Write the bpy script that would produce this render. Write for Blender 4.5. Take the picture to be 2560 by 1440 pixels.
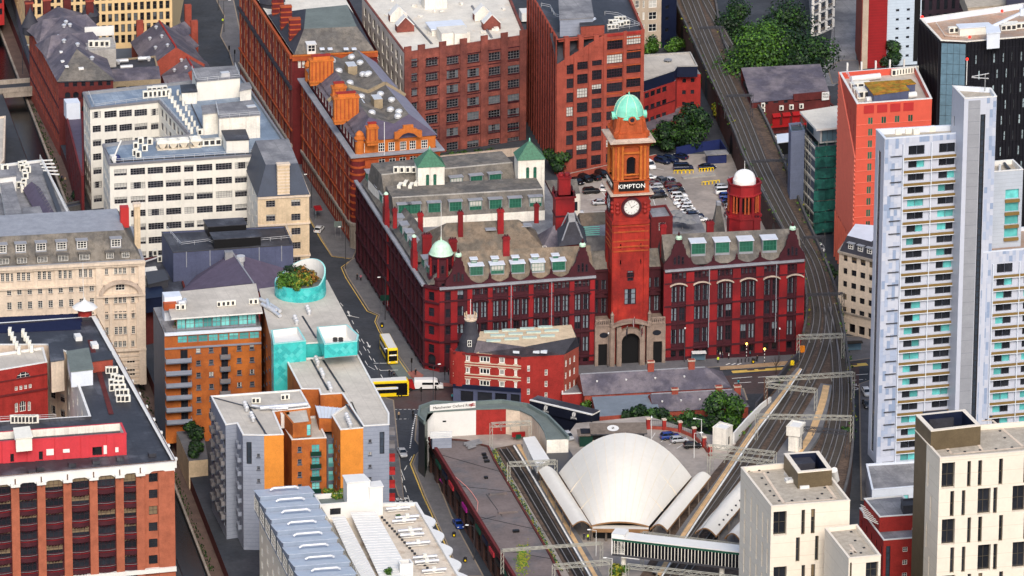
import bpy,bmesh,math,random
from mathutils import Vector,Matrix
RND=random.Random(11)
SC=bpy.context.scene;COL=SC.collection
for o in list(bpy.data.objects):bpy.data.objects.remove(o)
# camera
F,TH,H,ROLL=16742.0,math.radians(20),562.0,-0.0061
CT,ST=math.cos(TH),math.sin(TH)
cam=bpy.data.objects.new('camera',bpy.data.cameras.new('camera'));COL.objects.link(cam)
cam.data.sensor_width=36;cam.data.lens=36*F/2560;cam.data.clip_start=10;cam.data.clip_end=9000
cam.location=(0,0,H)
cam.rotation_euler=(Matrix.Rotation(math.pi/2-TH,3,'X')@Matrix.Rotation(-ROLL,3,'Z')).to_euler()
SC.camera=cam
# light: bright overcast, soft sun from front right
SUN_EL,SUN_AZ=math.radians(40),math.radians(172)
w=bpy.data.worlds.new('World');SC.world=w;w.use_nodes=True
nt=w.node_tree;bg=nt.nodes['Background']
sky=nt.nodes.new('ShaderNodeTexSky');sky.sky_type='NISHITA';sky.sun_disc=False
sky.sun_elevation=SUN_EL;sky.sun_rotation=SUN_AZ;sky.air_density=1.0;sky.dust_density=3.0;sky.ozone_density=1.0
nt.links.new(sky.outputs[0],bg.inputs[0]);bg.inputs[1].default_value=0.15
sun=bpy.data.objects.new('sun',bpy.data.lights.new('sun','SUN'));COL.objects.link(sun)
sun.data.energy=1.5;sun.data.angle=math.radians(24);sun.data.color=(1,.95,.88)
sd=Vector((math.sin(SUN_AZ)*math.cos(SUN_EL),math.cos(SUN_AZ)*math.cos(SUN_EL),math.sin(SUN_EL)))
sun.rotation_euler=(-sd).to_track_quat('-Z','Y').to_euler()
SC.view_settings.view_transform='Standard';SC.view_settings.look='None'
SC.view_settings.gamma=1;SC.view_settings.exposure=0.45;SC.view_settings.use_curve_mapping=False
# pixel -> place
def ray(px,py):
 u,v=px-1280,py-720;ca,sa=math.cos(ROLL),math.sin(ROLL)
 u2,v2=u*ca-v*sa,u*sa+v*ca
 return Vector((u2,F*CT-v2*ST,-F*ST-v2*CT))
def P(px,py,z=0.0):
 d=ray(px,py);t=(z-H)/d.z
 return Vector((d.x*t,d.y*t,z))
def PF(A,B,px,py):
 """ray hits the vertical plane through A,B -> (u along AB, z)"""
 d=ray(px,py);e=Vector((B.x-A.x,B.y-A.y));L=e.length;e=e/L;n=Vector((-e.y,e.x))
 t=(n.x*A.x+n.y*A.y)/(n.x*d.x+n.y*d.y)
 h=d*t
 return(h.x-A.x)*e.x+(h.y-A.y)*e.y,h.z+H
def XY(v,z):return Vector((v[0],v[1],z))
# materials
MATS={}
def mk(name,col,var=.18,sc=.25,rough=.85,streak=0.,metal=0.,spec=.35,col2=None,c2=.5,sc2=.06,alpha=1.,bump=0.,emit=0.,grid=None):
 m=bpy.data.materials.new(name);m.use_nodes=True;nt=m.node_tree;N=nt.nodes;Lk=nt.links
 b=N['Principled BSDF'];b.inputs['Roughness'].default_value=rough;b.inputs['Metallic'].default_value=metal
 b.inputs['Specular IOR Level'].default_value=spec
 g=N.new('ShaderNodeNewGeometry')
 def noise(scale,vec=None,det=4):
  n=N.new('ShaderNodeTexNoise');n.inputs['Scale'].default_value=scale;n.inputs['Detail'].default_value=det
  n.inputs['Roughness'].default_value=.65
  Lk.new(vec or g.outputs['Position'],n.inputs['Vector']);return n.outputs['Fac']
 def ramp(f,a,bb,lo=.3,hi=.7):
  r=N.new('ShaderNodeMapRange');r.inputs[1].default_value=lo;r.inputs[2].default_value=hi
  r.inputs[3].default_value=a;r.inputs[4].default_value=bb;Lk.new(f,r.inputs[0]);return r.outputs[0]
 def mix(f,a,bb,mode='MIX'):
  x=N.new('ShaderNodeMix');x.data_type='RGBA';x.blend_type=mode
  if isinstance(f,float):x.inputs[0].default_value=f
  else:Lk.new(f,x.inputs[0])
  for i,v in((6,a),(7,bb)):
   if isinstance(v,tuple):x.inputs[i].default_value=(*v[:3],1)
   else:Lk.new(v,x.inputs[i])
  return x.outputs[2]
 cc=lambda q:tuple(v*min(1.04,(max(.3*q[0]+.6*q[1]+.1*q[2],.004)/.45)**.2)for v in q)
 c=cc(col);col2=cc(col2)if col2 else None
 out=c
 if col2:out=mix(ramp(noise(sc2),0,1,c2-.08,c2+.08),c,tuple(col2))
 if var:
  def sclr(f,v):
   r=N.new('ShaderNodeCombineColor');q=ramp(f,1-v,1+v)
   for i in range(3):Lk.new(q,r.inputs[i])
   return r.outputs[0]
  out=mix(1.,out,sclr(noise(sc),var),'MULTIPLY')
  out=mix(1.,out,sclr(noise(sc*9,det=2),var*.6),'MULTIPLY')
 if streak:
  mp=N.new('ShaderNodeMapping');mp.inputs['Scale'].default_value=(1.2,1.2,.07);Lk.new(g.outputs['Position'],mp.inputs[0])
  f=noise(1.,mp.outputs[0],3)
  out=mix(ramp(f,0.,streak,.52,.72),out,tuple(v*.35 for v in c))
 if grid:
  gx,gz,gc=grid
  sp=N.new('ShaderNodeSeparateXYZ');mq=N.new('ShaderNodeMapping');mq.inputs['Rotation'].default_value=(0,0,-.2356);Lk.new(g.outputs['Position'],mq.inputs[0]);Lk.new(mq.outputs[0],sp.inputs[0])
  def line(sock,p):
   a=N.new('ShaderNodeMath');a.operation='PINGPONG';a.inputs[1].default_value=p/2;Lk.new(sock,a.inputs[0])
   bq=N.new('ShaderNodeMath');bq.operation='LESS_THAN';bq.inputs[1].default_value=.035;Lk.new(a.outputs[0],bq.inputs[0]);return bq.outputs[0]
  if gz:out=mix(line(sp.outputs[2],gz),out,gc)
  if gx:out=mix(line(sp.outputs[0],gx),out,gc)
 if isinstance(out,tuple):b.inputs['Base Color'].default_value=(*out,1)
 else:Lk.new(out,b.inputs['Base Color'])
 if bump:
  bp=N.new('ShaderNodeBump');bp.inputs['Strength'].default_value=bump;bp.inputs['Distance'].default_value=.1
  Lk.new(noise(sc*6),bp.inputs['Height']);Lk.new(bp.outputs[0],b.inputs['Normal'])
 if emit:
  b.inputs['Emission Color'].default_value=(*c,1);b.inputs['Emission Strength'].default_value=emit
 if alpha<1:b.inputs['Alpha'].default_value=alpha
 MATS[name]=m;return name
def glass(name,col,var=.5,rough=.12):
 m=bpy.data.materials.new(name);m.use_nodes=True;nt=m.node_tree;b=nt.nodes['Principled BSDF']
 oi=nt.nodes.new('ShaderNodeObjectInfo');g=nt.nodes.new('ShaderNodeNewGeometry')
 n=nt.nodes.new('ShaderNodeTexNoise');n.inputs['Scale'].default_value=.9;nt.links.new(g.outputs['Position'],n.inputs['Vector'])
 a=nt.nodes.new('ShaderNodeMath');a.operation='MULTIPLY';nt.links.new(oi.outputs['Random'],a.inputs[0]);nt.links.new(n.outputs['Fac'],a.inputs[1])
 x=nt.nodes.new('ShaderNodeMix');x.data_type='RGBA';nt.links.new(a.outputs[0],x.inputs[0])
 x.inputs[6].default_value=(*[c*(1-var*.6)for c in col],1);x.inputs[7].default_value=(*[min(1,c*(1+var*2.5)+.012*var)for c in col],1)
 nt.links.new(x.outputs[2],b.inputs['Base Color']);b.inputs['Roughness'].default_value=rough;b.inputs['Specular IOR Level'].default_value=.6
 MATS[name]=m;return name
# mesh builder
class MB:
 def __init__(s):s.v=[];s.f=[];s.m=[];s.ms=[];s.smooth=[]
 def mi(s,m):
  if m not in s.ms:s.ms.append(m)
  return s.ms.index(m)
 def poly(s,pts,m,sm=False):
  i=len(s.v);s.v+=[tuple(p)for p in pts];s.f.append(tuple(range(i,i+len(pts))));s.m.append(s.mi(m));s.smooth.append(sm);return s
 def faces(s,vs,fs,m,sm=False):
  i=len(s.v);s.v+=[tuple(p)for p in vs];k=s.mi(m)
  for f in fs:s.f.append(tuple(a+i for a in f));s.m.append(k);s.smooth.append(sm)
  return s
 def box(s,x0,x1,y0,y1,z0,z1,m,bottom=True):
  vs=[(x0,y0,z0),(x1,y0,z0),(x1,y1,z0),(x0,y1,z0),(x0,y0,z1),(x1,y0,z1),(x1,y1,z1),(x0,y1,z1)]
  fs=[(4,5,6,7),(0,1,5,4),(1,2,6,5),(2,3,7,6),(3,0,4,7)]+([(3,2,1,0)]if bottom else[])
  return s.faces(vs,fs,m)
 def obox(s,c,dx,dy,z0,z1,rz,m):
  ca,sa=math.cos(rz),math.sin(rz)
  q=[(c[0]+a*ca-b*sa,c[1]+a*sa+b*ca)for a,b in((-dx/2,-dy/2),(dx/2,-dy/2),(dx/2,dy/2),(-dx/2,dy/2))]
  return s.prism(q,z0,z1,m)
 def prism(s,q,z0,z1,m,top=None,bottom=True):
  n=len(q);vs=[(p[0],p[1],z0)for p in q]+[(p[0],p[1],z1)for p in q]
  s.faces(vs,[(i,(i+1)%n,(i+1)%n+n,i+n)for i in range(n)],m)
  s.poly([(p[0],p[1],z1)for p in q],top or m)
  if bottom:s.poly([(p[0],p[1],z0)for p in reversed(q)],m)
  return s
 def beam(s,a,b,w,h,m):
  a,b=Vector(a),Vector(b);d=(b-a)
  if d.length<1e-6:return s
  d.normalize();up=Vector((0,0,1))if abs(d.z)<.95 else Vector((1,0,0))
  r=d.cross(up).normalized()*w/2;u=r.cross(d).normalized()*h/2
  vs=[a-r-u,a+r-u,a+r+u,a-r+u,b-r-u,b+r-u,b+r+u,b-r+u]
  return s.faces(vs,[(3,2,1,0),(4,5,6,7),(0,1,5,4),(1,2,6,5),(2,3,7,6),(3,0,4,7)],m)
 def tube(s,a,b,r,m,n=8,r2=None,cap=True):
  a,b=Vector(a),Vector(b);d=(b-a).normalized();up=Vector((0,0,1))if abs(d.z)<.95 else Vector((1,0,0))
  x=d.cross(up).normalized();y=x.cross(d);r2=r if r2 is None else r2
  vs=[a+(x*math.cos(t)+y*math.sin(t))*r for t in[2*math.pi*i/n for i in range(n)]]+[b+(x*math.cos(t)+y*math.sin(t))*r2 for t in[2*math.pi*i/n for i in range(n)]]
  s.faces(vs,[(i,i+n,(i+1)%n+n,(i+1)%n)for i in range(n)],m,True)
  if cap:s.poly([vs[i]for i in range(n)],m);s.poly([vs[n+i]for i in reversed(range(n))],m)
  return s
 def lathe(s,c,prof,m,n=16,rz=0.,sm=True,ms=None):
  vs=[]
  for r,z in prof:vs+=[(c[0]+r*math.cos(rz+2*math.pi*i/n),c[1]+r*math.sin(rz+2*math.pi*i/n),c[2]+z)for i in range(n)]
  for k in range(len(prof)-1):
   i0=len(s.v)
   s.faces(vs[k*n:(k+2)*n],[(i,(i+1)%n,(i+1)%n+n,i+n)for i in range(n)],(ms[k]if ms else m),sm)
  if prof[-1][0]>.01:s.poly(vs[-n:],ms[-1]if ms else m)
  return s
 def shift(s,d):s.v=[(x-d[0],y-d[1],z-d[2])for x,y,z in s.v];return s
 def mesh(s,name='mesh'):
  me=bpy.data.meshes.new(name);me.from_pydata(s.v,[],s.f)
  for m in s.ms:me.materials.append(MATS[m])
  me.polygons.foreach_set('material_index',s.m)
  if any(s.smooth):me.polygons.foreach_set('use_smooth',s.smooth)
  me.update();return me
 def append(s,o,loc=(0,0,0),rz=0.):
  ca,sa=math.cos(rz),math.sin(rz);i=len(s.v);mp=[s.mi(m)for m in o.ms]
  s.v+=[(loc[0]+x*ca-y*sa,loc[1]+x*sa+y*ca,loc[2]+z)for x,y,z in o.v]
  s.f+=[tuple(a+i for a in f)for f in o.f];s.m+=[mp[k]for k in o.m];s.smooth+=o.smooth;return s
def link(name,data,label=None,cat=None,group=None,kind=None):
 o=bpy.data.objects.new(name,data);COL.objects.link(o)
 for k,v in(('label',label),('category',cat),('group',group),('kind',kind)):
  if v:o[k]=v
 return o
def solo(name,mb,label=None,cat=None,group=None,kind=None,base=None):
 if base is not None:mb.shift(base)
 o=link(name,mb.mesh(name),label,cat,group,kind)
 if base is not None:o.location=base
 return o
class Thing:
 def __init__(s,name,label,cat,base,group=None,rz=0.):
  s.o=link(name,None,label,cat,group);s.o.empty_display_size=.5
  s.b=Vector(base);s.o.location=s.b;s.rz=rz;s.o.rotation_euler.z=rz
  s.q={}
 def add(s,name,mb,par=None,kind=None,label=None):
  """mesh in world coords (things with rz=0) or local coords (rz set, local=True)"""
  mb.shift(s.b);o=link(name,mb.mesh(name),label,None,None,kind);o.parent=par or s.o
  if par is not None and par is not s.o:o.location=-par.location
  return o
 def loc(s,name,mb,par=None,kind=None,label=None):
  o=link(name,mb if isinstance(mb,bpy.types.Mesh)else mb.mesh(name),label,None,None,kind);o.parent=par or s.o;return o
 def inst(s,name,mb,loc,rz=0.,par=None):
  """queue a repeated piece: mb is a shared (cached) MB"""
  s.q.setdefault(name,[]).append((mb,Vector(loc),rz))
 def done(s,cap=300):
  for name,L in s.q.items():
   if len(L)>cap:L.sort(key=lambda t:t[1].y)
   for mb,loc,rz in L[:cap]:
    if not hasattr(mb,'cache'):mb.cache=mb.mesh(name)
    o=link(name,mb.cache);o.parent=s.o;o.location=loc-s.b;o.rotation_euler.z=rz
   if len(L)>cap:
    m=MB()
    for mb,loc,rz in L[cap:]:m.append(mb,loc-s.b,rz)
    o=link(name,m.mesh(name),kind='stuff');o.parent=s.o
  s.q={};return s
# windows & walls
ST_={}
def style(name,fr,gl,nx=2,ny=2,fw=.09,rev=.22,sill=None,bl=None,pb=0.,arch=None,fills=(.35,.6,1.)):
 ST_[name]=dict(fr=fr,gl=gl,nx=nx,ny=ny,fw=fw,rev=rev,sill=sill,bl=bl,pb=pb,arch=arch,fills=fills);return name
WC={}
def winmesh(stn,w,h,var,wall=None):
 k=(stn,round(w,1),round(h,1),var,wall)
 if k in WC:return WC[k]
 S=ST_[stn];m=MB();r=S['rev'];fw=S['fw']
 w+=.02;h+=.02
 m.poly([(-w/2,r,0),(w/2,r,0),(w/2,r,h),(-w/2,r,h)],S['gl'])
 if var>=0 and S['bl']:
  f=S['fills'][var]
  for x0,x1,z0 in(((-w/2,w/2,h*(1-f)),)if f>0 else((-w/2,-w/2-w*f*.8,0),(w/2+w*f,w/2,0))):m.poly([(x0,r-.012,z0),(x1,r-.012,z0),(x1,r-.012,h),(x0,r-.012,h)],S['bl'])
 def bar(x0,x1,z0,z1,d=.07):m.box(x0,x1,r-d,r,z0,z1,S['fr'])
 if S['fr']:
  bar(-w/2,-w/2+fw,0,h);bar(w/2-fw,w/2,0,h);bar(-w/2+fw,w/2-fw,0,fw);bar(-w/2+fw,w/2-fw,h-fw,h)
  nx=S['nx']if S['nx']>0 else max(1,round(w/-S['nx']))
  ny=S['ny']if S['ny']>0 else max(1,round(h/-S['ny']))
  for i in range(1,nx):x=-w/2+w*i/nx;bar(x-fw*.35,x+fw*.35,fw,h-fw,.055)
  for i in range(1,ny):z=h*i/ny;bar(-w/2+fw,w/2-fw,z-fw*.35,z+fw*.35,.05)
 if S['sill']:m.box(-w/2-.12,w/2+.12,-.14,r,-.2,0,S['sill'])
 if S['arch']:
  A=wall or S['arch'];n=5;R=w/2;ca=h-R*.95
  for sg in(-1,1):
   pts=[(sg*R*math.cos(t),ca+R*.95*math.sin(t))for t in[math.pi/2*i/n for i in range(n+1)]]
   for i in range(n):
    (x0,z0),(x1,z1)=pts[i],pts[i+1]
    q=[(x0,.02,z0),(sg*R,.02,z0)if i==0 else(x0,.02,z0),(x0,.02,h),(x1,.02,h),(x1,.02,z1)]
    q=[(x0,.02,z0),(x0,.02,h),(x1,.02,h),(x1,.02,z1)]
    if sg>0:q=q[::-1]
    m.poly(q,A)
    m.poly([(x0,.02,z0),(x1,.02,z1),(x1,r,z1),(x0,r,z0)],A)
 WC[k]=m;return m
def openwall(A,B,z0,z1,wm,ops,sl=0.,rm=None):
 """wall sheet with real openings and reveals; ops (u0,u1,z0,z1,depth)"""
 m=MB();d=Vector((B.x-A.x,B.y-A.y));L=d.length;d/=L;n=Vector((-d.y,d.x))
 def pt(u,v,dp=0.):return(A.x+d.x*u+n.x*dp,A.y+d.y*u+n.y*dp,v+(sl*u if v>z0+.01 else 0))
 us=sorted({0.,L,*[round(o[0],3)for o in ops],*[round(o[1],3)for o in ops]})
 vs=sorted({z0,z1,*[round(o[2],3)for o in ops],*[round(o[3],3)for o in ops]})
 ui={u:i for i,u in enumerate(us)};vi={v:i for i,v in enumerate(vs)}
 hole=set()
 for o in ops:
  for i in range(ui[round(o[0],3)],ui[round(o[1],3)]):
   for j in range(vi[round(o[2],3)],vi[round(o[3],3)]):hole.add((i,j))
 for j in range(len(vs)-1):
  i=0
  while i<len(us)-1:
   if(i,j)in hole:i+=1;continue
   k=i
   while k+1<len(us)-1 and(k+1,j)not in hole:k+=1
   m.poly([pt(us[i],vs[j]),pt(us[k+1],vs[j]),pt(us[k+1],vs[j+1]),pt(us[i],vs[j+1])],wm);i=k+1
 for o in ops:
  u0,u1,v0,v1=o[:4];dp=o[4];r=rm or wm
  m.poly([pt(u0,v0),pt(u1,v0),pt(u1,v0,dp),pt(u0,v0,dp)],r);m.poly([pt(u0,v1,dp),pt(u1,v1,dp),pt(u1,v1),pt(u0,v1)],r)
  m.poly([pt(u0,v0),pt(u0,v0,dp),pt(u0,v1,dp),pt(u0,v1)],r);m.poly([pt(u1,v0,dp),pt(u1,v0),pt(u1,v1),pt(u1,v1,dp)],r)
 return m
def gpx(A,B,rect,nx,tr,ny,bl,stn):
 """window grid from photo pixels on the plane AB: top-left window rect, (x,y) of top-right & bottom-left windows' top-left corner"""
 u0,zt=PF(A,B,rect[0],rect[1]);u1,_=PF(A,B,rect[2],rect[1]);_,zb=PF(A,B,rect[0],rect[3])
 du=(PF(A,B,*tr)[0]-u0)/max(1,nx-1)if nx>1 else 0;dz=(PF(A,B,*bl)[1]-zt)/max(1,ny-1)if ny>1 else 0
 return[(u0+i*du,u1+i*du,zb+j*dz,zt+j*dz,stn)for j in range(ny)for i in range(nx)]
def wallrun(T,A,B,z0,z1,wm,ops=(),sl=0.,name='wall',pb=None):
 """one facade: wall mesh with openings + a window object in each"""
 L=(Vector((B.x,B.y))-Vector((A.x,A.y))).length;a=math.atan2(B.y-A.y,B.x-A.x);ca,sa=math.cos(a),math.sin(a)
 good=[]
 for o in ops:
  u0,u1,v0,v1,stn=o[:5]
  u0,u1=max(u0,.05),min(u1,L-.05);v0,v1=max(v0,z0+.05),min(v1,z1-.05)
  if u1-u0>.25 and v1-v0>.25:good.append((u0,u1,v0,v1,stn))
 T.add(name,openwall(A,B,z0,z1,wm,[(*g[:4],ST_[g[4]]['rev'])for g in good],sl))
 for u0,u1,v0,v1,stn in good:
  S=ST_[stn];var=RND.randrange(len(S['fills']))if S['bl']and RND.random()<S['pb']else-1
  u=(u0+u1)/2
  T.inst('window',winmesh(stn,u1-u0,v1-v0,var,wm if S['arch']else None),(A.x+ca*u,A.y+sa*u,v0+sl*u),a)
 return L,a
PC={}
def piece(T,name,A,a,u,w,proud,z0,z1,m,sl=0.):
 """pilaster / band box standing on a facade (u centre, width w)"""
 k=(round(w,2),round(proud,2),round(z1-z0,2),m)
 if k not in PC:PC[k]=MB().box(-w/2,w/2,-proud,.05,0,z1-z0,m)
 T.inst(name,PC[k],(A.x+math.cos(a)*u,A.y+math.sin(a)*u,z0+sl*u),a)
def band(T,A,B,z,h,proud,m,name='string_course',sl=0.,ext=0.):
 d=Vector((B.x-A.x,B.y-A.y));L=d.length;d/=L;n=Vector((d.y,-d.x))
 q=[Vector((A.x,A.y))-d*ext-n*.05,Vector((B.x,B.y))+d*ext-n*.05,Vector((B.x,B.y))+d*ext+n*proud,Vector((A.x,A.y))-d*ext+n*proud]
 m_=MB();zs=[z,z+sl*L,z+sl*L,z]
 vs=[(p.x,p.y,zz)for p,zz in zip(q,zs)]+[(p.x,p.y,zz+h)for p,zz in zip(q,zs)]
 m_.faces(vs,[(0,1,2,3),(7,6,5,4),(4,5,1,0),(5,6,2,1),(6,7,3,2),(7,4,0,3)],m);T.add(name,m_)
def inset(q,d):
 n=len(q);out=[]
 for i in range(n):
  a,b,c=Vector(q[i-1][:2]),Vector(q[i][:2]),Vector(q[(i+1)%n][:2])
  e1=(b-a).normalized();e2=(c-b).normalized();n1=Vector((-e1 .y,e1 .x));n2=Vector((-e2 .y,e2 .x))
  bis=(n1+n2);k=bis.length_squared
  bis=bis*(2/k)if k>.15 else n1
  out.append(b+bis*(d/2)*1.0 if False else b+(n1+n2)*(d/max(.35,1+n1 .dot(n2))))
 return out
def flatroof(T,q,z,rm,ph=.9,pw=.4,pm=None,cm=None):
 """roof deck sunk ph below z inside a parapet"""
 pm=pm or rm;inn=inset(q,pw);n=len(q);m=MB()
 if ph>0:
  out=inset(q,-.06)
  for i in range(n):
   j=(i+1)%n
   m.poly([(*out[i],z+.08),(*out[j],z+.08),(*inn[j],z+.08),(*inn[i],z+.08)],cm or pm)
   m.poly([(*out[i],z-.12),(*out[j],z-.12),(*out[j],z+.08),(*out[i],z+.08)],cm or pm)
   m.poly([(*inn[j],z-ph),(*inn[i],z-ph),(*inn[i],z+.08),(*inn[j],z+.08)],pm)
  T.add('parapet',m);m=MB()
  m.poly([(p[0],p[1],z-ph)for p in inn],rm)
 else:m.poly([(p[0],p[1],z)for p in q],rm)
 return T.add('roof',m)
def block(T,q,z0,z1,wm,faces=None,roof=None,ph=.9,pw=.4,pm=None,cm=None,pils=None):
 """prism building: q = world corners CCW; faces[i] = (ops, sl)"""
 faces=faces or{}
 for i in range(len(q)):
  wallrun(T,q[i],q[(i+1)%len(q)],z0,z1,wm,faces.get(i,()))
 if roof:flatroof(T,q,z1,roof,ph,pw,pm or wm,cm)
def quadpx(pts,z):return[P(x,y,z)for x,y in pts]
def ridge_roof(T,p,q,zr,hw,ze,m,h1=0.,h2=0.,name='roof',wall=None,hw2=None):
 """pitched roof: ridge p->q (world xy) at zr, eaves hw away at ze, hips pulled in h1/h2 along the ridge (0 = gable)"""
 p,q=Vector(p[:2]),Vector(q[:2]);d=(q-p).normalized();n=Vector((-d.y,d.x));hw2=hw2 or hw
 a,b=p-n*hw-d*h1*0,q-n*hw;c,e=q+n*hw2,p+n*hw2
 r1,r2=p+d*h1,q-d*h2;g=MB()
 A,B,C,E=[(*v,ze)for v in(a,b,c,e)];R1,R2=(*r1,zr),(*r2,zr)
 g.poly([A,B,R2,R1],m);g.poly([C,E,R1,R2],m)
 g.poly([B,C,R2],m if h2 else(wall or m));g.poly([E,A,R1],m if h1 else(wall or m))
 g.poly([A,E,C,B],m)
 return T.add(name,g)
# roof clutter (shared meshes)
BC={}
def cbox(T,name,c,dx,dy,dz,rz,m,top=None):
 k=('b',round(dx,1),round(dy,1),round(dz,1),m,top)
 if k not in BC:BC[k]=MB().prism([(-dx/2,-dy/2),(dx/2,-dy/2),(dx/2,dy/2),(-dx/2,dy/2)],0,dz,m,top)
 T.inst(name,BC[k],c,rz)
def ac(T,c,rz,s=1.,kind=0):
 k=('ac',s,kind)
 if k not in BC:
  m=MB()
  if kind==0:
   m.box(-.55*s,.55*s,-.28*s,.28*s,.12,1.35*s,'acw');m.box(-.5*s,-.4*s,-.2*s,.2*s,0,.12,'steel');m.box(.4*s,.5*s,-.2*s,.2*s,0,.12,'steel')
   m.box(-.38*s,.2*s,-.3*s,-.28*s,.3*s,1.15*s,'acgrille')
  elif kind==1:
   m.box(-1.1*s,1.1*s,-1.*s,1.*s,1.3*s,1.9*s,'acw')
   m.faces([(-.9*s,-.9*s,1.3*s),(.9*s,-.9*s,1.3*s),(.9*s,.9*s,1.3*s),(-.9*s,.9*s,1.3*s),(-.3*s,-.8*s,.25*s),(.3*s,-.8*s,.25*s),(.3*s,.8*s,.25*s),(-.3*s,.8*s,.25*s)],[(4,5,1,0),(5,6,2,1),(6,7,3,2),(7,4,0,3)],'acbeige')
   for x in(-1,1):
    for y in(-.9,.9):m.box((x-.06)*s,(x+.06)*s,(y-.06)*s,(y+.06)*s,0,1.3*s,'acbeige')
   m.box(-1.1*s,1.1*s,-1.*s,1.*s,0,.2*s,'acbeige')
   m.lathe((0,0,1.9*s),[(.7*s,0),(.7*s,.12*s),(.6*s,.12*s),(.55*s,.02)],'acw',12)
  else:
   m.box(-1.5*s,1.5*s,-.5*s,.5*s,.15,1.2*s,'acw');m.box(-1.4*s,1.4*s,-.4*s,.4*s,0,.15,'steel')
   for x in(-1.,0,1.):m.box((x-.35)*s,(x+.35)*s,-.52*s,-.5*s,.35*s,1.05*s,'acgrille')
  BC[k]=m
 T.inst('air_conditioner',BC[k],c,rz)
def cowl(T,c,r=.45,h=.7,m='steel',name='roof_vent'):
 k=('cowl',r,h,m)
 if k not in BC:BC[k]=MB().lathe((0,0,0),[(r*.7,0),(r*.7,h*.5),(r,h*.5),(r,h*.8),(r*.5,h)],m,10)
 T.inst(name,BC[k],c,0)
def rail(T,pts,h=1.1,m='steel',name='guard_rail',step=2.5,closed=False):
 g=MB();P_=list(pts)+([pts[0]]if closed else[])
 for a,b in zip(P_,P_[1:]):
  a,b=Vector(a),Vector(b);L=(b-a).length;n=max(1,int(L/step))
  for zz in(h,h*.55):g.beam(a+Vector((0,0,zz)),b+Vector((0,0,zz)),.07,.07,m)
  for i in range(n+1):p=a.lerp(b,i/n);g.beam(p,p+Vector((0,0,h)),.07,.07,m)
 return T.add(name,g)
def pipe(T,pts,r,m,name='duct',n=7):
 g=MB()
 for a,b in zip(pts,pts[1:]):g.tube(a,b,r,m,n)
 return T.add(name,g)
ORD=['first','second','third','fourth','fifth','sixth','seventh','eighth','ninth','tenth','eleventh','twelfth','thirteenth','fourteenth','fifteenth','sixteenth','seventeenth','eighteenth','nineteenth','twentieth']
def R(d):return math.radians(d)
G=R(13.5)
# material palette
mk('asphalt',(.052,.06,.075),.25,.12,.9,col2=(.07,.076,.09),sc2=.05)
mk('asphalt_red',(.11,.062,.06),.2,.15,.9,col2=(.1,.075,.075),sc2=.08)
mk('pavement',(.17,.165,.17),.18,.3,.9,col2=(.15,.145,.155),sc2=.1)
mk('pave_buff',(.42,.28,.16),.2,.3,.9)
mk('pave_red',(.36,.13,.1),.2,.4,.9)
mk('kerb',(.3,.24,.18),.15,1.)
mk('earth',(.07,.06,.05),.3,.1)
mk('carpark',(.4,.345,.3),.15,.1,.9,col2=(.3,.265,.235),sc2=.06)
mk('paint',(.75,.74,.7),.15,1.5,.7)
mk('paint_y',(.62,.42,.1),.15,1.,.7)
mk('concrete',(.38,.36,.33),.2,.3,.9,streak=.3)
mk('concrete_d',(.12,.115,.115),.25,.3,.9)
mk('brick_red',(.19,.02,.022),.22,.5,.8,streak=.35)
mk('terra_dark',(.085,.012,.022),.25,.5,.7,streak=.2)
mk('terra_red',(.37,.014,.018),.22,.6,.65,streak=.3,col2=(.22,.01,.015),sc2=.15)
mk('tower_red',(.44,.03,.018),.25,.5,.7,streak=.35,col2=(.3,.018,.014),sc2=.12)
mk('terra_orange',(.44,.085,.022),.25,.5,.7,streak=.35)
mk('terra_orange2',(.56,.155,.026),.2,.5,.7,streak=.25)
mk('brick_brown',(.3,.085,.062),.3,.4,.9,col2=(.2,.06,.05),sc2=.12,streak=.25)
mk('brick_mid',(.36,.075,.048),.22,.4,.9,streak=.3)
mk('brick_deep',(.15,.026,.024),.25,.4,.9,streak=.3)
mk('brick_orange',(.5,.15,.028),.2,.35,.9,streak=.12,col2=(.4,.11,.026),sc2=.12)
mk('brick_orange_lt',(.66,.24,.035),.13,.4,.9)
mk('brick_bright',(.38,.03,.024),.22,.4,.9,streak=.2)
mk('brick_offc',(.4,.12,.065),.2,.5,.9)
mk('brick_sand',(.32,.25,.16),.2,.4,.9)
mk('stone_cream',(.62,.51,.4),.14,.25,.85,streak=.35)
mk('stone_buff',(.58,.45,.3),.16,.25,.85,streak=.3)
mk('stone_grey',(.35,.3,.25),.25,.3,.9,streak=.5)
mk('portal',(.3,.225,.18),.25,.5,.9,streak=.5)
mk('stone_pale',(.5,.4,.32),.2,.4,.9,streak=.4)
mk('render_white',(.7,.67,.6),.06,.3,.8,streak=.12)
mk('render_ivory',(.72,.66,.54),.06,.2,.8,streak=.1)
mk('white',(.68,.67,.64),.05,.4,.6)
mk('white_dirty',(.72,.68,.6),.14,.3,.85,streak=.35)
mk('clad_cream',(.7,.63,.53),.05,.15,.7,grid=(0,3.15,(.55,.47,.37)))
mk('clad_sand',(.7,.5,.26),.06,.3,.7)
mk('clad_tan',(.46,.37,.28),.12,.3,.8,streak=.2)
mk('clad_bronze',(.16,.12,.07),.15,.4,.5,metal=.2)
mk('clad_grey',(.27,.3,.37),.1,.4,.5,grid=(0,.9,(.17,.19,.24)))
mk('clad_greyd',(.13,.15,.19),.1,.4,.6,grid=(0,.9,(.08,.09,.12)))
mk('clad_pale',(.62,.66,.72),.06,.4,.5)
mk('panel_a',(.42,.46,.56),.04,1.,.45);mk('panel_b',(.36,.42,.55),.04,1.,.45);mk('panel_c',(.27,.34,.48),.05,1.,.45);mk('panel_d',(.48,.505,.58),.04,1.,.45)
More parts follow.
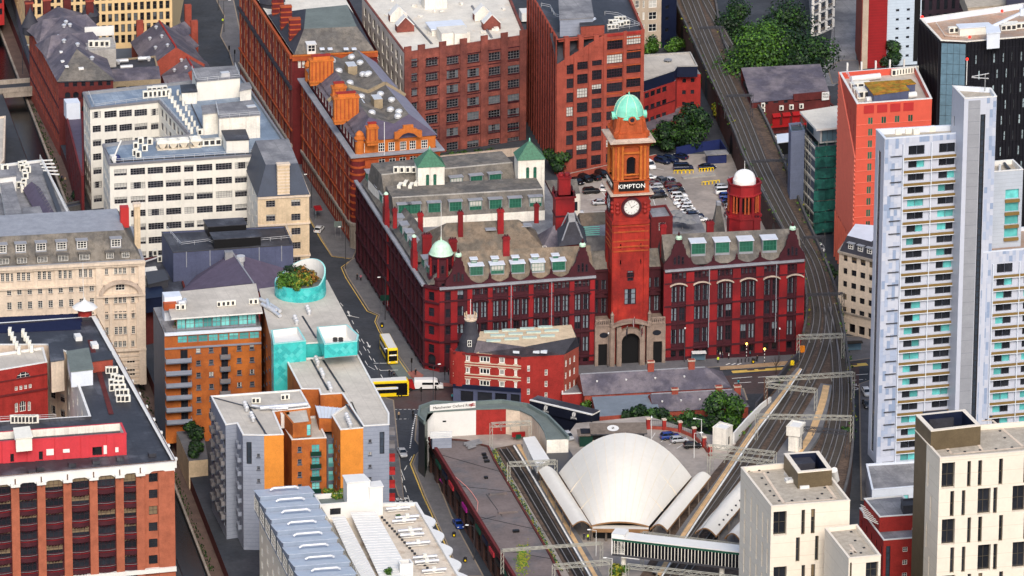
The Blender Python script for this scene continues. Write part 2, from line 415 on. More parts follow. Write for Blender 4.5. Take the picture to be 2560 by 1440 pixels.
mk('coral',(.66,.1,.06),.06,.4,.6);mk('coral_lt',(.74,.18,.12),.05,.4,.6);mk('coral_dk',(.5,.03,.03),.06,.4,.6)
mk('crimson',(.62,.045,.06),.1,.3,.6,streak=.1)
mk('redclad',(.33,.012,.016),.12,.4,.6,grid=(0,.8,(.35,.012,.012)))
mk('black_clad',(.018,.018,.026),.2,.5,.35)
mk('navy',(.012,.02,.06),.2,.5,.5);mk('navy_clad',(.1,.115,.2),.15,.3,.6,streak=.2);mk('bluefence',(.02,.035,.16),.2,.5,.6)
mk('teal_tile',(.05,.48,.46),.12,.8,.3);mk('teal_dk',(.04,.4,.4),.1,.8,.3);mk('teal_lt',(.28,.6,.56),.08,.8,.35)
mk('roof_pale',(.52,.475,.41),.1,.15,.9,col2=(.45,.41,.355),sc2=.1,grid=(2.6,0,(.4,.36,.31)))
mk('roof_white',(.64,.6,.52),.12,.25,.9,col2=(.62,.52,.4),c2=.68,sc2=.2)
mk('roof_dark',(.055,.055,.067),.3,.15,.55,col2=(.13,.135,.155),c2=.6,sc2=.09,grid=(2.2,0,(.025,.025,.03)))
mk('roof_grey',(.2,.2,.215),.2,.2,.8,col2=(.27,.265,.27),sc2=.1,grid=(2.8,0,(.14,.14,.15)))
mk('roof_blue',(.2,.26,.34),.15,.25,.6,col2=(.32,.38,.45),c2=.58,sc2=.12,grid=(1.8,0,(.15,.19,.25)))
mk('roof_green',(.17,.2,.185),.15,.2,.8)
mk('roof_gravel',(.42,.37,.3),.2,.8,.95)
mk('roof_rust',(.5,.32,.22),.25,.2,.95,col2=(.36,.29,.24),sc2=.1)
mk('slate',(.11,.1,.13),.25,.5,.8,col2=(.19,.165,.185),sc2=.15)
mk('slate_d',(.055,.055,.072),.25,.5,.7)
mk('slate_purple',(.125,.1,.15),.15,.5,.75)
mk('slate_lav',(.26,.25,.31),.12,.3,.7)
mk('slate_blue',(.05,.068,.11),.15,.4,.55)
mk('stonetile',(.25,.19,.135),.25,.6,.95,streak=.55,col2=(.17,.145,.115),sc2=.2)
mk('stonetile_g',(.215,.19,.16),.25,.6,.95,streak=.6,col2=(.14,.13,.12),sc2=.2)
mk('tile_red',(.2,.09,.08),.2,.5,.85)
mk('lead',(.3,.31,.34),.15,.5,.6)
mk('copper',(.2,.6,.45),.15,.5,.6,streak=.25);mk('copper_pale',(.48,.68,.52),.15,.5,.6,streak=.25)
mk('tile_green',(.035,.17,.09),.35,2.,.4)
mk('white_dome',(.82,.8,.76),.08,.5,.6)
mk('canopy',(.68,.645,.575),.04,.12,.6);mk('canopy2',(.72,.62,.48),.08,.2,.7)
mk('steel',(.32,.32,.33),.12,1.,.5,metal=.3);mk('steel_l',(.6,.6,.6),.08,1.,.45,metal=.3);mk('steel_d',(.07,.07,.08),.1,1.,.5)
mk('galv',(.36,.35,.3),.2,1.,.7);mk('rust',(.16,.075,.045),.3,.8,.9)
mk('acw',(.74,.71,.62),.08,1.,.6);mk('acbeige',(.6,.52,.4),.1,1.,.6);mk('acgrille',(.05,.05,.055),.1,2.,.6)
mk('duct',(.62,.63,.65),.12,1.,.35,metal=.4)
mk('ballast',(.11,.075,.055),.35,1.2,.95,col2=(.15,.1,.07),sc2=.3);mk('ballast_d',(.03,.03,.036),.35,1.2,.95)
mk('railsteel',(.25,.235,.23),.1,1.,.5);mk('sleeper',(.1,.088,.078),.2,1.,.9);mk('sleeper_d',(.03,.03,.032),.25,1.,.9)
mk('plat_buff',(.62,.4,.2),.2,.5,.9);mk('platform',(.19,.185,.185),.2,.3,.9);mk('plat_dark',(.06,.06,.066),.2,.3,.9)
mk('flatslab',(.2,.16,.15),.2,.15,.9,col2=(.15,.14,.145),sc2=.09,c2=.55)
mk('leaf',(.04,.11,.014),.5,.6,.6);mk('leaf_d',(.012,.042,.012),.5,.6,.6);mk('leaf_l',(.085,.2,.016),.45,.6,.6);mk('leaf_y',(.26,.25,.02),.45,.8,.6);mk('leaf_o',(.3,.13,.02),.4,.8,.6)
mk('bark',(.07,.05,.035),.3,1.,.95);mk('moss',(.28,.2,.02),.5,.8,.95,col2=(.42,.17,.015),sc2=.5)
mk('water',(.006,.01,.014),0,1.,.08,spec=.6,bump=.25);mk('towpath',(.16,.105,.085),.2,.3,.95)
mk('black',(.012,.012,.014),.1,1.,.5);mk('bottle',(.01,.06,.04),.1,1.,.4);mk('green_paint',(.01,.1,.06),.15,1.,.5)
mk('scaff',(.03,.2,.16),.3,.4,.8,col2=(.015,.1,.09),sc2=.3)
mk('gold',(.24,.15,.045),.1,.5,.5);mk('wood',(.2,.16,.13),.25,1.,.9);mk('woodrib',(.3,.16,.07),.2,1.,.7)
mk('yellow',(.8,.55,.01),.03,1.,.4);mk('busblack',(.012,.012,.015),0,1.,.2);mk('hivis',(.6,.8,.02),.1,1.,.7);mk('hiviso',(.85,.25,.01),.1,1.,.7)
mk('blind',(.5,.49,.45),.08,1.,.8);mk('blind_teal',(.2,.6,.57),.08,1.,.5);mk('blind_tan',(.22,.16,.095),.1,.6,.7);mk('blind_dim',(.13,.15,.17),.2,1.,.8)
mk('fr_white',(.78,.76,.7),.04,1.,.5);mk('fr_dark',(.03,.028,.034),.1,1.,.5);mk('fr_plum',(.06,.022,.035),.1,1.,.5);mk('fr_grey',(.22,.21,.22),.1,1.,.5);mk('fr_green',(.04,.2,.13),.1,1.,.5);mk('fr_stone',(.55,.46,.34),.1,1.,.7);mk('fr_bronze',(.11,.09,.06),.1,1.,.5)
mk('lampw',(.9,.9,.85),.0,1.,.4);mk('redlamp',(.9,.03,.02),0,1.,.4,emit=1.5);mk('amber',(1.,.55,.08),0,1.,.4,emit=4.)
glass('gl_dark',(.014,.016,.022));glass('gl_blue',(.03,.04,.055));glass('gl_teal',(.09,.36,.35),.5);glass('gl_steel',(.1,.17,.22),.25);glass('gl_green',(.02,.09,.06),.5);glass('gl_black',(.006,.006,.009),.3);glass('gl_sky',(.3,.38,.42),.4)
glass('gl_curtain',(.11,.125,.14),.6)
style('dark1','fr_dark','gl_dark',1,1);style('office','fr_grey','gl_dark',-.75,3,.1,.3,None,'blind',.4,fills=(.4,.5,1.,.25,.7,-.3))
style('white22','fr_white','gl_dark',2,2,.12,.15,None,'blind',.12);style('white33','fr_white','gl_dark',3,3,.13,.15)
style('ware','fr_grey','gl_dark',4,3,.09,.25,'terra_dark','blind_dim',.6,fills=(-.25,.5,1.,-.4,.3));style('wareplum','fr_plum','gl_dark',-.7,3,.12,.25,'brick_mid','blind',.13,fills=(.5,.5,1.))
style('wareside','fr_dark','gl_dark',2,3,.12,.4,None)
mk('cloth_w',(.2,.245,.28),.15,1.,.9)
style('hotel','fr_plum','gl_dark',2,2,.16,.35,None,'cloth_w',.8,fills=(-.3,-.22,-.38,.5));style('hotel2','fr_plum','gl_dark',2,3,.18,.4,None,'cloth_w',.9,fills=(-.3,-.22,-.38));style('hotel_s','fr_plum','gl_dark',1,2,.12,.3);style('hotelA','terra_dark','gl_dark',2,2,.14,.35,arch='terra_dark')
style('dormer','fr_green','gl_green',4,2,.1,.08,None,'blind',.25);style('dormerw','fr_green','gl_curtain',4,2,.1,.08);style('greenA','fr_green','gl_green',1,4,.08,.2,arch='white_dirty')
style('apt','fr_grey','gl_blue',1,2,.1,.18,'clad_greyd','blind',.35,fills=(-.3,.4,1.,-.45));style('aptd','fr_dark','gl_dark',2,1,.08,.2);style('aptteal','fr_grey','gl_teal',-1.1,2,.12,.15,None,'blind_teal',.35)
style('tower','fr_dark','gl_dark',2,1,.08,.45,None,'blind_teal',.0);style('tealp',None,'gl_teal',1,1,.05,.4);style('strip','fr_dark','gl_blue',1,-1.8,.15,.2)
style('cream_w','fr_bronze','gl_dark',1,2,.2,.5,None,'blind_tan',.1);style('cream_b','fr_bronze','gl_dark',2,2,.14,1.,None);style('cream_side','fr_bronze','gl_dark',1,2,.2,.45)
style('coralw','coral_lt','gl_green',2,1,.1,.15);style('blackw','fr_dark','gl_sky',1,2,.2,.15);style('curtain','fr_dark','gl_steel',4,-2.7,.08,.02)
style('offc','fr_plum','gl_dark',4,2,.09,.12,None,'blind_tan',.5,fills=(.35,.5,.7));style('offs','fr_dark','gl_dark',2,2,.1,.3,None,'blind_tan',.4)
style('sand','fr_bronze','gl_dark',1,2,.14,.35,None,'blind_dim',.35);style('door','fr_dark','gl_black',1,1,.12,.5);style('shop','navy_clad','gl_dark',1,1,.15,.3)
style('cornerw','fr_white','gl_dark',3,1,.24,.15);style('arch_t','fr_white','gl_dark',2,3,.1,.2,arch='terra_orange');style('arch_b','fr_dark','gl_dark',1,1,.1,.3,arch='brick_deep');style('arch_s','stone_pale','gl_black',1,1,.05,1.2,arch='stone_pale')
style('podw','fr_white','gl_dark',4,3,.1,.1);style('stonew','fr_white','gl_dark',3,4,.07,.2);style('stone2','fr_white','gl_dark',2,4,.07,.2,'stone_pale')
style('terr','fr_stone','gl_dark',1,2,.1,.25,None,'blind',.3,fills=(.3,.5,-.3))
style('belf','terra_orange','gl_black',1,1,.1,.5,arch='terra_orange')
mk('solar',(.02,.025,.07),.1,1.,.2);mk('podblue',(.26,.31,.39),.08,.5,.5);mk('podroof',(.4,.45,.52),.08,.5,.4);mk('roof_rust2',(.6,.52,.42),.15,.3,.95,col2=(.44,.34,.25),c2=.62,sc2=.25)
style('arch_cr','fr_white','gl_dark',3,3,.1,.3,arch='stone_cream');style('arch_w','fr_white','gl_dark',3,2,.12,.2,arch='brick_bright')
mk('clad_core',(.3,.31,.34),.08,.4,.5,grid=(0,3.05,(.16,.17,.2)));mk('clad_grey2',(.42,.46,.52),.06,.4,.5,grid=(0,.9,(.33,.36,.42)));mk('lift_grey',(.16,.19,.28),.12,.3,.6,grid=(0,1.1,(.12,.14,.21)))
mk('clad_pale2',(.48,.56,.64),.06,.4,.5,grid=(0,.8,(.38,.45,.53)));mk('plum',(.05,.028,.045),.15,.5,.5);mk('redpaint',(.4,.01,.012),.1,.5,.5)
style('stripb','fr_dark','gl_blue',1,-1.5,.25,.2,None,'blind_teal',0)
mk('teal_l2',(.09,.53,.51),.1,.8,.3)
mk('brick_dirty',(.11,.055,.045),.3,.4,.9,streak=.3);mk('magenta',(.5,.02,.3),.1,1.,.6);mk('hosepink',(.75,.3,.26),.05,1.,.6);mk('green_grey',(.16,.2,.19),.12,.4,.6);mk('skyl',(.42,.52,.47),.1,1.,.4);mk('navy_d',(.012,.016,.035),.15,.6,.5);mk('slate_bluegrey',(.2,.24,.28),.12,.4,.7)
style('arch_d','fr_dark','gl_black',2,2,.15,.5,arch='brick_dirty')
mk('grey_cloth',(.24,.24,.24),.1,1.,.9)
# ground, canal, roads, pavements
def ZV(v,py,px=None):
 """height on the vertical through world point v that shows at photo row py"""
 d=ray(px if px is not None else 1280+v.x/v.y*F/CT*.0+(v.x*F/(v.y*CT+(H)*ST)),py);return H+d.z*(v.y/d.y)
def sheet(name,pts,z,m,kind='structure',thick=0.,label=None,cat=None):
 g=MB()
 if thick:g.prism([(p[0],p[1])for p in pts],z-thick,z,m,bottom=False)
 else:g.poly([(p[0],p[1],z)for p in pts],m)
 return solo(name,g,kind=kind,label=label,cat=cat)
CN=[(-190,2010),(-129.2,1692.5),(-66.8,1366.7),(15,940)]
def off(poly,d):
 out=[]
 for i,p in enumerate(poly):
  a=Vector(poly[max(0,i-1)]);b=Vector(poly[min(len(poly)-1,i+1)]);t=(b-a).normalized();out.append(Vector(p)+Vector((t.y,-t.x))*d)
 return out
wl,wr,tr=off(CN,6.6),off(CN,0),off(CN,-3.4)
g=MB();Z0=-.012
g.poly([(-3000,940,Z0)]+[(p.x,p.y,Z0)for p in reversed(wl)]+[(-3000,2010,Z0)],'asphalt')
g.poly([(p.x,p.y,Z0)for p in tr]+[(3000,940,Z0),(3000,2010,Z0)][::1],'asphalt')
g.poly([(-3000,2010,Z0),(3000,2010,Z0),(3000,6000,Z0),(-3000,6000,Z0)],'asphalt');g.poly([(-3000,-500,Z0),(3000,-500,Z0),(3000,940,Z0),(-3000,940,Z0)],'asphalt')
solo('ground',g,kind='structure')
g=MB()
for a,b,c,d in zip(wl,wl[1:],wr[1:],wr):g.poly([(*a,-3.6),(*b,-3.6),(*c,-3.6),(*d,-3.6)],'water')
solo('canal_water',g,kind='structure')
g=MB()
for i in range(3):
 for A,B,zb,zt,mm in((wl[i+1],wl[i],-4,.35,'brick_deep'),(wr[i],wr[i+1],-4,-2.9,'stone_grey'),(tr[i],tr[i+1],-3,.0,'brick_deep')):
  g.poly([(*A,zb),(*B,zb),(*B,zt),(*A,zt)],mm)
solo('canal_wall',g,kind='structure')
g=MB()
for a,b,c,d in zip(wr,wr[1:],tr[1:],tr):g.poly([(*a,-2.9),(*b,-2.9),(*c,-2.9),(*d,-2.9)],'towpath')
for a,b in zip(wr,wr[1:]):g.beam((a.x+.2,a.y,-2.86),(b.x+.2,b.y,-2.86),.5,.12,'stone_grey')
solo('towpath',g,kind='structure')
g=MB()
for i in range(900):
 t=RND.random();a,b=Vector(CN[1]),Vector(CN[2]);p=a.lerp(b,t);x=p.x+.55+RND.random()**2*1.1;s=.15+RND.random()*.3
 g.poly([(x,p.y,-2.9),(x+s,p.y+s*RND.uniform(-1,1),-2.9),(x+s/2,p.y,-2.9+s*1.4)],RND.choice(['leaf_d','leaf','leaf_d']))
solo('towpath_grass',g,label='rough grass growing along the canal towpath edge',cat='grass',kind='stuff')
def roadpx(name,pts,z,m):return sheet(name,[P(x,y,z)for x,y in pts],z,m)
roadpx('road',[(560,1070),(955,985),(1130,968),(1300,972),(1470,960),(1840,938),(2060,912),(2560,880),(2560,945),(2190,968),(2060,980),(1850,985),(1500,1010),(1290,1035),(960,1020),(600,1110)],.004,'asphalt_red')
roadpx('road',[(2128,1440),(2118,1250),(2140,1150),(2150,880),(2185,880),(2200,1250),(2230,1440)],.008,'asphalt')
roadpx('road',[(2040,215),(2075,110),(2090,0),(2145,0),(2140,160),(2085,215)],.008,'roof_grey')
def pave(pts,m='pavement',h=.12):
 q=[P(x,y,h)for x,y in pts];g=MB();g.prism([(p.x,p.y)for p in q],0,h,m,bottom=False)
 n=len(q);o=inset(q,.32)
 for i in range(n):
  j=(i+1)%n;g.poly([(q[i].x,q[i].y,h+.004),(q[j].x,q[j].y,h+.004),(*o[j],h+.004),(*o[i],h+.004)],'kerb')
 return solo('pavement',g,kind='structure')
pave([(1030,939),(1045,950),(1140,962),(1460,935),(1700,923),(1990,905),(1985,880),(1480,900),(1100,915),(893,640),(876,650),(858,668),(868,692),(922,776),(947,787),(940,804),(951,828)])
pave([(880,645),(832,639),(808,600),(782,555),(740,480),(700,400),(650,300),(600,190),(620,180),(900,600)])
pave([(1040,1135),(1030,1160),(1062,1240),(1110,1345),(1150,1440),(1210,1440),(1130,1290),(1075,1150),(1075,1100)])
pave([(1140,1010),(1080,1015),(1040,1040),(1036,1100),(1060,1130),(1180,1120),(1150,1030),(1480,1010),(1870,1000),(1860,970),(1460,990)],h=.1)
pave([(985,1000),(938,985),(800,720),(770,640),(735,660),(900,1000),(960,1130),(995,1240),(1010,1250)])
pave([(540,0),(560,40),(550,90),(572,130),(590,190),(625,185),(585,0)])
pave([(2110,905),(2180,895),(2200,840),(2110,840)]);pave([(2155,1250),(2150,960),(2178,950),(2190,1250)])
pave([(2100,150),(2068,170),(2080,210),(2150,200),(2150,150)],h=.1)
pave([(455,185),(480,190),(440,0),(420,0)])
def stripe(px,w,m,dash=None,z=.02,name='road_marking'):
 pts=[P(x,y,z)for x,y in px];out=[]
 for a,b in zip(pts,pts[1:]):
  L=(b-a).length;d=(b-a)/L;n=Vector((-d.y,d.x,0))*w/2;t=0
  while t<L:
   e=min(L,t+(dash[0]if dash else L));p,q=a+d*t,a+d*e;out.append([p-n,q-n,q+n,p+n]);t+=(sum(dash)if dash else L+1)
 g=MB()
 for q in out:g.poly(q,m)
 return solo(name,g,kind='structure')
stripe([(1026,941),(948,829),(937,804),(943,788),(918,778),(864,694),(853,668),(872,654)],.22,'paint_y')
stripe([(876,647),(830,641),(804,602),(778,556),(736,482),(694,398)],.22,'paint_y')
stripe([(1036,1136),(1026,1160),(1058,1240),(1106,1345),(1146,1440)],.3,'paint_y')
stripe([(770,640),(812,700),(880,820),(960,950)],.14,'paint',(3,3.5));stripe([(833,735),(868,778),(905,850),(950,925)],.14,'paint',(2.5,4))
stripe([(800,712),(830,757),(870,827),(920,915),(942,927)],.14,'paint',(3,4.));stripe([(960,876),(976,905)],.14,'paint')
stripe([(934,908),(968,908)],.25,'paint');stripe([(950,926),(995,925)],.25,'paint')
stripe([(1030,1140),(1003,1190),(1030,1270),(1085,1390),(1110,1440)],.14,'paint',(3,3.))
stripe([(1052,1225),(1075,1280),(1105,1330)],.14,'paint',(.8,.8));stripe([(985,1140),(1000,1190),(1020,1240)],.14,'paint',(4,2));stripe([(995,1155),(1012,1200)],.14,'paint')
stripe([(1025,1120),(1032,1070),(1040,1035)],.3,'paint',(.6,.6));stripe([(986,1024),(1020,1023),(1055,1024)],.2,'paint',(.6,.5));stripe([(986,1048),(1022,1047)],.2,'paint',(.6,.5))
stripe([(1830,946),(1880,942)],.25,'paint');stripe([(1835,958),(1878,955)],.25,'paint');stripe([(1895,943),(1990,936),(2060,932)],.22,'paint',(5,3));stripe([(1895,957),(2060,946)],.22,'paint',(5,3))
stripe([(2140,937),(2170,935)],.22,'paint');stripe([(2115,952),(2165,948)],.22,'paint',(1,.6));stripe([(1815,924),(1985,912)],.25,'paint')
stripe([(1830,930),(1990,919)],1.6,'paint_y',None,.012);stripe([(2118,915),(2168,910)],1.8,'paint_y',None,.012)
for x,y in((1868,925),(1895,923),(2125,912),(2150,903)):stripe([(x,y),(x+18,y-1)],.9,'asphalt_red',None,.024,'road_marking')
for x in(1815,1829,1843):stripe([(x,912),(x+10,908)],.3,'paint',None,.13+.02)
def arrow(px,py,rz,s=1.):
 c=P(px,py,.02);g=MB();ca,sa=math.cos(rz),math.sin(rz)
 for poly in([(-.12,-2),(.12,-2),(.12,.6),(-.12,.6)],[(-.45,.6),(.45,.6),(0,2)]):
  g.poly([(c.x+(x*ca-y*sa)*s,c.y+(x*sa+y*ca)*s,.02)for x,y in poly],'paint')
 solo('road_arrow',g,kind='structure')
arrow(921,862,R(192));arrow(1000,1205,R(10));arrow(882,791,R(60),.9);arrow(872,783,R(10),.9)
def text(s,c,size,rz,m,name='lettering',tilt=0.,T=None,ext=.02,flip=False,bold=None,align='CENTER'):
 cu=bpy.data.curves.new(name,'FONT');cu.body=s;cu.size=size;cu.align_x=align;cu.align_y='CENTER';cu.extrude=ext;cu.resolution_u=2
 if bold:cu.offset=bold
 ob=bpy.data.objects.new(name,cu);COL.objects.link(ob);bpy.context.view_layer.update()
 me=bpy.data.meshes.new_from_object(ob);COL.objects.unlink(ob);bpy.data.objects.remove(ob)
 me.materials.clear();me.materials.append(MATS[m]);o=link(name,me)
 M_=Matrix.Translation(c)@Matrix.Rotation(rz,4,'Z')@Matrix.Rotation(tilt,4,'X')
 me.transform(M_)
 if T:me.transform(Matrix.Translation(-T.b));o.parent=T.o
 else:o['kind']='structure'
 return o
text('KEEP',P(998,1248,.03),1.9,R(10),'paint','road_lettering');text('CLEAR',P(1004,1256,.03),1.9,R(10),'paint','road_lettering')
text('NO',P(2147,971,.03),2.2,R(186),'paint','road_lettering');text('ENTRY',P(2150,961,.03),1.9,R(186),'paint','road_lettering')
sheet('paving',[P(x,y,.13)for x,y in((1018,930),(1030,945),(1048,950),(1060,938),(1040,925))],.13,'pave_red')
sheet('paving',[P(x,y,.13)for x,y in((1090,964),(1130,967),(1140,958),(1110,957))],.13,'pave_red')
sheet('paving',[P(x,y,.13)for x,y in((1800,917),(1975,902),(1975,912),(1800,925))],.135,'pave_buff')
sheet('road',[P(x,y,.006)for x,y in((955,885),(990,882),(1040,955),(1010,962))],.006,'roof_green')
def ug(A,B,n,w,rows,stn,m0=0.,m1=0.):
 L=(Vector((B.x,B.y))-Vector((A.x,A.y))).length;p=(L-m0-m1)/n
 return[(m0+p*(i+.5)-w/2,m0+p*(i+.5)+w/2,z,z+h,stn)for z,h in rows for i in range(n)]
def fl(n,z0,pitch,h):return[(z0+i*pitch,h)for i in range(n)]
def pil(T,A,B,n,w,pr,z0,z1,m,m0=0.,m1=0.,sl=0.,name='pilaster'):
 L=(Vector((B.x,B.y))-Vector((A.x,A.y))).length;p=(L-m0-m1)/n;a=math.atan2(B.y-A.y,B.x-A.x)
 for i in range(n+1):piece(T,name,A,a,min(L-w/2,max(w/2,m0+p*i)),w,pr,z0,z1,m,sl)
def centre(q):return sum((Vector((p[0],p[1],0))for p in q),Vector())/len(q)
# red terracotta hotel
T=Thing('hotel','huge dark red terracotta hotel with gables and stone tiled roofs on the street corner','hotel',P(1330,850))
A1,A2,B1_=P(1062,923),P(1098,931),P(2005,885)
FA=math.atan2(B1_.y-A2 .y,B1_.x-A2 .x);fd=Vector((math.cos(FA),math.sin(FA),0));fn=Vector((fd.y,-fd.x,0))
LF=(B1_-A2).length;ZC0=21.3;SLP=(PF(A2,B1_,2018,648)[1]-ZC0)/LF
def onF(px,py=800):return PF(A2,B1_,px,py)[0]
def FP(u,dpt=0.,z=0.):return Vector((A2 .x+fd.x*u-fn.x*dpt,A2 .y+fd.y*u-fn.y*dpt,z))
uL1=onF(1488,800);uR0=onF(1660,780)
def hotel_bays(us,lo=True):
 ops=[]
 for u in us:
  for k in(-1,1):
   c=u+k*.98
   ops+=[(c-.72,c+.72,ZC0-8.5,ZC0-4.4,'hotel2'),(c-.72,c+.72,ZC0-13.2,ZC0-9.8,'hotel'),(c-.72,c+.72,ZC0-19.,ZC0-15.2,'hotel')]
   if lo:ops.append((c-.6,c+.6,ZC0-22.3,ZC0-20.6,'door'))
  for k in(-1.45,-.5,.5,1.45):ops.append((u+k-.36,u+k+.36,ZC0-2.6,ZC0-.9,'hotel'))
 return ops
bL=[onF(1199.5+51*i,780)for i in range(6)];bR=[onF(1695+58*i,780)for i in range(6)]
SLL=SLP
wallrun(T,A2,FP(uL1),-.5,ZC0,'terra_dark',hotel_bays([u for u in bL],True)+[(onF(1120)-.6,onF(1120)+.6,ZC0-z-2.2,ZC0-z,'hotel_s')for z in(1.2,5.5,9.8,14.5)]+[(onF(1150)-.9,onF(1150)+.9,ZC0-z-2.6,ZC0-z,'hotel')for z in(1.,5.,9.4,14.)],SLL)
R0,RB=FP(uR0),B1_
LR=(RB-R0).length;ZR0=ZC0+SLP*uR0
opsR=[(o[0]-uR0,o[1]-uR0,o[2]+SLP*uR0,o[3]+SLP*uR0,o[4])for o in hotel_bays(bR)]
wallrun(T,R0,RB,-.5,ZR0,'terra_dark',opsR,SLP)
wings=((A2,0.,uL1,bL,25.5),(R0,uR0,LF,bR,29.))
for W0,u0,u1,bs,half in wings:
 zc=ZC0+SLP*u0;e=FP(u1)
 hb=(bs[1]-bs[0])/2
 for b in[bs[0]-hb]+[x+hb for x in bs]:
  piece(T,'pilaster',W0,FA,min(max(b-u0,.75),u1-u0-.75),1.9 if u0 else 1.15,.3,0.,zc-.3,'terra_red',SLP)
 if u0==0:piece(T,'pilaster',W0,FA,onF(1098)+.6,1.2,.3,0.,zc-.3,'terra_red',SLP);piece(T,'pilaster',W0,FA,onF(1135),1.6,.12,0.,zc-.3,'terra_red',SLP)
 for dz,h,pr,mm in((-.35,.5,.65,'lead'),(-.8,.45,.45,'terra_dark'),(-3.6,.35,.38,'terra_dark'),(-9.4,.4,.42,'terra_dark'),(-13.9,.5,.45,'terra_dark'),(-20.2,.45,.45,'terra_dark')):
  band(T,W0,e,zc+dz,h,pr,mm,'cornice' if dz>-1 else 'string_course',SLP)
 band(T,W0,e,-.2,1.2,.35,'terra_dark','plinth')
 for b in bs:
  g=MB();n=8
  for i in range(n):
   x0,x1=-2.1+4.2*i/n,-2.1+4.2*(i+1)/n;za,zb=[.75*math.cos(x/2.1*math.pi/2)**.7 for x in(max(-2.09,x0),min(2.09,x1))]
   p=[FP(b+x0,-.1,zc+SLP*(b-u0)-4.35+za),FP(b+x1,-.1,zc+SLP*(b-u0)-4.35+zb),FP(b+x1,-.75,zc+SLP*(b-u0)-4.35+zb),FP(b+x0,-.75,zc+SLP*(b-u0)-4.35+za)]
   q=[v+Vector((0,0,.3))for v in p];g.faces(p+q,[(3,2,1,0),(4,5,6,7),(0,1,5,4),(1,2,6,5),(2,3,7,6),(3,0,4,7)],'stone_pale' if u0 else 'terra_dark')
  T.add('window_hood',g)
  piece(T,'mullion',W0,FA,b-u0,.42,.25,zc-19.4,zc-4.4,'terra_dark',SLP)
 g=MB();n=int((u1-u0)*1.6)
 for i in range(n):
  ua,ub=u0+(u1-u0)*i/n,u0+(u1-u0)*(i+1)/n;hh=[]
  for u in(ua,ub):
   t=min(abs(u-b-hb)for b in[bs[0]-2*hb]+list(bs));hh.append(.25+1.35*max(0,1-t/hb)**1.6)
  za,zb=ZC0+SLP*ua,ZC0+SLP*ub
  p=[FP(ua,.1,za),FP(ub,.1,zb),FP(ub,.45,zb),FP(ua,.45,za)];q=[v+Vector((0,0,h))for v,h in zip(p,(hh[0],hh[1],hh[1],hh[0]))]
  g.faces(p+q,[(4,5,6,7),(0,1,5,4),(2,3,7,6)],'terra_dark')
 T.add('parapet',g)
 for b in bs[:-1]:
  k='fin'
  if k not in BC:BC[k]=MB().lathe((0,0,0),[(.35,0),(.35,.5),(.2,.6),(.3,.9),(.1,1.3),(0,1.6)],'terra_dark',8)
  T.inst('finial',BC[k],FP(b+hb,.27,ZC0+SLP*(b+hb)+1.4),0)
for px in(1277,1378,1771,1938):piece(T,'downpipe',A2,FA,onF(px),.16,.5,1.,ZC0-.5,'lead',SLP)
wallrun(T,A1,A2,-.5,ZC0,'terra_red',[(1.,2.6,ZC0-z-2.2,ZC0-z,'hotel_s')for z in(1.4,5.4,10.,14.6)]+[(.9,3.,.4,4.2,'arch_b')])
for dz,h,pr in((-.4,.6,.65),(-4.2,.4,.4),(-9.3,.4,.4),(-13.8,.4,.4),(-20,.4,.4)):band(T,A1,A2,ZC0+dz,h,pr,'terra_dark')
W1=P(893,654);LW=(A1-W1).length;aW=math.atan2(A1 .y-W1 .y,A1 .x-W1 .x)
opsW=[]
nb=17
for i in range(nb):
 c=LW*(i+.5)/nb
 for k in(-1,1):opsW+=[(c+k*1.02-.72,c+k*1.02+.72,ZC0-z-h,ZC0-z,'hotel')for z,h in((4.4,4.1),(9.8,3.4),(15.2,3.8))]+[(c+k*1.02-.62,c+k*1.02+.62,ZC0-2.6,ZC0-.9,'hotel_s')]
wallrun(T,W1,A1,-.5,ZC0,'terra_dark',opsW)
for i in range(nb+1):piece(T,'pilaster',W1,aW,min(max(LW*i/nb,.5),LW-.5),.9,.35,0.,ZC0-.3,'terra_red' if i in(8,)else 'terra_dark')
for dz,h,pr,mm in((-.35,.5,.8,'lead'),(-3.6,.35,.5,'terra_dark'),(-9.4,.4,.5,'terra_dark'),(-13.9,.5,.5,'terra_dark'),(-20.2,.45,.6,'terra_dark')):band(T,W1,A1,ZC0+dz,h,pr,mm,'string_course')
BK=W1+fd*56;L3=FP(uL1);L4=FP(uL1,16);L5=L4+Vector((-fn.x*46,-fn.y*46,0))
BK=Vector((L5 .x-3,W1 .y+(L5 .x-W1 .x)*fd.y/fd.x,0));deck=ZC0-.6
for a,b in((L3,L4),(L4,BK),(BK,W1)):wallrun(T,a,b,-.5,deck+.6,'brick_red')
T.add('roof_deck',MB().poly([XY(p,deck)for p in(A1,A2,L3,L4,BK,W1)],'roof_grey'))
R2,R3=FP(LF,13),FP(uR0,13)
for a,b in((RB,R2),(R2,R3),(R3,R0)):
 wallrun(T,a,b,-.5,ZR0+1,'brick_red',ug(a,b,5,1.3,fl(4,3,5,2.6),'hotel',1,1)if a is RB else())
T.add('roof_deck',MB().poly([XY(p,ZR0)for p in(R0,RB,R2,R3)],'roof_grey'))
C0,C1=FP(uL1,5.),FP(uR0,5.);rzc=ZC0+SLP*uL1
opsC=[]
Lc=(C1-C0).length
for c in(1.9,Lc-1.9):
 for k in(-.95,0.95):opsC+=[(c+k-.6,c+k+.6,rzc-z-h,rzc-z,'hotel')for z,h in((3.,2.6),(7.6,4.),(12.6,3.4),(18.,3.2))]
wallrun(T,C0,C1,-.5,rzc-.6,'terra_dark',opsC)
for a,b in((L3,C0),(C1,R0)):wallrun(T,a,b,-.5,rzc,'terra_dark')
for dz in(-.8,-6.4,-11.9,-16.8):band(T,C0,C1,rzc+dz,.5,.4,'terra_dark')
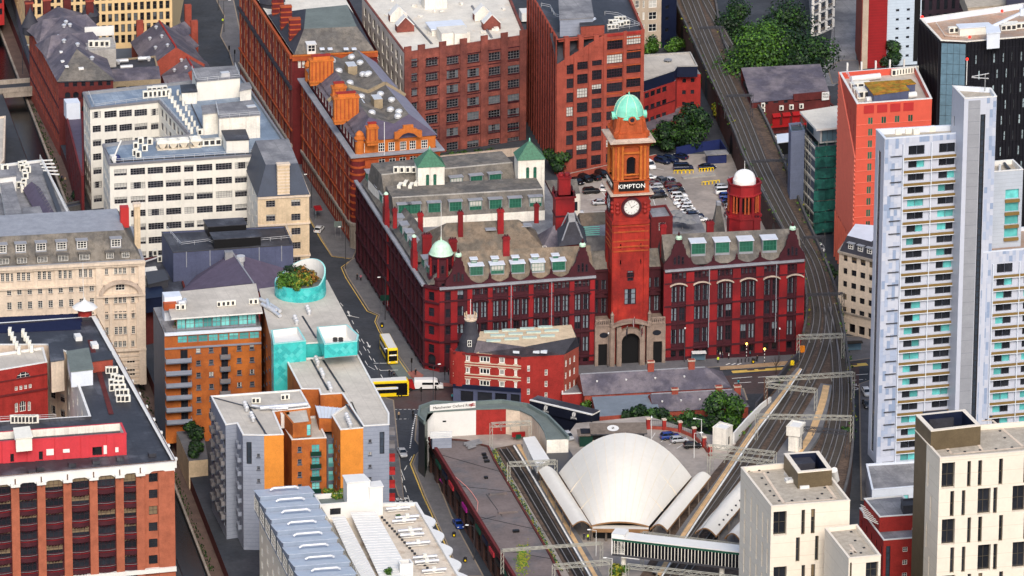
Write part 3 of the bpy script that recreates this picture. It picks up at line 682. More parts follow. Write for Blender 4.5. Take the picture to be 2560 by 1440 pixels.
for c in(1.9,Lc-1.9):
 p0,p1=C0+fd*(c-2.1),C0+fd*(c+2.1);ap=C0+fd*c;g=MB();z=rzc-7.2
 pts=[XY(p0+fn*.05,z),XY(p1+fn*.05,z),XY(ap+fn*.05,z+1.3),XY(p0+fn*.7,z),XY(p1+fn*.7,z),XY(ap+fn*.7,z+1.3)]
 g.faces(pts,[(3,4,5),(0,3,5,2),(4,1,2,5),(0,1,4,3)],'terra_dark');T.add('pediment',g)
D0,D1=FP(uL1,16.),FP(uR0,16.)
T.add('roof_deck',MB().poly([XY(C0,rzc-1),XY(C1,rzc-1),XY(D1,rzc-1),XY(D0,rzc-1)],'roof_dark'))
rr=MB();rr.poly([XY(C0,rzc-.6),XY(C1,rzc-.6),XY(C1-fn*4,rzc+3.),XY(C0-fn*4,rzc+3.)],'stonetile_g');T.add('roof',rr)
wallrun(T,D1,D0,-.5,rzc-.9,'brick_red')
# front pitched roofs
p=FP(2.,6.2);q=FP(uL1-.3,6.2)
zL=ZV(FP(onF(1300),6.2),622);ridge_roof(T,p,q,zL,5.7,ZC0+.4,'stonetile',0,0)
zRr=ZV(FP(onF(1820),6.2),579);ridge_roof(T,FP(uR0+.3,6.2),FP(LF-.3,6.2),zRr,5.7,ZR0+.9,'stonetile_g',0,0)
def roofz(u,dpt,right):
 z0,z1=(ZR0+.9,zRr)if right else(ZC0+.4,zL);return z0+(z1-z0)*(dpt-.5)/5.7
def dormer(T,c,rz,w,h,d,stn,rm='lead',cheek='lead'):
 """flat topped dormer, front centre at c"""
 key=('dorm',round(w,1),round(h,1),round(d,1),rm,cheek)
 if key not in BC:
  m=MB();m.box(-w/2,w/2,.0,d,-.6,h,cheek);m.box(-w/2-.2,w/2+.2,-.35,d,h,h+.16,rm);BC[key]=m
 T.inst('dormer',BC[key],c,rz)
 v=RND.randrange(len(ST_[stn]['fills']))if ST_[stn]['bl']and RND.random()<ST_[stn]['pb']else-1
 ca,sa=math.cos(rz),math.sin(rz);r=ST_[stn]['rev']+.012
 T.inst('window',winmesh(stn,w-.3,h-.25,v),Vector(c)+Vector((sa*r,-ca*r,.1)),rz)
for px,py in((1194,688),(1246,681),(1297,680),(1347,679),(1399,675)):
 u=onF(px);dpt=1.9;dormer(T,FP(u,dpt,roofz(u,dpt,0)+SLP*u*.4),FA,3.3,2.3,3.4,'dormer','clad_pale')
for px,py in((1190,663),(1243,662),(1294,658),(1343,651),(1394,647)):
 u=onF(px);dpt=3.6;dormer(T,FP(u,dpt,roofz(u,dpt,0)+.3),FA,1.5,1.3,2.,'dormer','clad_pale')
for px in(1747,1807,1866,1925):
 u=onF(px);dpt=2.0;dormer(T,FP(u,dpt,roofz(u,dpt,1)+.5),FA,3.5,2.8,3.4,'dormer','clad_pale')
def gable(T,u,w,h,zb,back=7.,dpt=0.0):
 prof=[(-.5,0),(-.5,.16),(-.44,.26),(-.40,.28),(-.34,.36),(-.25,.46),(-.23,.62),(-.19,.64),(-.17,.76),(-.11,.8),(-.12,.9),(-.07,.98),(0,1.)]
 pts=[(x*w,y*h)for x,y in prof]+[(-x*w,y*h)for x,y in reversed(prof[:-1])]
 ops=[];m=MB();f=[FP(u+x,dpt-.15,zb+y)for x,y in pts];b=[FP(u+x,dpt+.45,zb+y)for x,y in pts];n=len(pts)
 m.poly(f[::-1],'terra_dark');m.poly(b,'terra_dark')
 for i in range(n):j=(i+1)%n;m.poly([f[i],f[j],b[j],b[i]][::1],'terra_dark')
 gb=T.add('gable',m)
 for x in(-.95,0,.95):T.inst('window',winmesh('hotel_s',.62,1.9 if x else 2.3,-1),FP(u+x,dpt-.55,zb+1.4),FA)
 T.inst('finial',BC['fin'],FP(u,dpt+.15,zb+h-.1),0)
 m=MB()
 m.lathe(FP(u,dpt+.1,zb+h-.55),[(.75,0),(.8,.5),(.6,.8),(0,.95)],'copper_pale',10);T.add('gable_cap',m,gb)
 ridge_roof(T,FP(u,dpt+.4)[:2],FP(u,dpt+back)[:2],zb+h*.62,w*.42,zb+.3,'stonetile_g')
for px,w,h in((1146,6.2,8.2),(1456,6.4,8.3),(1696,7.2,8.2),(1988,6.2,8.4)):
 u=onF(px,690);u=min(max(u,w/2),LF-w/2+.2);gable(T,u,w,h,ZC0+SLP*u-.1)
# chimneys
def chimney(T,px,yt,yb,wpx,dpt=None,m='terra_red',rz=None,v=None,dm=None):
 """chimney standing so that its foot shows at photo row yb"""
 w_=wpx/10.2
 if v is None:v=P(px,yb,25.)
 zt,zb=ZV(v,yt,px),ZV(v,yb,px)-1.2;a=FA if rz is None else rz;dd=dm or max(.9,w_*.7)
 m_=MB();m_.obox(v,w_,dd,zb,zt-.5,a,m);m_.obox(v,w_+.3,dd+.3,zt-.75,zt-.35,a,m);m_.obox(v,w_-.1,dd-.1,zt-.35,zt-.05,a,m)
 n=max(1,int(w_/.55));ch=T.add('chimney',m_);m_=MB()
 for i in range(n):
  x=(i-(n-1)/2)*.55;m_.lathe((v.x+math.cos(a)*x,v.y+math.sin(a)*x,zt-.05),[(.2,0),(.17,.45)],'terra_dark',6)
 T.add('chimney_pots',m_,ch)
for c in((1265,590,655,16),(1251,522,575,15),(1341,509,545,11),(1774,552,617,17),(1657,560,631,14),(1891,543,609,16),(1051,531,580,12),(1151,528,581,12),(1067,585,624,22),(1132,597,633,18),(987,520,558,10)):
 chimney(T,*c)
# rear ranges (all parallel to the front)
def rng(px0,px1,py,zr,rise,hw,m,hip0=0.,hip1=0.):
 a,b=P(px0,py[0],zr),P(px1,py[1],zr);d=Vector((b.x-a.x,b.y-a.y)).normalized()
 ridge_roof(T,a,b,zr,hw,zr-rise,m,hip0,hip1);return a,b
a,b=rng(1060,1352,(560,546),26.5,5.6,7.6,'stonetile',5.5,5.5)
for px,py in((1226,572),(1316,563)):
 c=P(px,py,25.2);m=MB();m.obox(c,2.6,2.2,25.1,25.35,FA,'lead');T.add('skylight',m)
rng(1345,1440,(565,560),25.,4.5,5.,'slate',4,4)
def rangeC(xa,ya,xb,yb,zt,wh,mans,dpx,setb,m,whitewall=True):
 """wall foot line given by its top edge pixels at height zt"""
 a,b=P(xa,ya,zt),P(xb,yb,zt);aa=math.atan2(b.y-a.y,b.x-a.x);d=(b-a).normalized();n_=Vector((-d.y,d.x,0))
 wallrun(T,XY(a,zt-wh),XY(b,zt-wh),zt-wh,zt,'white_dirty')
 at,bt=a+n_*setb,b+n_*setb;g=MB()
 g.poly([a,b,XY(bt,zt+mans),XY(at,zt+mans)],m)
 back=9.;ab,bb=at+n_*back,bt+n_*back
 g.poly([XY(at,zt+mans),XY(bt,zt+mans),XY(bb,zt+mans),XY(ab,zt+mans)],'stonetile_g')
 g.poly([b,XY(b+n_*(2*setb+back),zt),XY(bb,zt+mans),XY(bt,zt+mans)],m);g.poly([XY(a+n_*(2*setb+back),zt),a,XY(at,zt+mans),XY(ab,zt+mans)],m)
 g.poly([XY(b+n_*(2*setb+back),zt),XY(a+n_*(2*setb+back),zt),XY(ab,zt+mans),XY(bb,zt+mans)],m);T.add('roof',g)
 band(T,XY(at,0),XY(bt,0),zt+mans-.1,.3,.12,'concrete','coping')
 bx=MB()
 q=[a,b,b+n_*(2*setb+back),a+n_*(2*setb+back)]
 for i in(1,2,3):bx.poly([XY(q[i],zt-wh),XY(q[(i+1)%4],zt-wh),XY(q[(i+1)%4],zt),XY(q[i],zt)],'white_dirty')
 T.add('wall',bx)
 for x in dpx:
  u,_=PF(a,b,x,ya);p=a+d*u+n_*setb*.22;dormer(T,(p.x,p.y,zt+mans*.2),aa,3.2,2.5,2.6,'dormer')
 return a,b,aa,d,n_
rangeC(985,548,1362,526,23.2,2.6,4.6,(1012,1037,1087,1140,1190,1240,1289,1340),2.6,'stonetile_g')
ra=rangeC(962,497,1290,466,24.6,2.4,5.2,(1143,1193,1240),3.0,'stonetile_g')
for i in range(7):ac(T,P(985+i*11,452-(i%2)*9,27.5),FA,1.1,0)
for i in range(4):ac(T,P(990+i*15,432,29.9),FA,1.2,0)
for i in range(4):ac(T,P(1000+i*14,470-i%2*6,27.5),FA+1.2,.9,2)
wd=(A1-W1).normalized();wn=Vector((-wd.y,wd.x,0))
for u0_,u1_ in((2,32),(36,62),(66,78)):
 a,b=W1+wd*u0_,W1+wd*u1_;g=MB();s=ZC0+.2
 g.poly([XY(a+wn*.6,s),XY(b+wn*.6,s),XY(b+wn*4.2,s+4.8),XY(a+wn*4.2,s+4.8)],'stonetile_g');g.poly([XY(b+wn*.6,s),XY(b+wn*8,s),XY(b+wn*4.2,s+4.8)],'stonetile_g');g.poly([XY(a+wn*8,s),XY(a+wn*.6,s),XY(a+wn*4.2,s+4.8)],'stonetile_g')
 g.poly([XY(b+wn*8,s),XY(a+wn*8,s),XY(a+wn*4.2,s+4.8),XY(b+wn*4.2,s+4.8)],'stonetile_g');T.add('roof',g)
 n=int((u1_-u0_)/5.5)
 for i in range(n):
  p=W1+wd*(u0_+2.5+5.5*i)+wn*1.5;dormer(T,(p.x,p.y,s+1.3),aW,3.,2.2,2.6,'dormerw')
for t in(33,64.5):
 p=W1+wd*t+wn*.2;m=MB();m.obox(p,2.6,1.2,ZC0-1,ZC0+4.2,aW,'terra_red');m.obox(p,1.8,1.,ZC0+4.2,ZC0+6.4,aW,'terra_red');m.obox(p,1.2,.9,ZC0+6.4,ZC0+7.6,aW,'terra_red');m.lathe((p.x,p.y,ZC0+7.6),[(.6,0),(.5,.3),(0,.7)],'copper_pale',8);T.add('gable',m)
# two white stair towers with green pyramid roofs
for x0,x1,yt,yb,ax,ay in((1041,1110,413,482,1072,371),(1291,1360,395,464,1325,350)):
 zb=29.;c0,c1=P(x0+4,yb,zb-3),P(x1,yb-5,zb-3);w_=(c1-c0).length;a=FA;d=fd;n_=-fn
 c1=c0+d*w_;zt=ZV(c0,yt+6);q=[c0,c1,c1+n_*w_*.9,c0+n_*w_*.9]
 lz=zb-8
 for i in range(4):wallrun(T,q[i],q[(i+1)%4],lz,zt,'white_dirty',[(w_/2+k*.9-.4,w_/2+k*.9+.4,zt-5.4,zt-1.9,'greenA')for k in(-1,1)]if i in(0,3)else())
 o=inset(q,-.25);cc=centre(q);zp=ZV(cc,ay);m=MB();pts=[(*v,zt)for v in o]
 for i in range(4):m.poly([pts[i],pts[(i+1)%4],(cc.x,cc.y,zp)],'tile_green')
 m.poly(pts[::-1],'white');T.add('pyramid_roof',m)
 T.add('finial',MB().lathe((cc.x,cc.y,zp-.3),[(.18,0),(.2,.6),(0,1.)],'copper',8))
q=quadpx(((1362,487),(1451,484),(1432,452),(1358,458)),17.);block(T,q,0,17,'white_dirty',{0:ug(q[0],q[1],3,1.6,fl(3,3.5,4.5,2.4),'dark1')});
a,b=(q[0]+q[3])/2,(q[1]+q[2])/2;ridge_roof(T,a,b,19.2,(q[0]-q[3]).length/2+.3,17.0,'stonetile_g')
# great chimney block, slate lantern roof, service roofs near the tower
m=MB();v=P(1409,568,24);zt,zm=ZV(v,433),ZV(v,484)
m.obox(v,4.6,4.2,12,zm,FA,'terra_red');m.obox(v,5.2,4.8,zm-.5,zm,FA,'terra_red');m.obox(v,5.,4.6,zm-5.2,zm-4.8,FA,'terra_dark');m.obox(v,2.9,2.2,zm,zt-.8,FA,'terra_red');m.obox(v,3.3,2.6,zt-1.1,zt-.7,FA,'terra_red')
for s in(-.75,.75):m.lathe((v.x+math.cos(FA)*s,v.y+math.sin(FA)*s,zt-.8),[(.62,0),(.72,.4),(.62,.9),(.5,.9)],'terra_red',10)
T.add('chimney',m)
for sx in(-2.2,2.2):
 for sy in(-2.,2.):T.inst('finial',BC['fin'],(v.x+fd.x*sx-fn.x*sy*0+fn.x*sy,v.y+fd.y*sx+fn.y*sy,zm),0)
q=quadpx(((1400,610),(1462,603),(1456,566),(1398,570)),26.);m=MB();m.prism([(p.x,p.y)for p in q],18,25.6,'brick_red');T.add('lantern_wall',m)
o=inset(q,-.5);i_=inset(q,2.1);cc=centre(q);m=MB()
mid=inset(q,1.3)
for k in range(4):
 j=(k+1)%4;m.poly([(*o[k],25.6),(*o[j],25.6),(*mid[j],27.6),(*mid[k],27.6)],'slate_d');m.poly([(*mid[k],27.6),(*mid[j],27.6),(*i_[j],30.4),(*i_[k],30.4)],'slate_d')
m.poly([(*p,30.4)for p in i_],'concrete');T.add('lantern_roof',m)
m=MB()
for k in range(4):m.beam((*inset(q,.2)[k],25.7),(*i_[k],30.5),.25,.25,'lead')
T.add('ridge_flashing',m)
T.add('flue',MB().tube(P(1400,566,24),P(1400,566,24)+Vector((0,0,5)),.45,'duct',10))
q=quadpx(((1462,592),(1532,588),(1528,560),(1458,566)),24.);T.add('roof',MB().prism([(p.x,p.y)for p in q],16,24,'roof_grey'))
q=quadpx(((1447,565),(1545,560),(1540,543),(1447,548)),23.);a,b=(q[0]+q[3])/2,(q[1]+q[2])/2;ridge_roof(T,a,b,25.4,4.2,22.6,'stonetile')
m=MB();c=P(1466,582,25.)
for i in range(5):m.beam((c.x-3.2,c.y-1+i*.6,24.6+i*.3),(c.x+3.2,c.y-.6+i*.6,24.8+i*.3),.3,.1,'copper')
T.add('fire_escape',m)
m=MB();c0,c1=P(1361,620,27.),P(1373,683,22.6)
s=Vector((.42,.03,0))
for k in(-1,1):m.beam(c0+s*k+Vector((0,0,.5)),c1+s*k+Vector((0,0,.5)),.1,.12,'roof_white')
for i in range(14):p=c0 .lerp(c1,i/13)+Vector((0,0,.5));m.beam(p-s,p+s,.09,.09,'roof_white')
T.add('roof_ladder',m)
# brick lift house with yellow railings behind the tower
q=quadpx(((1628,545),(1682,541),(1665,512),(1614,517)),15.);block(T,q,0,15,'brick_red',{0:[(2,3.6,11.6,13.6,'white22')]},'roof_grey',.4)
# white-domed octagonal turret behind the right wing
v=FP(onF(1886,600),13.5);vz=lambda py:ZV(v,py)
m=MB();z1_,z2_,z3_,z4_=vz(532),vz(476),vz(452),vz(424)
r8=R(22.5)+FA
m.lathe((v.x,v.y,0),[(4.1,12),(4.1,z1_-.6),(4.45,z1_-.5),(4.45,z1_),(4.,z1_)],'terra_red',8,r8,False)
T.add('turret_base',m)
m=MB();m.lathe((v.x,v.y,0),[(2.6,z1_),(2.6,z2_)],'black',8,r8,False)
for k in range(8):
 t=r8+k*math.pi/4;x,y=v.x+3.7*math.cos(t),v.y+3.7*math.sin(t);m.obox((x,y),.6,.6,z1_,z2_,t,'terra_red')
 for s in(-.28,.28):
  t2=t+s;x,y=v.x+3.75*math.cos(t2)*math.cos(.1),v.y+3.75*math.sin(t2)*math.cos(.1)
  m.lathe((x,y,z1_+.9),[(.3,0),(.25,.3),(.22,z2_-z1_-1.6),(.33,z2_-z1_-1.2)],'terra_orange',7)
m.lathe((v.x,v.y,0),[(3.9,z1_),(3.9,z1_+.9),(3.6,z1_+.9)],'terra_red',8,r8,False)
T.add('turret_arcade',m)
m=MB();m.lathe((v.x,v.y,0),[(3.6,z2_-.9),(4.2,z2_-.6),(4.3,z2_-.3),(4.,z2_-.1),(4.,z3_-.5),(4.25,z3_-.3),(4.25,z3_),(3.8,z3_),(3.8,z3_-1.2),(0.1,z3_-1.2)],'terra_red',8,r8,False);T.add('turret_parapet',m)
m=MB();hd=z4_-z3_+1.2;m.lathe((v.x,v.y,z3_-1.2),[(2.75,0),(2.75,hd*.42),(2.62,hd*.45),(2.62,hd*.5)]+[(2.55*math.cos(t),hd*.5+hd*.5*math.sin(t))for t in[R(a_)for a_ in(5,20,35,50,65,78,90)]],'white_dome',20);T.add('dome',m)
T.add('finial',MB().tube((v.x,v.y,z4_-.1),(v.x,v.y,z4_+2.2),.07,'white',5))
# little copper-domed corner turret
v=(A1+A2)/2-fn*3.2+fd*2.6;v.z=0;zb,zm,zt=ZV(v,718),ZV(v,628),ZV(v,594)
m=MB();m.lathe((v.x,v.y,0),[(3.3,ZC0-1),(3.3,zb+2.6),(3.5,zb+2.8),(3.5,zb+3.3),(2.7,zb+3.6),(2.7,zm-1.4),(3.,zm-1.),(3.1,zm-.5)],'terra_dark',8,r8,False)
for k in range(8):
 t=r8+k*math.pi/4;m.lathe((v.x+2.85*math.cos(t),v.y+2.85*math.sin(t),zb+3.3),[(.3,0),(.25,zm-zb-4.4)],'terra_red',6)
T.add('corner_turret',m)
for k in range(8):
 t=r8+(k+.5)*math.pi/4
 T.inst('window',winmesh('hotel_s',.8,1.9,-1),(v.x+(3.3*math.cos(R(22.5))+.3)*math.cos(t),v.y+(3.3*math.cos(R(22.5))+.3)*math.sin(t),zb+.2),t+math.pi/2)
 T.inst('window',winmesh('hotel_s',.8,2.,-1),(v.x+(2.7*math.cos(R(22.5))+.3)*math.cos(t),v.y+(2.7*math.cos(R(22.5))+.3)*math.sin(t),zb+4.3),t+math.pi/2)
hd=zt-zm;m=MB();m.lathe((v.x,v.y,zm-.5),[(2.95,0),(2.75,.3),(2.6,.8),(2.1,1.9),(1.5,2.6),(.8,3.05),(.25,3.2),(.12,4.),(0,4.1)],'copper_pale',16,0,True);T.add('dome',m)
T.add('flagpole',MB().tube((v.x,v.y,zm+3),(v.x,v.y,ZV(v,507)),.09,'white',6,.05))
# stone entrance portal
uc=onF(1573,850)
m=MB();pz=ZV(FP(uc,-1.2),792)
def pbox(u0,u1,d0,d1,z0,z1,mt='portal'):
 q=[FP(u0,d1),FP(u1,d1),FP(u1,d0),FP(u0,d0)];m.prism([(p.x,p.y)for p in reversed(q)]if False else[(p.x,p.y)for p in(FP(u0,d0),FP(u1,d0),FP(u1,d1),FP(u0,d1))],z0,z1,mt)
for s in(-1,1):
 for k in(2.85,4.4):pbox(uc+s*k-.55,uc+s*k+.55,-2.3,0,0,pz-2.2)
 pbox(uc+s*6.4-2.1,uc+s*6.4+2.1,-1.4,4.8,5.6,pz-2.);pbox(uc+s*8.1-.4,uc+s*8.1+.4,-1.5,4.8,0,5.6);pbox(uc+s*5.2-.35,uc+s*5.2+.35,-1.5,4.8,0,5.6)
 pbox(uc+s*6.5-1.9,uc+s*6.5+1.9,-1.6,4.8,pz-2.,pz-1.6);pbox(uc+s*6.5-1.9,uc+s*6.5+1.9,-1.5,-1.1,pz-.6,pz-.35)
 for i in range(9):pbox(uc+s*6.5-1.8+i*.45-.1,uc+s*6.5-1.8+i*.45+.1,-1.42,-1.18,pz-1.6,pz-.6)
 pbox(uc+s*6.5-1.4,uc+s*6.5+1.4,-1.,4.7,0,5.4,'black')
T.add('portal',m)
m=MB();n=12;ro,ri=3.4,2.25
for i in range(n):
 t0,t1=math.pi*i/n,math.pi*(i+1)/n
 qs=[(ri*math.cos(t0),ri*math.sin(t0)),(ro*math.cos(t0),min(ro*math.sin(t0),3.3)),(ro*math.cos(t1),min(ro*math.sin(t1),3.3)),(ri*math.cos(t1),ri*math.sin(t1))]
 f=[FP(uc+x,-2.4,6.1+y)for x,y in qs];b=[FP(uc+x,-.2,6.1+y)for x,y in qs];m.faces(f+b,[(3,2,1,0),(0,4,7,3),(1,2,6,5)],'portal')
for s in(-1,1):m.prism([(p.x,p.y)for p in(FP(uc+s*2.8-.6,-2.4),FP(uc+s*2.8+.6,-2.4),FP(uc+s*2.8+.6,-.2),FP(uc+s*2.8-.6,-.2))],0,6.2,'portal')
T.add('entrance_arch',m)
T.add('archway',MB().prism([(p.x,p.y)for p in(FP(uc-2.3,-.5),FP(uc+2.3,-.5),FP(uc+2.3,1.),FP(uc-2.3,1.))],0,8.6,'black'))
m=MB();n=10
for i in range(n):
 x0,x1=-4.6+9.2*i/n,-4.6+9.2*(i+1)/n;h0,h1=[9.2+1.7*math.cos(x/4.6*1.2)for x in(x0,x1)]
 f=[FP(uc+x0,-2.7,h0),FP(uc+x1,-2.7,h1),FP(uc+x1,-2.7,h1+.55),FP(uc+x0,-2.7,h0+.55)];b=[p-fn*2.6 for p in f];m.faces(f+b,[(0,1,2,3),(4,0,3,7),(5,6,2,1),(3,2,6,7),(0,4,5,1)],'portal')
T.add('pediment',m)
for s in(-1,1):
 p=FP(uc+s*4.5,-1.9,pz-2.);T.add('pinnacle',MB().lathe(p,[(.55,0),(.55,.8),(.4,1.),(.4,2.6),(.5,2.9),(.2,3.4),(0,3.9)],'portal',8))
 o_=MB();c=FP(uc+s*6.4,-1.46,(5.6+pz-2)/2)
 o_.faces([c]+[c+fd*1.05*math.cos(t)+Vector((0,0,.7*math.sin(t)))for t in[R(a_*30)for a_ in range(12)]],[(0,i+1,(i+1)%12+1)for i in range(12)],'gl_dark');T.add('oval_window',o_)
T.done()
for i,(px,py,ml)in enumerate(((1577,790,'white'),(1560,812,'navy'),(1597,812,'crimson'))):
 c=FP(uc+(px-1573)/10.2,-2.6,ZV(FP(uc,-2.6),py+22));F_=Thing('flag',('union flag on a slanted pole above the hotel archway','dark flag on the left pole above the hotel archway','purple flag on the right pole above the hotel archway')[i],'flag',c,'flags over the hotel entrance')
 tip=c+fn*1.8+Vector((0,0,2.6));m=MB();m.tube(c,tip,.05,'white',5);F_.add('pole',m)
 m=MB();dn=Vector((0,0,-1.9));
 a0=tip-(tip-c)*.05;a1=tip-(tip-c)*.55
 for k in range(4):
  w0=Vector((.12*math.sin(k*1.7),0,0));w1=Vector((.12*math.sin((k+1)*1.7),0,0));s0,s1=k/4,(k+1)/4
  mm=['navy','crimson','paint','navy'][k]if i==0 else ml if i==1 else['navy','crimson','navy','navy'][k]
  m.poly([a0 .lerp(a1,s0)+w0,a0 .lerp(a1,s1)+w1,a0 .lerp(a1,s1)+w1+dn,a0 .lerp(a1,s0)+w0+dn],mm)
  m.poly([a0 .lerp(a1,s0)+w0+fn*.02,a0 .lerp(a1,s0)+w0+dn+fn*.02,a0 .lerp(a1,s1)+w1+dn+fn*.02,a0 .lerp(a1,s1)+w1+fn*.02],mm)
 F_.add('cloth',m)
# clock tower
TA=FA+R(1.5);td=Vector((math.cos(TA),math.sin(TA),0));tn=Vector((td.y,-td.x,0));TW=8.5
tc=FP(uc,-.6)-tn*TW/2
T=Thing('clock_tower','tall red brick clock tower with orange belfry and pale green copper dome','clock tower',XY(tc,0))
tz=lambda py:ZV(tc+tn*TW/2,py,1573)
def TQ(w):return[tc-td*w/2+tn*w/2,tc+td*w/2+tn*w/2,tc+td*w/2-tn*w/2,tc-td*w/2-tn*w/2]
def tring(m,w0,w1,z0,z1,mt):
 a,b=TQ(w0),TQ(w1);m.faces([XY(p,z0)for p in a]+[XY(p,z1)for p in b],[(i,(i+1)%4,(i+1)%4+4,i+4)for i in range(4)]+[(4,5,6,7)],mt);return m
zl,zk,zb_,zc_,zd_=tz(484),tz(449),tz(362),tz(338),tz(302)
q=TQ(TW);
opst=[(TW/2-.9,TW/2+.9,tz(688)-.6,tz(688)+.6,'hotel_s')]+[(TW/2+s*2.3-.28,TW/2+s*2.3+.28,tz(y)-.6,tz(y)+.6,'door')for s in(-1,1)for y in(615,655)]+[(TW/2-.75,TW/2+.75,tz(703),tz(703)+2.6,'hotel'),(TW/2-1.4,TW/2+1.4,tz(762),tz(722),'hotel2')]
for i in range(4):wallrun(T,q[i],q[(i+1)%4],8.8 if i==0 else 0,zl-.5,'tower_red',opst if i==0 else opst[:1]+opst[2:4])
wallrun(T,q[0],q[1],0,8.79,'tower_red',[(TW/2-2.2,TW/2+2.2,.1,8.,'door')])
aT=TA
for i in range(4):
 a,b=q[i],q[(i+1)%4];an=math.atan2(b.y-a.y,b.x-a.x)
 for u,w_ in((.55,1.1),(TW-.55,1.1)):piece(T,'pilaster',a,an,u,w_,.25,6,zl-8.3,'tower_red')
 for u in(2.2,TW-2.2):piece(T,'pilaster',a,an,u,.5,.14,22,zl-9,'tower_red')
 for z in(tz(566),tz(580),tz(603),tz(617),tz(628)):band(T,a,b,z,.3,.27,'terra_orange')
 band(T,a,b,tz(560),.8,.35,'tower_red');band(T,a,b,zl-8.4,.4,.3,'tower_red')
 n_=Vector((math.sin(an),-math.cos(an),0));d_=Vector((math.cos(an),math.sin(an),0));c=(a+b)/2;c=XY(c,tz(517))
 def disc(r,off,mt,r0=0.):
  m=MB();n=32;pts=[c+n_*off+d_*r*math.cos(R(k*360/n))+Vector((0,0,r*math.sin(R(k*360/n))))for k in range(n)]
  if r0:
   p2=[c+n_*off+d_*r0*math.cos(R(k*360/n))+Vector((0,0,r0*math.sin(R(k*360/n))))for k in range(n)]
   for k in range(n):j=(k+1)%n;m.poly([pts[k],pts[j],p2[j],p2[k]],mt);m.poly([pts[k]-n_*off,pts[j]-n_*off,pts[j],pts[k]],mt)
  else:m.poly(pts,mt)
  return m
 fc=T.add('clock_face',disc(1.85,.34,'white'))
 T.add('clock_surround',disc(2.45,.42,'terra_dark',1.85))
 m=MB()
 for k in range(12):
  t=R(90-30*k);v_=d_*math.cos(t)+Vector((0,0,math.sin(t)));m.beam(c+n_*.37+v_*1.2,c+n_*.37+v_*1.65,.16,.04,'black')
 ring=[c+n_*.36+(d_*math.cos(R(k*15))+Vector((0,0,math.sin(R(k*15)))))*1.75 for k in range(24)]
 for k in range(24):m.beam(ring[k],ring[(k+1)%24],.05,.03,'black')
 T.add('clock_numerals',m,fc)
 for nm,ang,ln,w_ in(('minute_hand',R(90+32),1.5,.13),('hour_hand',R(90-62),1.,.17)):
  v_=d_*math.cos(ang)+Vector((0,0,math.sin(ang)));T.add(nm,MB().beam(c+n_*.4-v_*.25,c+n_*.4+v_*ln,w_,.04,'black'),fc)
 for s in(-1,1):
  m=MB()
  for z in(0,1.,2.):m.lathe(c+d_*s*3.3+n_*.05+Vector((0,0,-1.6+z)),[(.5,0),(.6,.4),(.35,.9)],'tower_red',6)
  T.add('carved_panel',m)
m=MB();tring(m,TW,TW+1.9,zl-.9,zl-.2,'tower_red');tring(m,TW+2.,TW+2.,zl-.2,zl+.1,'stone_pale');T.add('cornice',m)
m=MB();tring(m,TW+.2,TW+.1,zl+.1,zl+.6,'terra_orange');tring(m,TW-.1,TW-.1,zl+.6,zk,'terra_orange');tring(m,TW+.4,TW+.4,zk-.35,zk,'terra_orange');T.add('lettering_stage',m)
for i in(0,3):
 a,b=TQ(TW)[i],TQ(TW)[(i+1)%4];an=math.atan2(b.y-a.y,b.x-a.x);n_=Vector((math.sin(an),-math.cos(an),0));d_=Vector((math.cos(an),math.sin(an),0));c=XY((a+b)/2,zl+.7+(zk-zl-1.1)/2)
 m=MB();m.obox(c+n_*.1,6.1,.3,zl+.75,zk-.45,an,'black');sg=T.add('sign_board',m)
 text('KIMPTON',c+n_*.27,1.5,an,'lampw','lettering',math.pi/2,T,.03)
bw=TW-.5
m=MB()
for sx in(-1,1):
 for sy in(-1,1):
  c=tc+td*sx*(bw/2-1.)+tn*sy*(bw/2-1.);m.obox(c,2.,2.,zk,zb_,TA,'terra_orange')
for sx in(-1,1):
 for dz_,wd_ in((0,1.),):
  for k in(0,1):
   dv,nv=(td,tn)if k==0 else(tn,td)
   for s2 in(-1,1):
    for off_ in(2.2,3.2):
     c=tc+dv*sx*off_+nv*s2*(bw/2+.05);m.lathe((c.x,c.y,zk),[(.42,0),(.36,.5),(.33,zb_-zk-1.),(.48,zb_-zk-.4)],'terra_orange2',8)
T.add('belfry_pier',m)
for i in range(4):
 a,b=TQ(bw-1.)[i],TQ(bw-1.)[(i+1)%4];L=(b-a).length
 m=openwall(XY(a,0),XY(b,0),zk,zb_,'terra_orange',[(L/2-1.1,L/2+1.1,zk+.4,zk+5.4,.6)]);T.add('belfry_wall',m)
 an=math.atan2(b.y-a.y,b.x-a.x);T.inst('belfry_opening',winmesh('belf',2.2,5.,-1),(*((a+b)/2)[:2],zk+.4),an)
 band(T,a,b,zk+6.3,.4,.5,'terra_orange2');band(T,a,b,zk+.9,.3,.3,'terra_orange2')
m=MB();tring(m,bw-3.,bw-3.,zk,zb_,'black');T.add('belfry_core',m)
m=MB();tring(m,bw,bw+.5,zb_-.6,zb_-.2,'terra_orange');tring(m,bw+.6,bw+2.6,zb_-.2,zb_+.7,'terra_orange');tring(m,bw+2.9,bw+2.9,zb_+.7,zb_+1.,'stone_pale');tring(m,bw+2.,bw+.4,zb_+1.,zb_+1.4,'stone_pale');T.add('cornice',m)
m=MB();tring(m,bw-.2,bw-.2,zb_+1.,zc_+.2,'terra_orange');tring(m,bw-1.2,bw-1.8,zc_+.2,zd_+.4,'terra_orange')
m.lathe((tc.x,tc.y,0),[(3.75,zc_-.4),(3.5,zd_)],'terra_orange',16);T.add('drum',m)
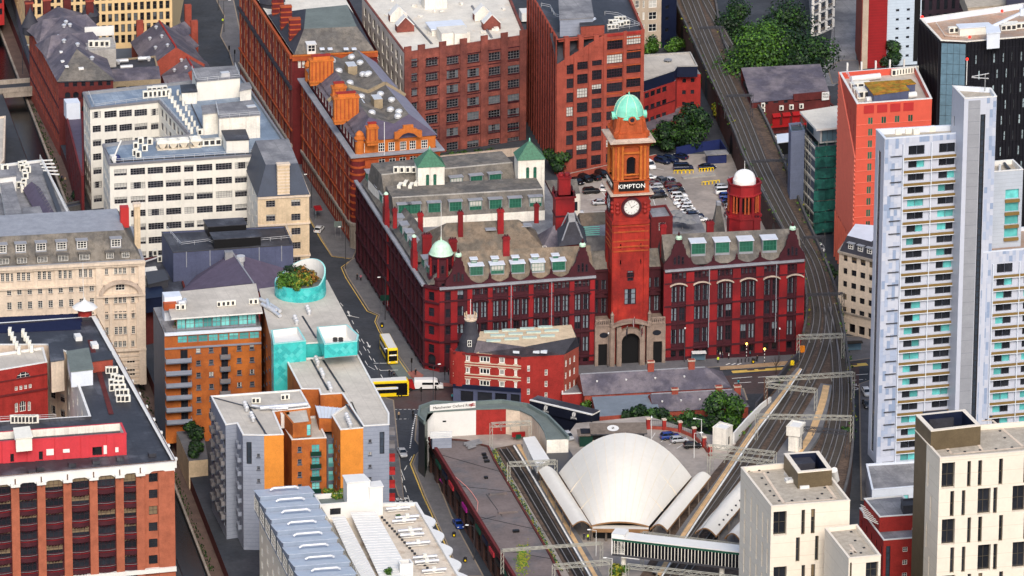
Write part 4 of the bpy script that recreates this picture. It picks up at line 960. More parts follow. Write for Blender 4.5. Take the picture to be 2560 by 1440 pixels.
for sx in(-1,1):
 for sy in(-1,1):
  d_=(td*sx+tn*sy).normalized();s_=Vector((-d_.y,d_.x,0));m=MB();pr=[(3.4,zc_-.6),(5.6,zc_-.6),(5.6,zc_+.6),(5.,zc_+.9),(4.7,zc_+1.6),(4.2,zd_),(3.4,zd_+.4)]
  f=[tc+d_*x+s_*.5+Vector((0,0,z))for x,z in pr];b=[tc+d_*x-s_*.5+Vector((0,0,z))for x,z in pr];n=len(pr);m.poly(f,'terra_orange');m.poly(b[::-1],'terra_orange')
  for k in range(n):j=(k+1)%n;m.poly([f[k],b[k],b[j],f[j]],'terra_orange')
  T.add('buttress',m)
zt=tz(252);hd=zt-zd_
m=MB();m.lathe((tc.x,tc.y,zd_),[(3.75,-.15),(3.8,.15),(3.55,.3)]+[(3.5*math.cos(R(a_)),.3+(hd-.3)*math.sin(R(a_)))for a_ in(6,18,30,42,54,66,76,84,89)],'copper',20);T.add('dome',m)
m=MB()
for k in range(8):
 t=TA+R(22.5+45*k);pts=[(tc.x+3.58*math.cos(R(a_))*math.cos(t),tc.y+3.58*math.cos(R(a_))*math.sin(t),zd_+.3+(hd-.25)*math.sin(R(a_)))for a_ in range(4,89,12)]
 for a_,b_ in zip(pts,pts[1:]):m.beam(a_,b_,.16,.12,'copper_pale')
T.add('dome_rib',m)
for k in range(4):
 t=TA-math.pi/2+k*math.pi/2;c=Vector((tc.x+3.55*math.cos(t),tc.y+3.55*math.sin(t),zd_+.1));n_=Vector((math.cos(t),math.sin(t),0));d_=Vector((-n_.y,n_.x,0));m=MB()
 for r0,r1,of,mt in((.0,.55,.55,'gl_dark'),(.55,.95,.65,'terra_orange')):
  for j in range(16):
   a0,a1=R(22.5*j),R(22.5*(j+1));f=lambda r,a_,o:c+n_*o+d_*r*math.cos(a_)+Vector((0,0,r*math.sin(a_)))
   m.poly([f(r0,a0,of),f(r1,a0,of),f(r1,a1,of),f(r0,a1,of)],mt)
   if r1>.9:m.poly([f(r1,a0,-.6),f(r1,a1,-.6),f(r1,a1,of),f(r1,a0,of)],'copper')
 T.add('oculus',m)
T.add('finial',MB().lathe((tc.x,tc.y,zt-.1),[(.3,0),(.12,.4),(.2,.6),(.0,1.1)],'copper',8))
T.done()
# buildings behind and left of the hotel
def bpx(name,label,pts,z1,cat='building',z0=0.):
 q=quadpx(pts,z1);T=Thing(name,label,cat,XY(centre(q),z0));return T,q
def gp(q,i,*a):return gpx(XY(q[i],0),XY(q[(i+1)%len(q)],0),*a)
def flat(q,z=0):return[XY(p,z)for p in q]
def vhouse(T,pts,z0,z1,m,top,rim=0.,name='penthouse'):
 q=quadpx(pts,z1);g=MB();g.prism([(p.x,p.y)for p in q],z0,z1,m)
 h_=T.add(name,g);g=MB();o=inset(q,-.2);g.prism([(p[0],p[1])for p in o],z1,z1+.2,top);T.add(name+'_roof',g,h_);return q
# orange terracotta warehouse on the street corner
T,q=bpx('warehouse','orange terracotta warehouse with lavender slate roof and big ornate chimneys',((884,392),(1100,374),(944,188),(754,200)),24.3)
wallrun(T,q[0],q[1],0,24.3,'terra_orange',gp(q,0,(947,394,963,415),6,(1077,384),1,(0,0),'arch_t'))
wallrun(T,q[1],q[2],0,24.3,'brick_red');wallrun(T,q[2],q[3],0,24.3,'brick_red')
L=(q[0]-q[3]).length
wallrun(T,q[3],q[0],0,24.3,'brick_mid',ug(q[3],q[0],24,1.25,[(.8,3.4),(5.6,3.2),(10,2.7),(13.8,2.7),(17.4,2.5),(21,2.2)],'terr',.5,2))
aS=math.atan2(q[0].y-q[3].y,q[0].x-q[3].x)
for i in range(13):piece(T,'pilaster',q[3],aS,min(L-1,max(.8,.5+(L-2.5)*i/12)),.8,.14,4.6,23.8,'brick_red' if i%2 else 'terra_orange')
for z,h,pr,m in((4.8,.7,.5,'stone_grey'),(9.2,.4,.35,'terra_orange'),(16.6,.35,.3,'terra_orange'),(20.3,.35,.3,'terra_orange'),(23.7,.6,.5,'terra_orange')):band(T,q[3],q[0],z,h,pr,m)
band(T,q[0],q[1],23.4,.5,.4,'terra_orange')
m=MB()
m.lathe((q[0].x+1.,q[0].y+1.6,0),[(2.1,0),(2.1,6.),(2.4,6.2),(2.4,6.8),(2.,7.)],'stone_grey',14)
for i in range(9):z=7+i*1.85;m.lathe((q[0].x+1.,q[0].y+1.6,0),[(2.,z),(2.,z+1.3),(2.12,z+1.32),(2.12,z+1.83),(2.,z+1.85)],'brick_red',14,ms=['brick_red','terra_orange','terra_orange','terra_orange'])
T.add('round_corner',m)
g=MB();o=inset(q,-.95);ii=inset(q,.6);n=4
for i in range(n):
 j=(i+1)%n;g.poly([(*o[i],24.55),(*o[j],24.55),(*ii[j],24.7),(*ii[i],24.7)],'lead');g.poly([(*o[i],24.2),(*o[j],24.2),(*o[j],24.55),(*o[i],24.55)],'lead');g.poly([(*o[j],24.2),(*o[i],24.2),(*q[i].xy,24.2),(*q[j].xy,24.2)],'lead')
T.add('lead_cornice',g)
qa=[Vector((*p,0))for p in inset(q,.9)];za=28.
wallrun(T,qa[0],qa[1],24.6,za,'terra_orange2',gpx(qa[0],qa[1],(894,360,912,383),1,(0,0),1,(0,0),'white33')+[o_ for x in(946,971,1000,1024,1053)for o_ in gpx(qa[0],qa[1],(x,358-(x-946)*.07,x+16,380-(x-946)*.07),1,(0,0),1,(0,0),'white33')])
wallrun(T,qa[3],qa[0],24.6,za,'brick_red',ug(qa[3],qa[0],16,1.6,[(25.2,2.2)],'white22',1,2));wallrun(T,qa[1],qa[2],24.6,za,'terra_orange');wallrun(T,qa[2],qa[3],24.6,za,'terra_orange')
def lerp2(a,b,t):return Vector((a.x+(b.x-a.x)*t,a.y+(b.y-a.y)*t,0))
o=[Vector((*p,0))for p in inset(qa,-.4)];zr=31.6;zv=29.6
fr=lambda t,s:lerp2(lerp2(o[0],o[1],t),lerp2(o[3],o[2],t),s)
g=MB()
def RQ(t0,s0,z0_,t1,s1,z1_,t2,s2,z2_,t3,s3,z3_,m):g.poly([XY(fr(t,s),z)for t,s,z in((t0,s0,z0_),(t1,s1,z1_),(t2,s2,z2_),(t3,s3,z3_))],m)
RQ(0,1,za,0,0,za,.25,.12,zr,.25,1,zr,'slate');RQ(.25,1,zr,.25,.12,zr,.52,.1,zv,.52,1,zv,'stonetile_g');RQ(.52,1,zv,.52,.1,zv,.74,.12,zr,.74,1,zr,'stonetile_g');RQ(.74,1,zr,.74,.12,zr,1,0,za,1,1,za,'slate_lav')
g.poly([XY(fr(0,0),za),XY(fr(1,0),za),XY(fr(.74,.12),zr),XY(fr(.52,.1),zv),XY(fr(.25,.12),zr)],'slate_purple')
g.poly([XY(fr(1,1),za),XY(fr(0,1),za),XY(fr(.25,1),zr),XY(fr(.52,1),zv),XY(fr(.74,1),zr)],'brick_sand')
T.add('roof',g)
g=MB();pr=[(0,za),(.25,zr),(.52,zv),(.74,zr),(1,za)]
for(t0,z0_),(t1,z1_)in zip(pr,pr[1:]):g.beam(XY(fr(t0,.52),z0_+.35),XY(fr(t1,.52),z1_+.35),.6,.9,'brick_sand')
T.add('party_wall',g)
for t,s,dz in((.32,.9,0),(.3,.75,0),(.34,.6,0),(.62,.95,0),(.66,.85,0),(.6,.72,0),(.64,.7,0),(.36,.42,0),(.62,.44,0),(.34,.2,0),(.6,.24,0),(.66,.18,0),(.62,.14,0),(.68,.33,0),(.66,.7,0)):
 z=zr-(zr-zv)*(abs((t if t<.52 else t)-(.25 if t<.52 else .74))/.24);c=fr(t,s);T.inst('roof_light',BC.setdefault('dome',MB().lathe((0,0,0),[(.95,-.3),(.95,.25),(.8,.55),(.45,.75),(0,.8)],'steel_l',12)),(c.x,c.y,z+.15),0)
for t,s,w_,d_,h_ in((.5,.8,2.4,4.,2.4),(.5,.34,2.2,4,2.6),(.25,.36,4.,3.6,1.4)):
 c=fr(t,s);cbox(T,'rooftop_hut',(c.x,c.y,zv),w_,d_,h_,aS+R(90),'brick_sand' if h_>2 else 'brick_red','steel_l')
def ornate(T,px,yt,yb,wpx,z=28.,m='terra_orange2',d_=1.7):
 v=P(px,yb,z);zt=ZV(v,yt,px);zb=z;w_=wpx/9.6;g=MB();a=aS+R(90)
 g.obox(v,w_,d_,zb-.6,zt-1.3,a,m);g.obox(v,w_+.5,d_+.5,zb+.2,zb+.7,a,m);g.obox(v,w_+.4,d_+.4,zt-1.5,zt-1.,a,m);g.obox(v,w_*.72,d_*.8,zt-1.,zt-.2,a,m);g.obox(v,w_*.8,d_*.9,zt-.2,zt,a,'brick_bright')
 n=max(2,int(w_/1.))
 for i in range(n):
  x=(i-(n-1)/2)*w_/n;g.obox((v.x+math.cos(a)*x-math.sin(-a)*0,v.y+math.sin(a)*x),.28,d_+.3,zb+.7,zt-1.5,a,'terra_orange')
 T.add('chimney',g)
ornate(T,803,137,205,58,28.6);ornate(T,847,205,243,33,29.2);ornate(T,865,230,302,60,28.6);ornate(T,930,306,356,26,28.,d_=1.5)
g=MB();c=P(1021,346,28.2);dx=(qa[1]-qa[0]).normalized();pr=[(-3.5,0),(-3.5,1.7),(-2.6,1.9),(-2.2,2.3),(-1.3,2.5),(-1.3,3.4),(1.3,3.4),(1.3,2.5),(2.2,2.3),(2.6,1.9),(3.5,1.7),(3.5,0),(2.6,0),(1.4,1.15),(0,1.5),(-1.4,1.15),(-2.6,0)]
f=[c+dx*x+Vector((0,0,z))for x,z in pr];nn=Vector((-dx.y,dx.x,0))*.8;b=[p+nn for p in f];n=len(pr)
g.poly(f[::-1],'terra_orange2');g.poly(b,'terra_orange2')
for i in range(n):j=(i+1)%n;g.poly([f[i],f[j],b[j],b[i]],'terra_orange2')
T.add('gable',g)
g=MB();c=qa[0]+Vector((.8,.8,0));g.lathe((c.x,c.y,24.6),[(1.2,0),(1.2,3.6),(1.4,3.8),(1.4,4.2),(1.1,4.3),(1.1,5),(.7,5.6),(0,6)],'terra_orange2',10);T.add('turret',g)
g=MB();c=qa[3]+Vector((1,-1,0));g.lathe((c.x,c.y,24.6),[(1.2,0),(1.2,4),(1.4,4.2),(1.,5),(0,6)],'terra_orange2',10);T.add('turret',g)
rail(T,[XY(qa[3]+Vector((.3,0,0)),28.),XY(qa[0]+Vector((.3,.4,0)),28.)],1.,'steel_d')
T.add('flagpole',MB().tube(P(961,388,27),P(961,388,27)+Vector((0,0,8.6)),.09,'white',6))
T.done()
# taller red and orange warehouse behind it
T,q=bpx('warehouse','long red brick warehouse with striped chimneys and grey mansard behind the orange warehouse',((730,139),(944,128),(840,-60),(598,-62)),29.7)
L=(q[0]-q[3]).length;aS2=math.atan2(q[0].y-q[3].y,q[0].x-q[3].x)
wallrun(T,q[0],q[1],0,29.7,'brick_red',gp(q,0,(824,147,850,160),2,(865,145),1,(0,0),'white22')+gp(q,0,(745,152,752,170),2,(755,151),1,(0,0),'white22'))
wallrun(T,q[3],q[0],0,29.7,'brick_mid',ug(q[3],q[0],34,1.5,[(.8,3.4),(5.6,3.2),(10,2.7),(13.8,2.7),(17.4,2.6),(21.4,2.5),(25.4,2.3)],'terr',1,2))
wallrun(T,q[1],q[2],0,29.7,'brick_red');wallrun(T,q[2],q[3],0,29.7,'brick_red')
for i in range(18):piece(T,'pilaster',q[3],aS2,min(L-1,1+(L-3)*i/17),.8,.14,4.6,29.,'brick_red' if i%2 else 'terra_orange')
for z,h,pr_,m in((4.8,.7,.6,'stone_grey'),(9.2,.4,.4,'terra_orange'),(20.4,.9,.6,'slate_d'),(28.8,.9,.6,'terra_orange')):band(T,q[3],q[0],z,h,pr_,m)
band(T,q[0],q[1],28.3,1.3,.5,'terra_orange');band(T,q[0],q[1],29.6,.25,.7,'terra_orange2','coping')
zt=34.2;t1,t2,t3,t4=P(760,72,zt),P(892,66,zt),P(868,12,zt),P(765,22,zt)
i_=[Vector((*p,0))for p in inset(q,.7)]
g=MB();g.poly([XY(i_[0],29.7),XY(i_[1],29.7),t2,t1],'stonetile_g');g.poly([XY(lerp2(i_[0],i_[3],.5),29.7),XY(i_[0],29.7),t1,t4],'slate_d');g.poly([XY(i_[1],29.7),XY(lerp2(i_[1],i_[2],.45),29.7),t3,t2],'slate_d')
g.poly([t1,t2,t3,t4],'roof_green');g.poly([XY(p,29.5)for p in i_],'roof_white');g.poly([t4,t3,XY(lerp2(i_[1],i_[2],.45),29.6),XY(lerp2(i_[0],i_[3],.5),29.6)],'slate_d');T.add('roof',g)
dx=(q[1]-q[0]).normalized();aF=math.atan2(dx.y,dx.x)
p=P(779,130,30.3);dormer(T,p,aF,2.2,2.,2.6,'white22','white','white')
for x in(805,825,865,885):c=P(x,122,30.8);T.add('skylight',MB().obox(c,1.2,1.,30.6,31.,aF,'clad_pale'))
for px,yt,yb in((737,45,105),(715,14,75),(694,-20,40)):
 v=P(px,yb,30);zt_=ZV(v,yt,px);g=MB();n=7
 for k in range(n):z0_,z1_=27+(zt_-27)*k/n,27+(zt_-27)*(k+1)/n;g.obox(v,2.9,1.6,z0_,z1_-.35,aF,'brick_red');g.obox(v,3.05,1.75,z1_-.35,z1_,aF,'terra_orange')
 T.add('chimney',g)
g=MB();c=P(680,18,29);g.lathe(c,[(3.2,-2),(3.2,1.5),(3.6,1.7),(3.2,2.4),(2.2,4.5),(1.2,6),(.3,7),(0,9)],'slate_d',10);T.add('turret_roof',g)
T.done()
# brown brick factory with white roof
T,q=bpx('factory','brown brick factory with flat white roof and notched parapet',((1011,132),(1315,88),(1262,-40),(905,-8)),28.6)
ops=[o_ for i,x in enumerate((1014,1065,1117,1169,1222,1270))for o_ in gp(q,0,(x,150-(x-1014)*.082,x+29,170-(x-1014)*.082),1,(0,0),7,(x,150-(x-1014)*.082+216),'ware')]
wallrun(T,q[0],q[1],0,28.6,'brick_brown',[o_ for o_ in ops if not(1160<0)],)
wallrun(T,q[3],q[0],0,28.6,'white_dirty',ug(q[3],q[0],9,2.6,fl(7,2.,3.7,2.5),'wareside',1,1));wallrun(T,q[1],q[2],0,28.6,'brick_brown');wallrun(T,q[2],q[3],0,28.6,'brick_brown')
a_=math.atan2(q[1].y-q[0].y,q[1].x-q[0].x)
for x in(1011,1053,1106,1158,1210,1260,1310):
 u,_=PF(flat(q)[0],flat(q)[1],x,120);u=max(.9,min(u,(q[1]-q[0]).length-.9));piece(T,'pilaster',q[0],a_,u,1.9,.3,0,28.6,'brick_brown');piece(T,'parapet_block',q[0],a_,u,2.,.3,28.6,30.2,'brick_brown')
for k in range(7):band(T,q[0],q[1],3.55+k*3.7,.22,.12,'terra_dark')
flatroof(T,q,28.6,'roof_white',.7,.5,'brick_brown')
for(x,y,w_,d_,h_)in((1085,15,6.,4.5,2.6),(1133,100,7.5,6,3.),(1150,108,3.5,3,3.2)):c=P(x,y,28.);cbox(T,'rooftop_hut',(c.x,c.y,27.9),w_,d_,h_,G,'white_dirty','roof_white')
c=P(1115,60,30.);g=MB();g.obox(c,9,6.,27.9,29.6,G,'white_dirty');g.obox(c,9.6,6.6,29.6,29.9,G,'clad_pale');T.add('skylight',g)
for(x,y)in((997,42),(1014,68),(1208,40),(1230,62)):
 c=P(x,y+12,28.);d=Vector((math.cos(G),math.sin(G),0));g=MB();n_=Vector((-d.y,d.x,0))
 f=[c+d*-2.3,c+d*2.3,c+d*2.3+Vector((0,0,1.6)),c+Vector((0,0,4.)),c+d*-2.3+Vector((0,0,1.6))];b=[p+n_*2.4 for p in f];g.poly(f,'brick_brown' if x in(1014,1230)else 'white_dirty');g.poly(b[::-1],'white_dirty')
 for i in range(5):j=(i+1)%5;g.poly([f[j],f[i],b[i],b[j]],'brick_brown')
 T.add('rooftop_gable',g);g=MB()
 for i in(2,3):g.beam((f[i]+b[i])/2+Vector((0,0,.12)),(f[i+1]+b[i+1])/2+Vector((0,0,.12)),2.6,.2,'white')
 T.add('gable_roof',g)
for x0,y0,x1,y1 in((1000,20,1080,110),(1180,15,1230,95)):pipe(T,[P(x0,y0,28.),P(x1,y1,28.)],.35,'roof_grey','roof_gutter',4)
for i in range(18):c=P(RND.uniform(960,1270),RND.uniform(0,90),27.95);cbox(T,'roof_box',c,RND.uniform(.5,1.3),RND.uniform(.5,1.6),RND.uniform(.3,.9),RND.random(),'white_dirty')
T.done()
# red brick warehouse with slate lean-to corner
zD=36.5;T,q=bpx('warehouse','red brick warehouse with large gridded windows and sloping slate corner',((1393,99),(1611,76),(1560,-45),(1318,-30)),zD)
Lq=(q[1]-q[0]).length;us=PF(flat(q)[0],flat(q)[1],1509,110)[0];zlo=PF(flat(q)[0],flat(q)[1],1418,158)[1]
opl=[];cols=((1417,1434),(1443,1470),(1479,1505))
for k,(x0,x1)in enumerate(cols):
 yt=(162,151,141)[k];n=(7,8,9)[k]
 opl+=gp(q,0,(x0,yt-(0 if k else 0),x1,yt+24),1,(0,0),n,(x0,yt+35.4*(n-1)),'wareplum')
S1=XY(q[0]+(q[1]-q[0])*(us/Lq),0)
wallrun(T,q[0],S1,0,zlo,'brick_mid',opl)
opr=[]
for x0,x1,yt in((1517,1557,103),(1566,1603,91)):opr+=gpx(S1,XY(q[1],0),(x0,yt,x1,yt+22),1,(0,0),9,(x0,yt+35.2*8),'wareplum')
wallrun(T,S1,q[1],0,zD,'brick_mid',opr)
g=MB();n_=Vector((-(q[1]-q[0]).y,(q[1]-q[0]).x,0)).normalized();Ltop=q[0]+n_*6;
g.poly([XY(S1,zlo),XY(S1,zD),XY(q[0],zlo)][::1],'brick_mid');T.add('wall',g)
g=MB();g.poly([XY(q[0],zlo),XY(S1,zD-.1),XY(S1+n_*5.5,zD),XY(q[0]+n_*5.5,zD)],'slate_d');T.add('slate_slope',g)
for t in(.22,.52,.85):
 p=q[0].lerp(S1,t);z=zlo+(zD-zlo)*t;g=MB();g.obox(p+n_*.7,1.3,1.8,z-2,zD+.2,G,'brick_mid');T.add('buttress',g)
for t,d_ in((.3,3.2),(.62,3.6)):
 p=q[0].lerp(S1,t)+n_*d_;z0_=zlo+(zD-zlo)*t;z=z0_+(zD-z0_)*d_/5.5;T.add('skylight',MB().obox(p,1.,1.5,z-.2,z+.3,G,'clad_pale'))
for a,b,sd in((q[1],q[2],0),(q[2],q[3],0),(q[3],q[0],1)):wallrun(T,a,b,0,zD,'brick_deep',ug(a,b,12,2.4,fl(9,1.5,3.7,2.4),'wareside',1,1)if sd else())
aS3=math.atan2(q[0].y-q[3].y,q[0].x-q[3].x);L3_=(q[0]-q[3]).length
for i in range(13):piece(T,'pilaster',q[3],aS3,min(L3_-.6,max(.6,1+(L3_-2)*i/12)),1.,.2,0,zD+.8,'brick_mid')
aF=math.atan2((q[1]-q[0]).y,(q[1]-q[0]).x)
for x in(1438,1475,1512,1561,1607):u=PF(flat(q)[0],flat(q)[1],x,200)[0];piece(T,'pilaster',q[0],aF,min(u,Lq-.5),.9,.22,0,min(zD+.4,zlo+max(0,(zD-zlo)*u/us)),'brick_mid')
band(T,S1,q[1],zD-.6,.6,.2,'brick_bright');
for y in range(9):band(T,S1,q[1],zD-1.6-y*3.62-.2,.25,.12,'terra_orange')
flatroof(T,q,zD,'roof_dark',.9,.45,'brick_mid')
vhouse(T,((1400,50),(1483,45),(1475,-5),(1398,-2)),zD-1,zD+3.6,'clad_grey','roof_grey')
vhouse(T,((1452,66),(1511,62),(1500,40),(1450,44)),zD-1,zD+2.4,'brick_mid','roof_dark')
c=P(1476,45,zD+3);g=MB();g.lathe(XY(c,zD+2.6),[(1.6,0),(1.4,.4),(0,1.)],'clad_pale',4,G);T.add('skylight',g)
rail(T,[P(1353,18,zD),P(1375,22,zD),P(1388,45,zD),P(1450,58,zD),P(1452,50,zD)],1.1,'steel_l');rail(T,[P(1512,38,zD),P(1545,42,zD),P(1600,68,zD),P(1520,80,zD)],1.1,'steel_l')
for x,y in((1535,60),(1545,66),(1550,52),(1532,72),(1560,62)):ac(T,P(x,y,zD-.8),G,1.,2)
for x in(1452,1462,1478):ac(T,P(x,68,zD-.8),G,.7)
T.done()
# low modern red block with grey roof and navy attic
zE=15.5;T,q=bpx('red_office','low bright red brick block with pale grey roof beside the viaduct',((1606,203),(1686,176),(1693,166),(1744,165),(1726,130),(1606,137)),zE)
for i in range(6):wallrun(T,q[i],q[(i+1)%6],zE-3,zE,'navy')
flatroof(T,q,zE,'roof_pale',.25,.3,'concrete')
i_=[Vector((*p,0))for p in inset(q,.35)];
g=MB();q2=quadpx(((1606,231),(1688,202),(1693,188),(1752,185),(1728,150),(1606,160)),zE-3)
for i in range(6):
 ops=()
 if i==0:ops=gp(q2,0,(1612,234,1623,247),4,(1656,219),3,(1612,298),'dark1')
 if i==2:ops=gp(q2,2,(1706,197,1715,207),2,(1727,197),3,(1706,255),'dark1')
 wallrun(T,q2[i],q2[(i+1)%6],0,zE-3,'brick_bright',ops)
g.poly([XY(p,zE-3.02)for p in q2],'roof_grey');T.add('roof',g)
for z in(3.4,7.):band(T,q2[0],q2[1],z,.25,.1,'terra_dark')
q3=quadpx(((1606,338),(1690,300),(1710,262),(1606,300)),4.);block(T,q3,0,4.,'brick_mid',{0:ug(q3[0],q3[1],5,1.6,[(1.,1.8)],'office')},'slate',.2)
cowl(T,P(1670,152,zE),1.1,.5);T.done()
# tan apartment block with navy end
T,q=bpx('apartment_block','tan rendered apartment block with navy end wall behind the red warehouse',((1520,132),(1652,120),(1690,112),(1640,-60),(1480,-60)),0)
z1=24.
wallrun(T,q[0],q[1],0,z1,'clad_tan',[o_ for x0,w_ in((1524,20),(1554,10),(1574,5),(1588,10),(1607,5),(1622,20))for o_ in gp(q,0,(x0,3-(x0-1524)*.02,x0+w_,22-(x0-1524)*.02),1,(0,0),4,(x0,90),'white22')])
wallrun(T,q[1],q[2],0,z1,'navy',gp(q,1,(1664,15,1672,23),1,(0,0),4,(1664,100),'dark1'))
for i in(2,3,4):wallrun(T,q[i],q[(i+1)%5],0,z1,'clad_tan')
flatroof(T,q,z1,'roof_grey',.5);T.done()
# old brick warehouse by the canal
zH=17.5;T,q=bpx('canal_warehouse','old red brick canal warehouse with purple slate hipped roofs',((146,203),(283,198),(225,40),(72,62)),zH,z0=-3)
wallrun(T,q[0],q[1],-3,zH,'brick_deep',gp(q,0,(161,204,172,218),6,(266,200),1,(0,0),'hotel_s')+gp(q,0,(162,231,176,246),6,(266,227),3,(162,300),'arch_b'))
wallrun(T,q[3],q[0],-3,zH,'brick_mid',ug(q[3],q[0],16,1.2,fl(5,0,3.6,2.2),'wareside',1,1));wallrun(T,q[1],q[2],-3,zH,'brick_deep');wallrun(T,q[2],q[3],-3,zH,'brick_deep')
for z in(3.,10.,zH-.4):band(T,q[3],q[0],z,.35,.2,'terra_dark');
band(T,q[0],q[1],12.6,.3,.15,'terra_dark');band(T,q[0],q[1],zH-.35,.4,.25,'slate_d')
o=[Vector((*p,0))for p in inset(q,-.4)]
fr=lambda t,s:lerp2(lerp2(o[0],o[1],t),lerp2(o[3],o[2],t),s);zr=22.2;g=MB()
def RP(*a):g.poly([XY(fr(t,s),z)for t,s,z in a[:-1]],a[-1])
RP((0,0,zH),(1,0,zH),(.46,.24,zr),'stonetile_g');RP((0,1,zH),(0,0,zH),(.46,.24,zr),(.46,.95,zr),'slate');RP((1,0,zH),(1,1,zH),(.46,.95,zr),(.46,.24,zr),'slate');RP((1,1,zH),(0,1,zH),(.46,.95,zr),'slate');T.add('roof',g)
for s0 in(.5,.78):
 p,q_=fr(-.02,s0),fr(1.02,s0);ridge_roof(T,p,q_,zr-.2,6.,zH+.4,'slate',3,3)
for t,s in((.2,.2),(.24,.33),(.22,.1)):c=fr(t,s);z=zH+(zr-zH)*t/.46;T.add('skylight',MB().obox(c,1.3,.9,z,z+.3,aS,'white'))
c=fr(.46,.09);T.add('skylight',MB().obox(c,1.3,.9,zH+1.5,zH+2.1,G,'white'))
for t,s in((.5,.3),(.68,.16),(.33,.42),(.42,.62),(.47,.66),(.52,.63),(.28,.52)):c=fr(t,s);cowl(T,(c.x,c.y,zr-abs(t-.46)*8.5),.6,1.,'duct')
for t,s,h_ in((.02,.97,7),(.62,.99,6.5),(.95,.93,6),(.3,.98,7)):c=fr(t,s);g=MB();g.obox(c,2.,1.3,zH-1,zH+h_,G,'brick_deep');g.obox(c,2.3,1.6,zH+h_-.7,zH+h_-.2,G,'brick_mid');T.add('chimney',g)
for t,s in((.01,.9),(.97,.95)):c=fr(t,s);g=MB();g.lathe((c.x,c.y,zH),[(2.2,-1),(2.2,1),(2.5,1.1),(.15,6.2),(0,7.4)],'slate_d',8);T.add('spire',g)
qd=quadpx(((215,128),(290,122),(282,92),(212,96)),20.);g=MB();g.prism([(p.x,p.y)for p in qd],15,20,'concrete');T.add('plant_deck',g)
rail(T,[XY(p,20.)for p in(qd[0],qd[1],qd[2])],1.1,'steel_l')
for x in(228,242,256,268):ac(T,P(x,118,20),G,1.4)
m_=MB();a,b=P(212,92,20),P(285,88,20);m_.prism([(a.x,a.y),(b.x,b.y),(b.x,b.y+.3),(a.x,a.y+.3)],20,22.6,'white');T.add('screen',m_)
T.done()
T,q=bpx('flat_roof_annexe','dark flat roofed annexe with white ducts between the two slate warehouses',((282,205),(402,198),(388,140),(268,150)),13.)
block(T,q,0,13,'brick_sand',{0:ug(q[0],q[1],3,2.6,[(10.4,1.2)],'dark1',.5,2)},'roof_dark',.3)
g=MB();f=lambda t,s,z:XY(lerp2(lerp2(q[0],q[1],t),lerp2(q[3],q[2],t),s),z);g.poly([f(0,0,13.1),f(1,0,13.1),f(1,.32,14.6),f(0,.32,14.6)],'slate');g.poly([f(0,.32,14.6),f(1,.32,14.6),f(1,.34,13.),f(0,.34,13.)],'slate');T.add('lean_to_roof',g)
for x,y in((305,152),(316,167),(360,146)):c=P(x,y,13.6);pipe(T,[c-Vector((1.6,.4,0)),c+Vector((1.6,.4,0))],.55,'steel_l')
for x,y in((296,160),(372,152),(352,150)):cowl(T,P(x,y,13),.6,1.,'steel_l')
T.done()
T=Thing('slate_hall','slate roofed brick hall with red ridge tiles near the top left road','building',P(410,190))
for(x0,y0,x1,y1,zr,hw,ze)in((398,52,440,118,15.5,8.,10.),(452,118,484,172,12.5,7.,8.)):
 a,b=P(x0,y0,zr),P(x1,y1,zr);ridge_roof(T,a,b,zr,hw,ze,'slate',0,0,wall='brick_mid');d=(b-a);d.z=0;d.normalize();n_=Vector((-d.y,d.x,0))
 qq=[a-n_*hw*.95,b-n_*hw*.95,b+n_*hw*.95,a+n_*hw*.95];g=MB();g.prism([(p.x,p.y)for p in qq],0,ze,'brick_mid');T.add('wall',g)
 g=MB();g.beam(XY(a,zr+.05),XY(b,zr+.05),.45,.3,'brick_bright');T.add('ridge_tiles',g)
 for k in range(5):p=a.lerp(b,.15+.17*k)+n_*(1.5+(k%2)*2.5)*-1;cowl(T,(p.x,p.y,zr-(1.5+(k%2)*2.5)*(zr-ze)/hw),.5,.9,'duct')
for x,y in((350,100),(470,60),(486,100)):c=P(x,y,10);g=MB();g.obox(c,1.8,1.2,0,15.5,G,'brick_mid');T.add('chimney',g)
for k in range(3):
 a=P(425+k*17,70+k*28,13.);b=P(462+k*9,62+k*26,12.);ridge_roof(T,a,b,13-k*.8,3.2,10.5-k,'slate',0,0,'cross_gable','brick_mid')
T.done()
T=Thing('gabled_hall','small brick hall with dark slate gables beside the white office','building',P(430,215))
a,b=P(405,190,12.),P(470,182,12.);ridge_roof(T,a,b,12,6.,8.,'slate',0,0,wall='brick_red');d=(b-a).normalized();n_=Vector((-d.y,d.x,0));qq=[a-n_*5.7,b-n_*5.7,b+n_*5.7,a+n_*5.7];T.add('wall',MB().prism([(p.x,p.y)for p in qq],0,8.,'brick_red'))
a=P(412,192,11.);b=P(420,205,11.);ridge_roof(T,a,b,11,3.,8.,'slate',0,0,'gable_roof','brick_bright');T.done()
